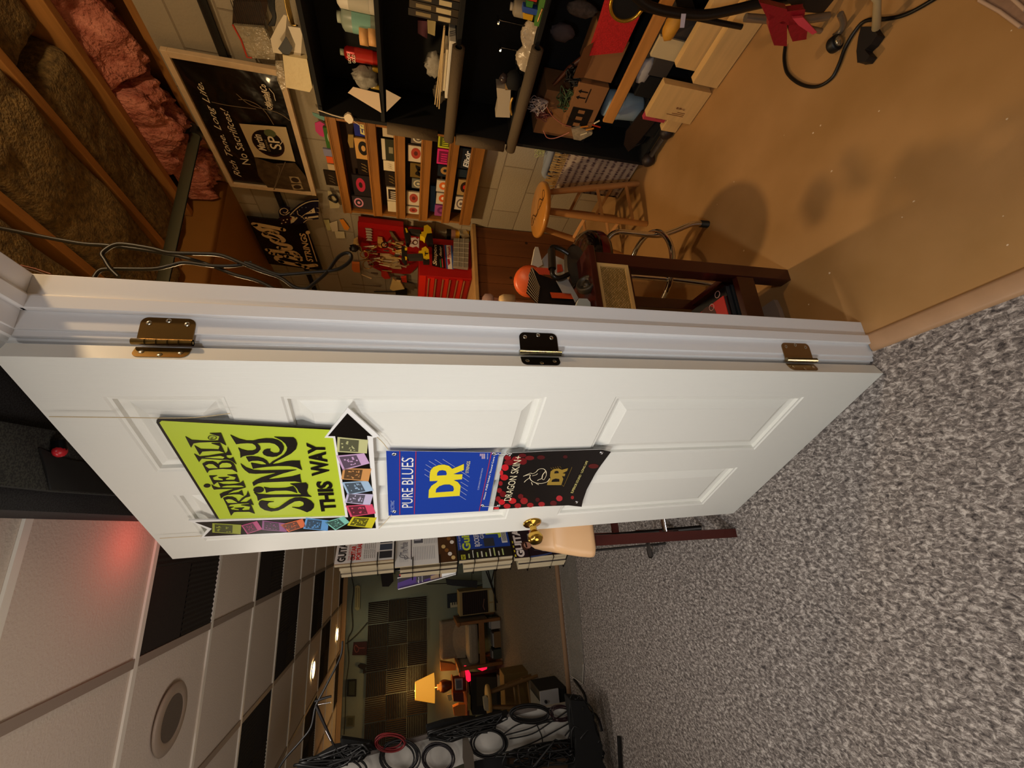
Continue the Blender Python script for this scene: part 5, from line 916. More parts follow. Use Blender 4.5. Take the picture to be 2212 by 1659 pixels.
br = N.new('ShaderNodeTexBrick'); br.inputs['Scale'].default_value = 55; br.inputs['Color1'].default_value = lin('#d0a862'); br.inputs['Color2'].default_value = lin('#a8843e'); br.inputs['Mortar'].default_value = lin('#3a2810'); br.inputs['Mortar Size'].default_value = .04; nt.links.new(mp.outputs[0], br.inputs[0]); nt.links.new(br.outputs[0], b.inputs['Base Color'])
bp = N.new('ShaderNodeBump'); bp.inputs['Distance'].default_value = .003; nt.links.new(br.outputs[1], bp.inputs['Height']); bp.invert = True; nt.links.new(bp.outputs[0], b.inputs['Normal'])
m = MB(); m.box(.58, .748, 1.021, 1.0255, .67, .772, wick); m.build('wicker_panel', d_)
m = MB(); fr = mat('#c8a060', .5); m.box(.572, .756, 1.014, 1.0205, .764, .775, fr); m.box(.572, .756, 1.014, 1.0205, .664, .675, fr); m.box(.745, .756, 1.014, 1.0205, .675, .764, fr); m.box(.572, .583, 1.014, 1.0205, .675, .764, fr); m.build('wicker_frame', d_)
m = MB(); m.box(.74, .757, 1.066, 1.264, .66, .776, mah); m.build('side_apron', g)
m = MB(); m.box(.566, .80, 1.03, 1.30, .165, .185, mah); m.build('lower_shelf', g); m = MB(); m.box(.566, .756, 1.024, 1.045, .165, .235, mah); m.build('shelf_rail', g); m = MB(); m.box(.775, .795, 1.066, 1.264, .165, .235, mah); m.build('shelf_rail', g)
settle(g)
zz0 = .1865
for k, (c, lb, th) in enumerate((('#b89858', 'tan edged magazine at the bottom of the pile on the lower shelf', .010), ('#15171c', 'black book second from the bottom of the pile on the lower shelf', .020), ('#1c2228', 'dark blue-black book third in the pile on the lower shelf', .018), ('#101216', 'black book fourth in the pile on the lower shelf', .020), ('#a81c20', 'bright red book with swirl ornaments on top of the pile', .012))):
    m = MB(); x1 = .752-.004*k-(.035 if k == 4 else 0); m.box(.60, x1, 1.05+.004*k, 1.25-(.05 if k == 4 else 0), zz0, zz0+th, mat(c, .35)); m.box(.602, x1-.002, 1.048+.004*k, 1.0505+.004*k, zz0+.003, zz0+th-.003, mat('#34363a', .5) if k else mat('#d8c090', .6))
    if k == 4:
        for i in range(4): m.tube([Vector((.72-.03*i+.012*math.cos(a), 1.09+.04*i+.012*math.sin(a), zz0+th)) for a in [j*math.tau/12 for j in range(12)]], .0015, mat('#d8a8a0', .4), 4, True)
        m.lathe([(0, .0006), (.045, .0006)], mat('#40181c', .4), (.66, 1.16, zz0+th), seg=20)
    solo(m, 'book', lb, 'book', 'books piled on the lower shelf of the mahogany table'); zz0 += th+.001
# things on the table top
def tpoly(Y, pts, z=(1000, 480, 6.144)): return [at(z[0]+a/z[2], z[1]+b/z[2], 1, Y) for a, b in pts]
g = thing('flat_iron', 'heavy dark antique iron with tubular handle standing on the table', 'iron'); irn = mat('#4a4236', .45, .4, (20, .3), (50, .3))
m = MB(); m.prism(catmull(tpoly(1.10, [(1460,315),(1530,320),(1600,420),(1645,640),(1560,740),(1470,820),(1395,640),(1385,420),(1410,340)]), 5, True), (0, .03, 0), irn); m.build('sole_plate', g, .004)
m = MB(); m.prism(catmull(tpoly(1.13, [(1440,300),(1500,310),(1560,420),(1600,620),(1490,850),(1400,700),(1370,420)]), 5, True), (0, .02, 0), mat('#1c1916', .4, .3)); m.build('base_plate', g, .003)
m = MB(); m.tube(catmull(tpoly(1.09, [(1400,420),(1300,360),(1200,330),(1170,370),(1180,480),(1185,600),(1190,690),(1240,740),(1310,735),(1400,690)]), 5), .0085, mat('#17130f', .3), 10); m.tube(tpoly(1.088, [(1175,370),(1185,620)]), .013, mat('#241c14', .35), 12); m.build('handle', g); settle(g)
g = thing('pulley_wheel', 'dark ring-rimmed round speaker or wheel lying tilted at the table corner'.replace('speaker or wheel', 'wheel'), 'wheel'); c = at(1000+1640/6.144, 480+830/6.144, 1, 1.04); ax = Vector((.25, -.6, .55)).normalized()
m = MB(); m.lathe([(0, -.012), (.03, -.012), (.033, -.008), (.033, .008), (.03, .012), (.024, .010), (.022, .004), (.008, .004), (.008, .008), (0, .008)], irn, c, ax, 28); m.build('rim', g); m = MB(); 
for k in range(3): m.lathe([(0, .0045), (.004, .005)], BLACK, c+(ax.orthogonal().normalized()*.015 if k == 0 else (Matrix.Rotation(k*2.1, 3, ax) @ ax.orthogonal().normalized())*.015), ax, 10)
m.build('holes', g); settle(g)
g = thing('metal_tray', 'bent pale metal sheet standing behind the striped black box', 'tray'); met = mat('#b8b4ac', .3, .3)
m = MB(); m.prism(tpoly(1.27, [(960,325),(1000,330),(1060,560),(1000,600),(905,600)]), (0, .02, 0), mat('#c8c0b0', .35)); m.build('end_plate', g); m = MB(); m.prism(tpoly(1.105, [(1240,770),(1375,725),(1535,1010),(1495,1060),(1440,945),(1330,935)]), (0, .004, 0), met); m.build('plate', g); m = MB(); m.prism(tpoly(1.03, [(1540,1010),(1650,1015),(1690,1060),(1700,1150),(1500,1120)]), (0, .02, 0), mat('#a8b0ac', .35)); m.build('flange', g, .002); settle(g)
g = thing('black_striped_box', 'black box with cream pinstriped end and orange label on the table', 'box')
m = MB(); m.prism(tpoly(1.12, [(920,595),(1010,690),(1240,770),(1330,935),(1440,945),(1500,1110),(990,1100),(1020,870)]), (0, .05, 0), mat('#15110f', .4)); m.build('body', g)
m = MB(); e = tpoly(1.115, [(905,590),(1022,860),(985,1085),(840,940)]); m.quad(e, mat('#17120e', .4))
for k in range(9): m.quad([e[0].lerp(e[3], k/9+.02)-Vector((0, .0006, 0)), e[1].lerp(e[2], k/9+.02)-Vector((0, .0006, 0)), e[1].lerp(e[2], k/9+.055)-Vector((0, .0006, 0)), e[0].lerp(e[3], k/9+.055)-Vector((0, .0006, 0))], mat('#c8a878', .5))
m.build('striped_end', g); m = MB(); m.poly(tpoly(1.114, [(1155,930),(1435,945),(1480,1022),(1180,1005)]), mat('#cc4a1e', .4)); m.build('orange_label', g); m = MB(); m.poly(tpoly(1.114, [(960,600),(1150,610),(1170,700),(1015,690)]), mat('#c8482c', .4)); m.build('orange_label', g); settle(g)
g = thing('orange_bowl', 'orange round dish standing on edge behind the striped box', 'bowl'); c = at(1000+880/6.144, 480+800/6.144, 1, 1.29)
m = MB(); m.lathe([(0, .018), (.042, .014), (.058, 0), (.060, .001), (.044, .018), (0, .022)], mat('#e0602c', .4), c+Vector((.005, 0, -.0)), (-.45, -.75, .45), 28); m.build('bowl', g); settle(g)
m = MB(); m.prism(tpoly(1.30, [(1060,480),(1130,400),(1390,520),(1380,690),(1240,700),(1180,600),(1030,580)]), (0, .02, 0), mat('#b8b8b4', .4)); m.prism(tpoly(1.298, [(1250,560),(1310,560),(1330,650),(1250,670)]), (0, .001, 0), mat('#c8503c', .4)); solo(m, 'printed_box', 'white box with orange picture behind the iron handle', 'box')
pd = at(1064, 652, 2, .8005); pc = at(1110, 650, 2, .8005)
m = MB(); m.lathe([(0, 0), (.045, 0), (.055, .02), (.052, .055), (.03, .07), (0, .075)], mat('#b89a94', .1, alpha=.6), pd, seg=20); solo(m, 'glass_dome', 'small clear glass dome beside the door jamb', 'glass')
m = MB(); m.lathe([(0, 0), (.035, 0), (.033, .06), (.022, .08), (0, .08)], mat('#c8a878', .5), pc, seg=18); solo(m, 'cream_cup', 'small cream cup beside the glass dome', 'cup')
g = thing('narrow_stand', 'narrow brown topped stand just visible past the door jamb', 'stand'); p1 = at(1060, 641, 2, .80); p2 = at(1152, 655, 2, .80); dv = Vector((-.25, .10, 0))
m = MB(); m.prism([p1, p2, p2+dv, p1+dv], (0, 0, -.03), mat('#5c3a30', .5)); m.build('stand_top', g, .003)
for q_ in (p1+dv*.3-Vector((0, .06, 0)), p2+dv*.3, p1+dv*.85-Vector((0, .06, 0)), p2+dv*.85): m = MB(); m.box(q_.x-.012, q_.x+.012, q_.y-.012, q_.y+.012, 0, .769, mat('#5c3a30', .5)); m.build('leg', g)
settle(g)
# cables hanging from the ceiling inside the workshop
def cy(pts, Y): return [at(x, y, 1, Y) for x, y in pts]
rub = mat('#0c0a08', .45)
g = thing('hanging_cable', 'thick black cable looped and hanging from the workshop ceiling beside the door', 'cable')
m = MB(); m.tube(catmull(cy([(-40,487),(0,493),(76,508),(127,518),(182,527),(228,530),(304,539),(380,552),(443,569),(506,593),(560,608),(620,640),(660,665)], 1.12), 4), .005, rub, 8); m.build('cable_run', g)
m = MB(); m.tube(catmull(cy([(256,598),(238,580),(227,562),(220,550),(228,540),(248,529),(273,528),(329,537),(367,546),(430,548),(476,551),(519,567),(560,584),(604,599),(636,620),(660,624),(675,615),(706,588),(728,558),(745,547),(757,549),(758,560),(746,573),(722,584),(675,588),(628,592),(597,592),(550,574),(529,567)], 1.10), 5), .0052, rub, 8); m.build('cable_run', g)
m = MB(); m.tube(catmull(cy([(203,600),(215,585),(240,581),(329,581),(367,574),(400,567),(456,574),(506,574),(544,567)], 1.11), 4), .0048, rub, 8); m.build('cable_run', g); settle(g)
g = thing('hanging_cable', 'thin brown wire pair above the door head', 'cable'); m = MB(); m.tube(cy([(40,572),(75,580),(110,592)], 1.05), .0016, mat('#6c3420', .4), 6); m.tube(cy([(45,577),(80,587),(112,598)], 1.05), .0016, mat('#3c2018', .4), 6); m.build('cable_run', g); settle(g)
# ------------------------------------------------------------------ chrome bar stool
cx_, cy_ = 1.065, 1.475
g = thing('chrome_bar_stool', 'chrome bar stool with ring footrest and glossy black seat behind the table', 'stool', (cx_, cy_, 0))
m = MB(); m.lathe([(0, .50), (.12, .50), (.155, .515), (.162, .54), (.162, .585), (.15, .605), (.12, .612), (0, .615)], mat('#140c0c', .15, coat=.6), seg=40); s_ = m.build('seat', g); m = MB(); m.lathe([(.1625, .53), (.1632, .535), (.1632, .56), (.1625, .565)], mat('#5c1418', .2), seg=40); m.build('seat_trim', s_)
m = MB(); m.tube([(.185*math.cos(a), .185*math.sin(a), .25) for a in [k*math.tau/36 for k in range(36)]], .0125, CHROME, 12, True); m.build('foot_ring', g)
for k in range(4):
    a = math.radians(-42+90*k); u = Vector((math.cos(a), math.sin(a), 0)); Zv = Vector((0, 0, 1))
    m = MB(); m.tube(catmull([u*.09+Zv*.495, u*.14+Zv*.485, u*.165+Zv*.45, u*.168+Zv*.38, u*.17+Zv*.25, u*.19+Zv*.18, u*.232+Zv*.09, u*.24+Zv*.03], 5), .0125, CHROME, 12); l_ = m.build('leg', g)
    m = MB(); m.cyl(u*.2405+Zv*.001, u*.2395+Zv*.04, .0155, BLACK, 14); m.build('rubber_foot', l_)
# ------------------------------------------------------------------ things at the right edge of the workshop floor
def tub(name, lb, cat, pts, X, r, mt, ax=0, n=5, seg=10):
    m = MB(); m.tube(catmull([at(x, y, ax, X) for x, y in pts], n), r, mt, seg); return solo(m, name, lb, cat)
blkr = mat('#14110e', .35)
g = thing('guitar_stand', 'black curved tube stand with gold rim at the top edge of the workshop floor', 'stand')
m = MB(); m.tube(catmull([at(x, y, 0, 1.62) for x, y in ((1360,-20),(1400,12),(1450,26),(1520,32),(1580,22),(1640,8),(1720,-6))], 5), .015, blkr, 10); m.tube(catmull([at(x, y, 0, 1.63) for x, y in ((1380,14),(1440,30),(1500,38),(1560,50),(1602,58))], 5), .009, blkr, 10); m.build('tube_frame', g)
m = MB(); c = at(1357, 5, 0, 1.64); m.tube([c+Vector((0, .055*math.cos(a), .06*math.sin(a))) for a in [k*math.tau/28 for k in range(28)]], .006, mat('#c89830', .25, .8), 8, True); m.lathe([(0, .004), (.055, .004)], BLACK, c+Vector((.004, 0, 0)), (-1, 0, 0), 28); m.build('gold_rim', g); settle(g)
slabthing('cord_tag', 'small white tag hanging on the black tube stand', 'tag', 1.60, [(1472,30),(1482,30),(1478,60),(1469,60)], .002, mat('#b8b0c0', .6))
g = thing('rolling_base', 'silver legged rolling base with round caster on the vinyl floor', 'rolling base')
alu = mat('#8a7a66', .35, .6); m = MB(); m.tube([at(x, y, 0, 1.5) for x, y in ((1610,38),(1660,42),(1720,45),(1790,35))], .012, alu, 10); m.tube([at(x, y, 0, 1.5) for x, y in ((1730,48),(1745,60),(1765,65),(1790,72))], .008, alu, 10); m.build('frame', g)
m = MB(); p = at(1803, 95, 2, .022); m.lathe([(0, -.012), (.022, -.012), (.024, -.008), (.024, .008), (.022, .012), (0, .012)], BLACK, p, (.4, .9, 0), 20); c_ = m.build('caster_wheel', g); m = MB(); m.lathe([(0, .0125), (.016, .0125), (.014, .018), (0, .02)], mat('#b8a888', .2, .8), p, (-.4, -.9, .0), 18); m.build('caster_cap', c_)
m = MB(); m.tube(catmull([at(x, y, 0, 1.42) for x, y in ((1815,30),(1822,50),(1815,68),(1800,80))], 4), .009, alu, 8); m.build('fork', g)
m = MB(); m.prism([at(x, y, 0, 1.55) for x, y in ((1680,-25),(1900,-30),(1850,20),(1790,30),(1720,25))], (.05, 0, 0), mat('#2a221c', .5)); m.build('housing', g); settle(g)
g = thing('gift_bow', 'dark red glittery ribbon bow tied on the rolling base', 'bow'); rb = mat('#8c1420', .35, .1, None, (60, .5))
for pts in ([(1662,30),(1700,50),(1700,100),(1672,98),(1660,60)], [(1705,45),(1745,60),(1742,85),(1712,90),(1703,65)], [(1640,5),(1700,20),(1705,55),(1660,45)], [(1700,25),(1740,20),(1735,50),(1705,55)]):
    m = MB(); m.prism([at(x, y, 0, 1.40) for x, y in pts], (.025, 0, 0), rb); m.build('ribbon_loop', g, .006)
m = MB(); m.prism([at(x, y, 0, 1.385) for x, y in ((1712,40),(1735,38),(1765,70),(1755,75),(1725,55))], (.01, 0, 0), mat('#d0404c', .5)); m.build('ribbon_tail', g); settle(g)
m = MB(); m.tube(catmull([at(x, y, 2, .007) for x, y in ((1696,100),(1694,130),(1702,160),(1730,182),(1765,187),(1795,170),(1812,140),(1825,105),(1845,70),(1870,45),(1920,40),(1960,30),(2015,0),(2060,-30))], 6), .0055, rub, 8); solo(m, 'floor_cable', 'black cable making a loop on the vinyl floor beside the bow', 'cable')
m = MB(); m.tube([at(1885, 0, 0, 1.3)+Vector((0, -.02, .05)), at(1895, 0, 0, 1.27), at(1893, 60, 2, .03)], [.009, .009, .011], mat('#a8946c', .4, .2), 10); solo(m, 'pole', 'tan round pole standing on the black rubber plug'.replace('plug', 'foot'), 'pole')
m = MB(); p = at(1885, 85, 2, .02); m.prism([at(x, y, 2, .002) for x, y in ((1876,62),(1900,62),(1912,80),(1898,100),(1884,112),(1895,125),(1885,138),(1868,140),(1866,115),(1870,85))], (0, 0, .03), mat('#15100d', .6)); solo(m, 'rubber_foot_pad', 'frayed black rubber foot lying on the vinyl floor', 'rubber foot', bev=.004)
m = MB(); m.prism([at(x, y, 2, .002) for x, y in ((2105,-60),(2240,-60),(2240,75),(2205,58),(2150,20))], (0, 0, .02), mat('#8c6c54', .8, 0, (60, .2))); m.tube([at(x, y, 2, .024) for x, y in ((2115,0),(2160,25),(2205,58))], .004, mat('#b89a80', .5), 6); m.tube([at(x, y, 2, .024) for x, y in ((2180,-10),(2215,22))], .004, mat('#b89a80', .5), 6); solo(m, 'floor_mat', 'brown mat with raised piping at the frame corner of the workshop floor', 'mat')
m = MB(); m.prism([at(x, y, 2, .001) for x, y in ((1650,668),(1680,648),(1690,668),(1700,700),(1660,700))], (0, 0, .02), mat('#9a8470', .5)); solo(m, 'floor_box', 'flat tan box on the floor under the mahogany table', 'box')
# ================================================================== studio side
foamd = mat('#2a241e', .95, 0, None, (90, .3)); foamb = mat('#3e3022', .9, 0, None, (90, .3))
def ridged(w, h, n, horiz, mt, d=.035, down=False):
    """acoustic foam tile, wedge ridges; lies in its local x-z plane facing -y (or the x-y plane facing down)"""
    m = MB(); vs = []; fs = []
    for k in range(2*n+1):
        t = k/(2*n); dep = 0 if k % 2 == 0 else d
        for e in (0, 1):
            a, b = (t*w, e*h) if not horiz else (e*w, t*h)
            vs.append((a, b, -dep-.002) if down else (a, -dep-.012, b))
    for k in range(2*n): fs.append((2*k, 2*k+1, 2*k+3, 2*k+2))
    m.add(vs, fs, mt); 
    if down: m.box(0, w, 0, h, -.002, 0, mt)
    else: m.box(0, w, -.012, 0, 0, h, mt)
    return m
# ceiling foam tiles
protos = {}
cells = [(-1, 0, 'largest dark foam ceiling tile next to the black soffit'), (-1, 2, 'dark foam ceiling tile two cells behind the largest one beside the soffit'), (0, 3, 'dark foam ceiling tile in the second column, nearer one'), (1, 2, 'dark foam ceiling tile in the third column just behind the round speaker'), (0, 5, 'dark foam ceiling tile in the second column, farther one'), (1, 6, 'dark foam ceiling tile between the two lit downlights'), (2, 5, 'dark foam ceiling tile at the frame edge beside the nearer downlight'), (0, 8, 'narrow dark foam ceiling tile at the back wall near the magazines'), (2, 8, 'narrow dark foam ceiling tile at the back wall above the lamp')]
for i, j, lb in cells:
    x1 = X0-P*i-.013; x0 = X0-P*(i+1)+.013; y0 = Y0+P*j+.013; y1 = min(Y0+P*(j+1)-.013, BW-.04); h = y1-y0
    g = thing('foam_ceiling_tile', lb, 'foam tile', (x0, y0, CZ+.0062), 'dark foam tiles in the dropped ceiling')
    W2, H2 = (x1-x0)/2, h/2; x1 = min(x1, .085)
    for a in range(2):
        for b in range(2):
            m = ridged(W2-.001, H2-.001, 14, (a+b) % 2 == 0, foamd, .005, True); o = m.build('foam_square', g); o.location = (a*W2, b*H2, .0)
m = MB(); m.lathe([(0, .002), (.118, .002), (.125, -.004), (.118, -.010), (.085, -.012), (.080, -.009)], mat('#a89684', .5), (-.66, 2.29, CZ-.002), seg=48); g = thing('ceiling_speaker', 'round ceiling speaker grille between foam tiles', 'speaker'); m.build('trim_ring', g)
m = MB(); m.lathe([(0, -.010), (.080, -.010)], mat('#6c6054', .6, 0, None, (400, .6)), (-.66, 2.29, CZ-.002), seg=36); m.build('grille', g); settle(g)
for (x, y), lb in (((-1.314, 5.315), 'lit recessed downlight, the nearer and larger of two'), ((-1.321, 6.9), 'lit recessed downlight close to the back wall')):
    g = thing('recessed_downlight', lb, 'ceiling light', (x, y, CZ), 'lit recessed downlights'); m = MB(); m.lathe([(.072, -.001), (.095, -.001), (.097, -.006), (.090, -.010), (.074, -.008), (.072, -.001)], mat('#d8c8a8', .4), seg=32); m.build('trim_ring', g)
    m = MB(); m.lathe([(0, -.004), (.072, -.004)], mat('#ffe8b8', .5, emit=14), seg=28); m.build('lens', g)
# soffit corner details: speaker cab and red lamp
g = thing('speaker_cab', 'black carpeted wedge cabinet with red capped knob under the ceiling by the door top', 'speaker')
f_ = lambda x, y, z=2.1185: at(x, y, 2, z)
m = MB(); m.prism([f_(-60, 905), f_(90, 930), f_(250, 950), f_(250, 1072), f_(105, 1063), f_(-60, 1046)], (0, 0, -.02), mat('#3a3a34', .85, 0, (300, .5, .05), dark='#20201e')); m.build('side_panel', g)
m = MB(); m.prism([f_(82,968,2.0975), f_(140,992,2.0975), f_(250,1010,2.0975), f_(250,1068,2.0975), f_(107,1058,2.0975)], (0, 0, -.004), mat('#12110f', .8)); m.build('dark_panel', g)
m = MB(); p = f_(126, 952, 2.09); p2 = f_(129, 975, 2.085); m.cyl(p, p2, .012, BLACK, 12); m.build('knob_stem', g); m = MB(); m.ball(p2, (.013, .015, .012), mat('#c0242c', .3), 12); m.build('red_cap', g); settle(g)
# ------------------------------------------------------------------ cream seat stool behind the door
g = thing('padded_stool', 'mahogany stool with cream padded seat standing behind the open door', 'stool')
mah2 = mat('#4a1a14', .35, 0, (6, .3), coat=.2, stretch=(3, 3, .5)); lea = mat('#e0b484', .38, 0, (3, .12))
m = MB(); z0 = .632
prof = [(0, 0), (1, 0), (1.0, .15), (.96, .6), (.88, .85), (.78, 1.0), (0, 1.0)]
def rrect(cx, cy, hx, hy, r, z, n=5):
    out = []
    for k, (sx_, sy_) in enumerate(((1, 1), (-1, 1), (-1, -1), (1, -1))):
        for t in range(n+1):
            a = math.pi/2*(k+t/n); out.append(Vector((cx+sx_*(hx-r)+r*math.cos(a), cy+sy_*(hy-r)+r*math.sin(a), z)))
    return out
rs_ = [rrect(.065, 1.80, .225*s, .20*s, .03, z0+.165*t) for s, t in ((.94, 0), (1, .06), (1.0, .15), (.97, .4), (.92, .7), (.87, .92), (.83, 1.0))]
n = len(rs_[0]); m.add([v for r in rs_ for v in r], [(i*n+k, i*n+(k+1) % n, (i+1)*n+(k+1) % n, (i+1)*n+k) for i in range(len(rs_)-1) for k in range(n)]+[list(range(n))[::-1], [6*n+k for k in range(n)]], lea, True); m.build('seat_cushion', g)
for sx_ in (-1, 1):
    for sy_ in (-1, 1):
        m = MB(); a = Vector((.065+sx_*.165, 1.80+sy_*.15, .631)); b = Vector((.065+sx_*.19, 1.80+sy_*.205, 0)); 
        if sx_ < 0 and sy_ < 0: b = Vector((-.118, 1.60, 0)); a = Vector((-.10, 1.65, .631))
        dx = .02; m.prism([a+Vector((-dx, -dx, 0)), a+Vector((dx, -dx, 0)), b+Vector((dx*.85, -dx, 0)), b+Vector((-dx*.85, -dx, 0))], (0, .04, 0), mah2); m.build('leg', g, .002)
m = MB(); m.cyl((-.10, 1.64, .30), (.22, 1.64, .30), .009, CHROME, 12); m.build('foot_bar', g)
m = MB(); m.box(-.10, .24, 1.95, 1.97, .35, .38, mah2); m.box(-.11, -.09, 1.66, 1.98, .22, .245, mah2); m.build('stretcher', g); settle(g)
# ------------------------------------------------------------------ magazine rack
A_ = math.radians(38); wd = Vector((math.cos(A_), math.sin(A_), 0)); nd = Vector((math.sin(A_), -math.cos(A_), 0)); UZ = Vector((0, 0, 1))
tiers = [(722, 850, 1214), (853, 988, 1219), (992, 1108, 1206), (1112, 1226, 1201)]
gp2 = 'magazines in the black wire rack'; wire = mat('#1a1614', .4, .4); pap = mat('#b8a888', .7, 0, (60, .3), stretch=(30, 30, .2))
RYd = 2.04; rackpts = []
names = ['first tier from the top', 'second tier from the top', 'third tier from the top', 'lowest tier']
for t, (xa, xb, yy) in enumerate(tiers):
    C = at((xa+xb)/2, yy, 1, RYd); zt_ = at(xa, yy, 1, RYd).z; zb_ = at(xb, yy, 1, RYd).z; C.z = zb_; H = zt_-zb_; rackpts.append((C.copy(), H))
    for k in range(4):
        sh_ = [0, .006, .003, .009][(k+t) % 4]; th = .020; o = C-nd*(.0215*k)-wd*(sh_ if k else 0)
        q = [o, o+wd*.205, o+wd*.205+UZ*(H*(1 if k == 0 else .93-.01*k)), o+UZ*(H*(1 if k == 0 else .93-.01*k))]
        m = MB(); base = '#e4e2dc' if t in (0, 1) else ('#1c3f94' if t == 2 else '#241620')
        if k == 0: m.slab(q, th if t != 1 else .006, mat(base, .3), pap)
        else: m.slab(q, th, mat(('#7a6a50', '#403838', '#8c8474')[k-1], .4), pap)
        if k == 0:
            R_ = lambda u0, u1, v0, v1, c, l=.0006: m.qrect(q, u0, u1, v0, v1, mat(c, .35), l)
            if t == 0:
                m.qrect(q, -.02, 0, -.0, 1.0, mat('#a88c64', .5), .0004)
                m.qtext(q, 'GUITAR', .04, .60, .82, .96, mat('#1a1618', .4), .04, lift=.001); m.qtext(q, 'THE GREATEST', .06, .5, .755, .785, mat('#c86a60', .4)); m.qtext(q, 'GUITAR', .06, .42, .66, .745, mat('#d0302c', .4), .04); m.qtext(q, 'PORTRAITS', .06, .56, .565, .65, mat('#d0302c', .4), .04)
                for i in range(6): m.qtext(q, 'and much more inside', .08, .60-.03*(i % 3), .50-.035*i, .525-.035*i, mat('#6a6660', .5))
                R_(.05, .22, .03, .25, '#2a2c34'); R_(.25, .40, .03, .25, '#3c4658'); R_(.43, .58, .03, .25, '#24262c'); R_(.62, .68, .16, .22, '#c82c34'); 
                for i in range(8): R_(.62+.0, .80, .02+.014*i, .026+.014*i, '#3a3838')
                m.qell(q, .78, .28, .28, .17, mat('#4a4644', .4), .0008); 
                for i in range(5): m.stroke([bil(q, .58+.1*i, .14), bil(q, .66+.05*i, .42)], .0022, nd, mat('#e8e4de', .4), .0016)
            elif t == 1:
                m.qtext(q, 'The Mode', .30, .60, .80, .92, mat('#6a6878', .5)); 
                for i in range(5): m.stroke([bil(q, .10, .80+.03*i), bil(q, .34, .80+.03*i)], .0008, nd, mat('#7a7884', .5), .001)
                m.stroke(catmull([bil(q, *a) for a in ((.18,.77),(.22,.90),(.28,.93),(.26,.86),(.16,.84),(.2,.80),(.27,.84))], 4), .0022, nd, mat('#55535e', .5), .0012)
                R_(.15, .95, .735, .75, '#4a3c44'); R_(.55, .92, .55, .70, '#5a5a62'); R_(.62, .80, .58, .69, '#b8b8c0', .001)
                for i in range(13): R_(.12, .46, .70-.028*i, .705-.028*i, '#8a8a94')
                for i in range(8): R_(.52, .92, .52-.028*i, .525-.028*i, '#8a8a94')
                R_(0, 1, 0, .30, '#4a2c14', .001); 
                for i in range(9): m.qell(q, .1+.1*i, .06+.05*(i % 4), .05, .035, mat(('#d8b878', '#efe6d8', '#8a5a28')[i % 3], .35), .0016, 12)
                R_(.72, 1, 0, .16, '#e4ddd0', .0018)
            elif t == 2:
                R_(0, .26, 0, 1, '#1c1816'); R_(.02, .14, .88, .96, '#c8c838', .001); m.qtext(q, 'FAST', .03, .13, .895, .945, BLACK, .03, lift=.0014)
                for i in range(9): R_(.04, .10+.12*random.random()+.03, .80-.08*i, .825-.08*i, ('#b8c880', '#d8d8c8')[i % 2], .001)
                m.qtext(q, 'Guitar', .24, .98, .76, .92, mat('#c4d83c', .4), .04); m.qtext(q, 'HOT SUMMER', .30, .8, .94, .97, mat('#d8d8e8', .4)); m.qtext(q, 'ROCKER', .32, .68, .58, .68, mat('#e8e8ee', .4), .02); m.qtext(q, 'GUITAR', .52, .98, .48, .56, mat('#c8ccd8', .4), .02)
                m.qtext(q, 'J', .50, .78, .14, .44, mat('#c4d83c', .4), .05); R_(.30, .52, .30, .50, '#30343c'); m.stroke([bil(q, .35, .62), bil(q, .35, .54)], .003, nd, mat('#e8e8ee', .4), .0012)
                R_(.36, .72, .04, .15, '#dcdcd8', .001); [R_(.40, .68, .052+.011*i, .057+.011*i, '#2a2a2a', .0014) for i in range(8)]
            else:
                m.qtext(q, 'GUITAR', .02, .95, .80, .95, mat('#e8dcd4', .4), .05)
                for i in range(4): R_(.04+.12*i, .10+.12*i, .965, .99, '#d8c838', .001)
                m.qpoly(q, [(.05,.1),(.12,.45),(.3,.68),(.62,.66),(.7,.3),(.6,.05)], mat('#b8b0a8', .5), .001); m.qpoly(q, [(.45,.3),(.6,.62),(.9,.6),(.9,.2),(.6,.2)], mat('#b04848', .5), .0014); m.qpoly(q, [(.62,.15),(.78,.35),(1,.3),(1,.12),(.8,.18)], mat('#e8e4e0', .4), .0018)
                m.qell(q, .30, .74, .12, .09, mat('#4a2c20', .5), .0014); m.qell(q, .31, .71, .085, .07, mat('#c89078', .5), .0018); R_(.25, .38, .72, .75, '#1a1418', .0022)
                m.stroke(catmull([bil(q, *a) for a in ((0,.72),(.03,.4),(.14,.12),(.4,.0))], 4), .008, nd, mat('#3a4878', .4), .001)
                for i in range(5): m.stroke([bil(q, .1+.09*i, .12), bil(q, .16+.09*i, .62)], .0012, nd, mat('#6a6468', .5), .0022)
        lbl = (('white covered magazine with red and black title', 'white sheet music page with gold brass picture below', 'blue magazine with yellow-green title and black side list', 'magazine with a person in a plaid shirt on the cover')[t] if k == 0 else 'closed magazine number %s behind the front one' % ('one', 'two', 'three')[k-1])+', '+names[t]
        solo(m, 'magazine', lbl, 'magazine', gp2)
g = thing('magazine_rack', 'black wire rack holding four tiers of magazines beside the door edge', 'rack')
for C, H in rackpts:
    for fz in (.28, .72):
        z = Vector((0, 0, H*fz)); a = C+z; D_ = .0865
        m = MB(); m.tube([a+wd*.04+nd*.003, a-wd*.012+nd*.003, a-wd*.012-nd*(D_+.003), a+wd*.21-nd*(D_+.003)], .0024, wire, 6); m.build('wire_hoop', g)
    m = MB(); m.box(-.001, .22, -.001, .11, -.006, -.001, wire); o = m.build('tray', g); o.matrix_basis = Matrix.Translation(C-nd*.09) @ Matrix.Rotation(A_, 4, 'Z') if False else Matrix.Translation(C-nd*0) @ Matrix((( wd.x, -nd.x, 0, 0), (wd.y, -nd.y, 0, 0), (0, 0, 1, 0), (0, 0, 0, 1)))
C0 = rackpts[0][0]
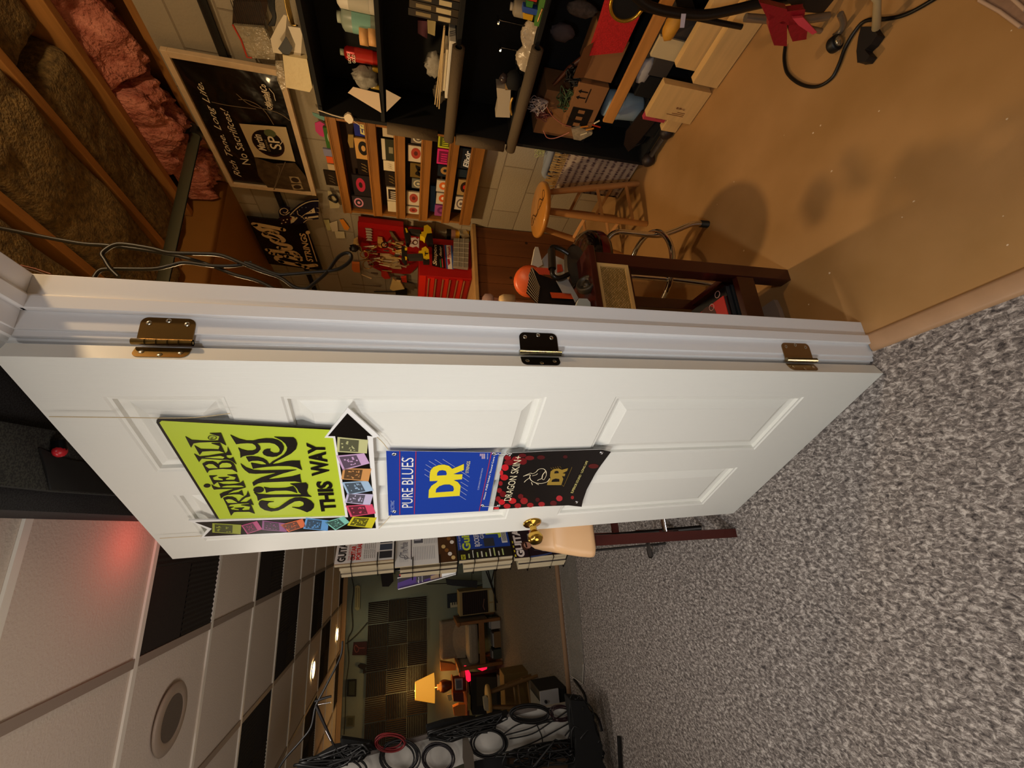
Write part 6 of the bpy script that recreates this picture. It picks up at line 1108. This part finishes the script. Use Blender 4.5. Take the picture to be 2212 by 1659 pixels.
for s_ in (.01, .2):
    b0 = C0+wd*s_-nd*.095; m = MB(); m.cyl((b0.x, b0.y, 0), (b0.x, b0.y, C0.z+.16), .006, wire, 10); m.build('upright', g)
m = MB(); b0 = C0+wd*.105-nd*.095; 0 and m.tube([Vector((b0.x, b0.y, .01))-wd*.18-nd*.1, Vector((b0.x, b0.y, .01))-wd*.1, Vector((b0.x, b0.y, .01))+wd*.1, Vector((b0.x, b0.y, .01))+wd*.18-nd*.1], .007, wire, 8); 
# purple magazine in white wire holder, farther back
def yp(Y, pts, z=(720, 1220, 6.144)): return [at(z[0]+a/z[2], z[1]+b/z[2], 1, Y) for a, b in pts]
g = thing('magazine_holder', 'white wire holder leaning out with a purple magazine behind the rack', 'holder'); m = MB(); m.tube(yp(2.2, [(850,175),(1100,135),(1440,75),(1620,85)]), .0022, WHITE, 6); m.tube(yp(2.2, [(860,325),(1130,260),(1400,190),(1625,125)]), .0022, WHITE, 6); m.tube(yp(2.2, [(1210,110),(1260,85),(1300,110),(1250,135),(1205,115)]), .002, WHITE, 6); m.build('wire', g)
m = MB(); m.prism(yp(2.205, [(1440,75),(1620,85),(1625,125),(1440,180)]), (0, .004, 0), WHITE); m.build('end_plate', g); settle(g)
m = MB(); q = yp(2.21, [(850,320),(1440,170),(1440,70),(860,130)]); m.prism(q, (0, .008, 0), mat('#4a2c7c', .35)); 
for pts, c in (([(860,240),(860,130),(1080,100),(1080,160)], '#241a24'), ([(1100,110),(1200,100),(1200,215),(1100,235)], '#3a343c'), ([(1200,100),(1300,90),(1300,170),(1200,200)], '#2a1c24'), ([(1290,150),(1440,110),(1440,165),(1290,200)], '#a08468'), ([(1290,75),(1390,70),(1390,105),(1290,120)], '#a8242c'), ([(875,125),(900,125),(905,180),(880,185)], '#c8303c'), ([(1120,165),(1135,165),(1140,240),(1125,245)], '#d8d4dc'), ([(1175,150),(1188,150),(1190,225),(1178,230)], '#d8d4dc')): m.poly(yp(2.2085, pts), mat(c, .4))
solo(m, 'magazine', 'purple magazine in the white wire holder left of the rack', 'magazine')
# ------------------------------------------------------------------ far end of the room
n_ = 9
pv = ridged(.300, .283, 12, True, foamb, .028).build('foam_proto'); ph = ridged(.300, .283, 12, False, foamb, .028).build('foam_proto')
cn = ['rightmost', 'second', 'third', 'fourth', 'fifth', 'sixth', 'leftmost']
for r_ in range(3):
    for c_ in range(7):
        o = (pv if (r_+c_) % 2 else ph).copy(); o.name = 'foam_wall_panel'; col.objects.link(o); o.location = (-.872-.306*(c_+1), BW-.002, 1.05+.288*r_)
        tag(o, 'square acoustic foam panel on the green back wall, %s column from the right, %s row' % (cn[c_], ['bottom', 'middle', 'top'][r_]), 'foam panel', 'square foam panels on the back wall')
for o in (pv, ph): bpy.data.objects.remove(o)
Z6f = (680, 1200, 3.568)
def yb(Y, pts): return [at(Z6f[0]+a/Z6f[2], Z6f[1]+b/Z6f[2], 1, Y) for a, b in pts]
def flat(name, lb, cat, Y, pts, th, c, extra=None, group=None):
    m = MB(); m.prism(yb(Y, pts), (0, th, 0), c if not isinstance(c, str) else mat(c, .6))
    if extra: extra(m)
    return solo(m, name, lb, cat, group)
WY = BW-.02
flat('wall_plaque', 'narrow cream plaque with two lines of writing high on the green wall', 'plaque', WY, [(310,240),(330,228),(350,240),(345,415),(325,425),(308,410)], .012, '#a8a070', lambda m: [m.stroke([p for p in yb(WY-.002, [(x, 400), (x+2, 250)])], .008, (0, -1, 0), mat('#6a6448', .6)) for x in (318, 336)])
flat('wall_picture', 'dark red picture with a pale figure hanging above the foam panels', 'picture', WY, [(298,670),(402,662),(400,768),(288,768)], .015, '#3a1614', lambda m: (m.stroke(catmull(yb(WY-.002, [(385,712),(340,712),(315,690),(305,715),(318,745),(335,735),(340,712)]), 3), .012, (0, -1, 0), mat('#7a4038', .6))))
flat('wall_figure', 'dark bird shaped ornament on the green wall beside the red picture', 'ornament', WY, [(330,850),(350,832),(390,838),(400,850),(388,870),(395,905),(370,912),(372,880),(340,865)], .012, '#1c1410')
flat('wall_picture', 'black framed small picture high on the wall above the lamp', 'picture', WY, [(252,960),(322,955),(318,1088),(246,1085)], .015, '#1c1c14', lambda m: m.poly(yb(WY-.002, [(264,972),(310,968),(306,1076),(260,1074)]), mat('#3c4030', .6)))
flat('wall_picture', 'pale framed small picture at the far left end of the wall', 'picture', WY, [(243,1240),(308,1238),(304,1320),(240,1318)], .012, '#5c5c44', lambda m: m.poly(yb(WY-.002, [(255,1250),(295,1250),(292,1308),(252,1306)]), mat('#46462f', .6)))
m = MB(); m.tube(catmull(yb(WY, [(270,120),(300,250),(285,400),(290,560),(255,650),(262,820),(240,1000),(235,1200),(225,1380)]), 5), .006, mat('#1a1a10', .6), 6); m.tube(catmull(yb(WY, [(405,515),(350,580),(290,640),(240,680)]), 5), .006, mat('#1a1a10', .6), 6); solo(m, 'wall_cable', 'thin dark cable running along the green wall under the ceiling', 'cable')
flat('wall_bag', 'dark maroon bag hanging on the wall behind the magazine rack', 'bag', 6.9, [(505,130),(600,130),(605,200),(570,240),(520,240)], .1, '#1e1210')
# amp with grille
def fbox(parent, nm, x0, x1, y0, y1, z0, z1, c, bev=.006): m = MB(); m.box(x0, x1, y0, y1, z0, z1, c if not isinstance(c, str) else mat(c, .6)); return m.build(nm, parent, bev)
g = thing('organ_speaker', 'tan wooden speaker cabinet with dark brown pleated grille', 'speaker cabinet'); fbox(g, 'cabinet', -1.30, -.965, 6.9, 7.2, .05, .585, '#a08a5c')
m = MB(); m.box(-1.285, -.985, 6.892, 6.8995, .155, .54, mat('#2e1a14', .8)); 
for k in range(12): m.box(-1.285, -.985, 6.886, 6.892, .165+.032*k, .178+.032*k, mat('#1c100c', .8))
m.build('grille', g); m = MB(); m.box(-1.15, -.99, 6.892, 6.8995, .07, .13, mat('#a8a080', .5)); m.box(-1.285, -1.17, 6.892, 6.8995, .07, .13, mat('#a8a080', .5)); m.build('panel', g)
m = MB(); m.text('Fender', [Vector((-1.10, 6.885, .20)), Vector((-1.25, 6.885, .20)), Vector((-1.25, 6.885, .24)), Vector((-1.10, 6.885, .24))][::1] if False else [Vector((-1.25, 6.885, .20)), Vector((-1.10, 6.885, .20)), Vector((-1.10, 6.885, .24)), Vector((-1.25, 6.885, .24))], mat('#8a5c44', .5), .02, .3) if False else m.stroke([Vector((-1.25, 6.885, .21)), Vector((-1.2, 6.885, .23)), Vector((-1.1, 6.885, .21))], .012, (0, -1, 0), mat('#7a5040', .5)); m.build('badge', g); settle(g)
g = thing('keyboard', 'small keyboard with white keys standing behind the tan speaker cabinet', 'keyboard'); fbox(g, 'body', -1.225, -1.03, 7.22, 7.26, .40, .735, '#14202c'); m = MB()
m.box(-1.22, -1.15, 7.212, 7.2195, .42, .69, mat('#b8b498', .5)); [m.box(-1.185, -1.15, 7.208, 7.212, .44+.035*k, .455+.035*k, BLACK) for k in range(7)]; m.build('keys', g); settle(g)
# armchair
g = thing('armchair', 'grey beige armchair with honey wood arms against the green back wall', 'armchair'); up_ = mat('#8c8070', .9, 0, (40, .15)); hw = mat('#8a5a2c', .5, 0, (8, .2))
m = MB(); m.grid(8, 8, lambda u, v: Vector((-1.87+.50*u, 7.02+.14*v-.03*math.sin(u*3.14), .50+.37*v)), up_); m.box(-1.87, -1.37, 7.06, 7.2, .40, .86, up_); m.build('back_cushion', g, .03)
m = MB(); m.box(-1.86, -1.36, 6.62, 7.05, .36, .50, up_); m.build('seat_cushion', g, .04)
for x in (-1.905, -1.355): 
    m = MB(); m.box(x-.02, x+.035, 6.60, 7.15, .62, .655, hw); m.box(x-.01, x+.03, 6.62, 6.67, .03, .62, hw); m.box(x-.01, x+.03, 7.10, 7.15, .03, .62, hw); m.box(x, x+.02, 6.67, 7.10, .2, .62, up_); m.build('arm', g, .004)
fbox(g, 'front_rail', -1.87, -1.36, 6.62, 6.65, .27, .35, hw); settle(g)
for k, (x0, x1, z1, c, lb) in enumerate(((-1.48, -1.36, .16, '#a8a098', 'white papers and box on the floor under the armchair right side'), (-1.72, -1.52, .12, '#7a5c38', 'tan box on the floor under the middle of the armchair'), (-1.86, -1.74, .14, '#3c4038', 'dark box on the floor under the armchair left side'))):
    m = MB(); m.box(x0, x1, 6.7, 6.9, .002, z1, mat(c, .6)); m.box(x0+.01, x1-.02, 6.72, 6.88, z1+.001, z1+.02, mat('#b0aca8', .6)); solo(m, 'floor_box', lb, 'box', 'boxes under the armchair', .003)
flat('wood_case', 'honey coloured wooden box on the stand between armchair and lamp', 'box', 6.95, [(968,822),(1062,835),(1090,850),(1090,885),(970,892)], .1, '#a06a34')
# side table with lamp
g = thing('lamp_table', 'cluttered low table carrying the lit lamp by the back wall', 'table'); fbox(g, 'table_top', -2.95, -2.0, 6.75, 7.2, .505, .53, '#5c2c1c')
for x, y in ((-2.93, 6.77), (-2.04, 6.77), (-2.93, 7.16), (-2.04, 7.16)): fbox(g, 'leg', x, x+.03, y, y+.03, 0, .504, '#3a1c14')
settle(g)
L = Vector((-2.155, 6.95, 0)); g = thing('table_lamp', 'lit table lamp with glowing amber shade and brown pottery base', 'lamp', L)
shd = bpy.data.materials.new('lamp_shade'); shd.use_nodes = True; N = shd.node_tree.nodes; b = N['Principled BSDF']; b.inputs['Base Color'].default_value = lin('#e8c070'); b.inputs['Roughness'].default_value = .9; b.inputs['Emission Color'].default_value = lin('#e89a30'); b.inputs['Emission Strength'].default_value = .75; b.inputs['Transmission Weight'].default_value = 0
m = MB(); m.lathe([(.176, .965), (.105, 1.225), (.102, 1.225), (.173, .965)], shd, seg=36); m.build('lamp_shade', g)
m = MB(); m.lathe([(0, .72), (.045, .72), (.05, .73), (.075, .80), (.08, .84), (.065, .88), (.035, .90), (.035, .925), (.0, .925)], mat('#3a180c', .3, coat=.4), seg=24); m.build('lamp_base', g); m = MB(); m.cyl((0, 0, .92), (0, 0, 1.235), .006, BRASS, 8); m.build('rod', g)
light('table_lamp_bulb', 'POINT', L+Vector((0, 0, 1.08)), 5.5, (1, .58, .2), .04); light('table_lamp_bulb', 'POINT', L+Vector((0, 0, 1.27)), 4, (1, .58, .2), .03)
m = MB(); m.lathe([(0, .53), (.10, .53), (.10, .705), (.12, .705), (.12, .72), (0, .72)], mat('#7a4c24', .5), L, seg=24); solo(m, 'lamp_stand', 'round wooden stand under the pottery lamp base', 'stand')
flat('framed_photo', 'pale grey framed photo leaning on the lamp table', 'picture', 6.74, [(1080,952),(1140,948),(1142,1035),(1085,1038)], .02, '#8c9098', lambda m: m.poly(yb(6.738, [(1090,965),(1130,960),(1132,1020),(1095,1025)]), mat('#5c6470', .6)))
flat('candle_cup', 'coral striped cup at the lamp table corner', 'cup', 6.72, [(1115,870),(1150,860),(1155,940),(1115,935)], .05, '#b8604c'); flat('orange_vase', 'amber glass dish at the left of the lamp table', 'vase', 6.73, [(1065,1170),(1110,1150),(1160,1150),(1160,1245),(1075,1235)], .08, '#c07838')
flat('small_figurine', 'small pale glass figurine beside the lamp base', 'figurine', 6.74, [(1020,1075),(1050,1070),(1062,1110),(1040,1125),(1025,1105)], .03, '#d8c48c'); flat('red_box', 'dark red patterned box on the lamp table', 'box', 6.73, [(1065,1060),(1145,1060),(1150,1130),(1070,1125)], .08, '#5a2420')
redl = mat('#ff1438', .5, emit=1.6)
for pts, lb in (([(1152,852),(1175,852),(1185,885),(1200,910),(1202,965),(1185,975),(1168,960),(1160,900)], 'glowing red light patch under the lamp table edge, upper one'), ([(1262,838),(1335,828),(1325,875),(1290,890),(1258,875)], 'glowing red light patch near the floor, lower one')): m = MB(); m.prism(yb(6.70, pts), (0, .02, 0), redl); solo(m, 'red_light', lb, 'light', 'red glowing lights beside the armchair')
flat('black_speaker', 'black speaker box standing under the lamp table', 'speaker', 6.72, [(1200,935),(1400,935),(1420,940),(1425,1215),(1215,1230),(1200,1000)], .22, '#16120f', lambda m: m.poly(yb(6.718, [(1245,935),(1400,935),(1405,1150),(1250,1160)]), mat('#3a3428', .8)))
flat('power_strip', 'white power strip on the carpet before the black speaker', 'power strip', 6.68, [(1408,920),(1438,928),(1442,1035),(1412,1040)], .05, '#a89c84')
flat('gold_bell', 'gold rimmed dark instrument piece beside the black speaker', 'instrument', 6.70, [(1180,1060),(1200,1080),(1200,1180),(1180,1200)], .03, '#8a7038')
# black case on tripod stand
g = thing('stand_case', 'black instrument case held on a thin black tripod stand', 'instrument stand'); m = MB(); m.prism(yb(6.8, [(1010,180),(1060,188),(1255,195),(1250,250),(1060,232),(1020,225)]), (0, .08, 0), mat('#0e0d0e', .5)); m.build('case', g)
m = MB(); m.tube(yb(6.83, [(860,220),(1010,215),(1250,232),(1370,210)]), .006, wire, 6); m.tube(yb(6.8, [(1210,100),(1212,190)]), .005, wire, 6); m.build('post', g)
m = MB(); 
for a, b in (((1330,100),(1405,365)), ((1385,95),(1360,215)), ((1320,120),(1385,300))): m.tube(yb(6.8, [a, b]), .010, wire, 6)
m.build('tripod_legs', g); settle(g)
flat('white_pad', 'white strip of equipment at the wall foot behind the tripod', 'pad', 6.8, [(1285,100),(1378,100),(1380,250),(1295,250)], .02, '#8c9890')
# stool and kick-size kit in the middle
wood_stool('wooden_stool', 'plain wooden stool near the cable board in the studio', -1.72, 4.95, .55, .135, .016, .20, math.radians(-30), mat('#b08a4c', .5), mat('#7c5c34', .5), False)
flat('paper_pad', 'white cards lying on the plain wooden stool', 'cards', 4.86, [(1300,1105),(1325,1090),(1365,1120),(1370,1200),(1310,1195)], .06, '#a8a08c')
g = thing('drum_case', 'low tan slatted wooden crate behind the plain stool', 'crate'); fbox(g, 'crate_body', -2.06, -1.62, 5.25, 5.5, .0, .30, '#7a6030'); settle(g)
g = thing('power_amp', 'silver fronted black amplifier box on the carpet beside the cable board', 'amplifier'); fbox(g, 'case', -1.66, -1.38, 3.95, 4.25, .03, .26, '#161616'); fbox(g, 'front_panel', -1.665, -1.375, 3.935, 3.949, .10, .265, mat('#c4c6ca', .4, .3), .002); fbox(g, 'top_panel', -1.665, -1.45, 3.95, 4.25, .2605, .268, mat('#96968f', .4, .3), .002)
m = MB(); 
for a, b in ((-1.62, .22), (-1.62, .14), (-1.45, .22)): m.cyl((a, 3.934, b), (a, 3.92, b), .012, BLACK, 12)
m.build('knob', g); settle(g)
# cable board (white board hung with coils), gear and stands
BY = 3.30
def bz(Y, pts): return [at(x, y, 1, Y) for x, y in pts]
g = thing('cable_board', 'tall white board crowded with hanging black cable coils at the frame edge', 'board')
wb = mat('#b8b4ac', .6); m = MB(); m.prism(bz(BY, [(1243,1516),(1248,1590),(1100,1626),(1000,1650),(900,1690),(640,1760),(640,1676),(720,1650),(850,1612),(950,1584),(1050,1556),(1160,1531)]), (0, .03, 0), wb); m.build('panel', g)
m = MB(); m.prism(bz(BY-.01, [(640,1672),(720,1644),(850,1606),(950,1578),(1050,1550),(1160,1525),(1160,1534),(1050,1561),(950,1589),(850,1617),(720,1655),(640,1682)]), (0, .02, 0), mat('#6a625c', .4, .4)); m.build('edge_rail', g); settle(g)
random.seed(21)
def coil(cx, cy, rx, ry, n, c, lb, Y=BY-.06, r=.0055):
    m = MB()
    for k in range(n):
        s_ = random.uniform(.9, 1.06); ox = random.uniform(-5, 5); oy = random.uniform(-4, 4)
        m.tube([at(cx+ox+rx*s_*math.cos(a), cy+oy+ry*s_*math.sin(a), 1, Y-.006*k) for a in [j*math.tau/26 for j in range(26)]], r, c, 6, True)
    solo(m, 'cable_coil', lb, 'cable coil', 'cable coils on the white board')
coil(1057, 1605, 38, 30, 5, BLACK, 'large black cable coil in the middle of the white board'); coil(1148, 1541, 42, 18, 5, BLACK, 'flattened black cable coil near the upper corner of the white board'); coil(862, 1634, 40, 36, 5, BLACK, 'black cable coil at the frame edge left of center'); coil(946, 1636, 34, 32, 4, mat('#1c181c', .4), 'dark cable coil at the frame edge between two larger coils'); coil(738, 1664, 52, 30, 4, BLACK, 'black cable coil at the far left frame edge'); coil(843, 1603, 30, 17, 7, mat('#6c1418', .4), 'dark red cable coil on the edge rail of the white board', r=.004)
coil(1212, 1541, 22, 14, 4, mat('#2a1418', .4), 'small maroon tangled coil beside the silver amplifier', r=.0035)
m = MB()
for pts in ([(1089,1585),(1120,1565),(1160,1558),(1200,1553),(1240,1550)], [(1092,1588),(1140,1575),(1180,1560),(1245,1555)], [(1100,1596),(1150,1585),(1190,1560),(1235,1530)], [(1110,1620),(1160,1600),(1230,1562)], [(1157,1560),(1170,1590),(1172,1612)], [(1225,1600),(1235,1570),(1240,1520)], [(1180,1530),(1225,1532),(1240,1560),(1220,1590)]): m.tube(catmull(bz(BY-.05, pts), 5), .004, BLACK, 6)
solo(m, 'loose_cables', 'loose thin black cables strung across the white board', 'cable')
def lump(lb, pts, Y, th=.08, c='#0f0e0e', name='gear_bag', cat='bag'):
    m = MB(); m.prism(bz(Y, pts), (0, th, 0), mat(c if c != '#0f0e0e' else '#070707', .9)); solo(m, name, lb, cat, bev=.008)
lump('black stuffed cable bundle along the top edge of the white board', [(925,1600),(960,1580),(1020,1560),(1060,1548),(1100,1540),(1075,1565),(1020,1590),(960,1600)], BY-.08, .06, name='cable_bundle', cat='cable')
lump('black adapters and plugs clustered on the edge rail', [(920,1572),(960,1560),(1000,1553),(1030,1552),(1020,1572),(960,1592),(925,1592)], BY-.1, .05, name='adapter_cluster', cat='adapters')
lump('black gig bag slumped on the carpet at the foot of the white board', [(1232,1512),(1262,1515),(1280,1545),(1287,1580),(1302,1610),(1300,1640),(1320,1680),(1240,1700),(1245,1600)], BY-.2, .12)
lump('dark brown equipment case under the white board at the frame edge', [(1100,1632),(1240,1598),(1250,1690),(1100,1700)], BY+.05, .2, '#3a2818', 'equipment_case', 'case')
lump('black box beneath the middle coil at the frame edge', [(1020,1640),(1095,1632),(1095,1690),(1020,1700)], BY, .1, '#0e0e10', 'equipment_case', 'case')
lump('black clamps and clips bunched at the far left of the board', [(640,1655),(680,1640),(720,1615),(740,1612),(735,1640),(700,1652),(650,1675)], BY-.1, .05, name='clip_cluster', cat='clips'); lump('black pedal-like adapters below the left end of the edge rail', [(735,1595),(770,1600),(800,1605),(815,1620),(770,1625),(740,1620)], BY-.09, .04, name='adapter_cluster', cat='adapters')
g = thing('boom_stand', 'chrome and black boom stand rising above the left end of the cable board', 'stand'); m = MB(); m.tube(bz(BY-.15, [(682,1522),(695,1552),(712,1590),(722,1612)]), [.009, .009, .007, .006], wire, 8); m.build('arm', g); m = MB(); m.tube(bz(BY-.16, [(703,1578),(714,1600)]), .005, CHROME, 8); m.tube(bz(BY-.16, [(687,1522),(715,1517)]), .004, CHROME, 8); m.build('chrome_rod', g)
m = MB(); m.tube(catmull(bz(BY-.15, [(740,1385),(735,1420),(700,1490),(682,1525),(672,1570),(650,1600),(615,1640),(590,1680)]), 5), .006, BLACK, 8); m.tube(catmull(bz(BY-.15, [(680,1515),(700,1508),(716,1504)]), 4), .007, BLACK, 8); m.build('stand_cable', g); settle(g)
random.seed(33)
for lb, poly_, n in (('tangle of black cables heaped along the top edge of the white board', [(925,1590),(1000,1572),(1090,1545),(1040,1580),(960,1598)], 26), ('tangle of black cables over the gig bag at the foot of the board', [(1235,1512),(1262,1525),(1290,1590),(1300,1645),(1250,1650),(1245,1560)], 22), ('tangle of black leads at the far left of the cable board', [(640,1650),(720,1622),(790,1612),(780,1640),(700,1655)], 18), ('tangle of black leads under the lower edge of the white board', [(1080,1632),(1230,1600),(1235,1650),(1090,1655)], 14)):
    m = MB()
    for k in range(n):
        pts = []
        for _ in range(5):
            i = random.randrange(len(poly_)-1); a, b = poly_[i], poly_[i+1]; t = random.random(); pts.append(at(a[0]*(1-t)+b[0]*t+random.uniform(-10, 10), a[1]*(1-t)+b[1]*t+random.uniform(-8, 8), 1, BY-random.uniform(.13, .2)))
        m.tube(catmull(pts, 5), random.choice([.004, .005, .007]), mat('#0a0a0a', .5), 5)
    solo(m, 'cable_tangle', lb, 'cable', 'cable tangles in the studio')
m = MB(); m.tube([at(1337, 1592, 2, .02), at(1342, 1700, 2, .02)], .013, BLACK, 10); solo(m, 'stand_pole', 'black rubber-tipped stand pole on the carpet at the frame edge', 'pole')
lump('black microphone stand pole beside the middle coil', [(1000,1590),(1010,1592),(1022,1625),(1028,1690),(1010,1690),(1000,1640)], BY-.13, .02, '#4a4238', 'stand_pole', 'pole')
m = MB(); m.tube(catmull([at(x, y, 2, .01) for x, y in ((1240,1468),(1262,1500),(1268,1530),(1290,1550),(1300,1580))], 5), .01, BLACK, 8); solo(m, 'floor_cable', 'thick black cable on the carpet beside the gig bag', 'cable')
# far brown carpet edge and clear chair mat
m = MB(); fc = [at(x, y, 2, .0) for x, y in ((1200,1215),(1203,1300),(1212,1400),(1218,1452))]; brc = carpetmat('far_carpet', '#4a4034', '#73675a', '#8c8070', 110, .4)
m.prism([Vector((-4.39, BW-.01, .003)), Vector((.38, BW-.01, .003)), Vector((.38, 3.93, .003)), Vector((-1.2, 3.93, .003)), Vector((-4.39, 3.93, .003))], (0, 0, .02), brc); struct(m, 'floor_far')
m = MB(); m.tube([Vector((-4.3, 3.92, .012)), Vector((.37, 3.92, .012))], .022, mat('#8a6a4c', .7), 8); struct(m, 'trim_7')
matm = mat('#9a958c', .6, 0, (9, .3), alpha=.35)
m = MB(); m.prism([Vector((x, y, .004)) for x, y in ((-1.10, 3.52), (-1.25, 3.58), (-1.27, 3.85), (.30, 3.88), (.34, 3.46), (-.2, 3.44))], (0, 0, .004), matm); m.tube([Vector((x, y, .009)) for x, y in ((-1.10, 3.52), (-1.25, 3.58), (-1.27, 3.85))], .004, mat('#b0aaa0', .3), 6); solo(m, 'chair_mat', 'clear plastic chair mat lying at the edge of the brown carpet', 'mat')

g = thing('tripod_stand', 'black tripod foot poking out behind the leg of the cream seat stool', 'stand'); m = MB(); m.tube(catmull([at(1398, 1150, 2, .30), at(1400, 1175, 2, .26), at(1405, 1200, 2, .02)], 4), .010, wire, 8); m.build('leg', g)
m = MB(); m.cyl(at(1405, 1201, 2, .015), at(1402, 1188, 2, .06), .014, BLACK, 10); m.build('rubber_foot', g); m = MB(); p = at(1398, 1150, 2, .30); m.cyl((p.x, p.y, .02), (p.x, p.y, .62), .011, wire, 10); m.build('post', g); settle(g)
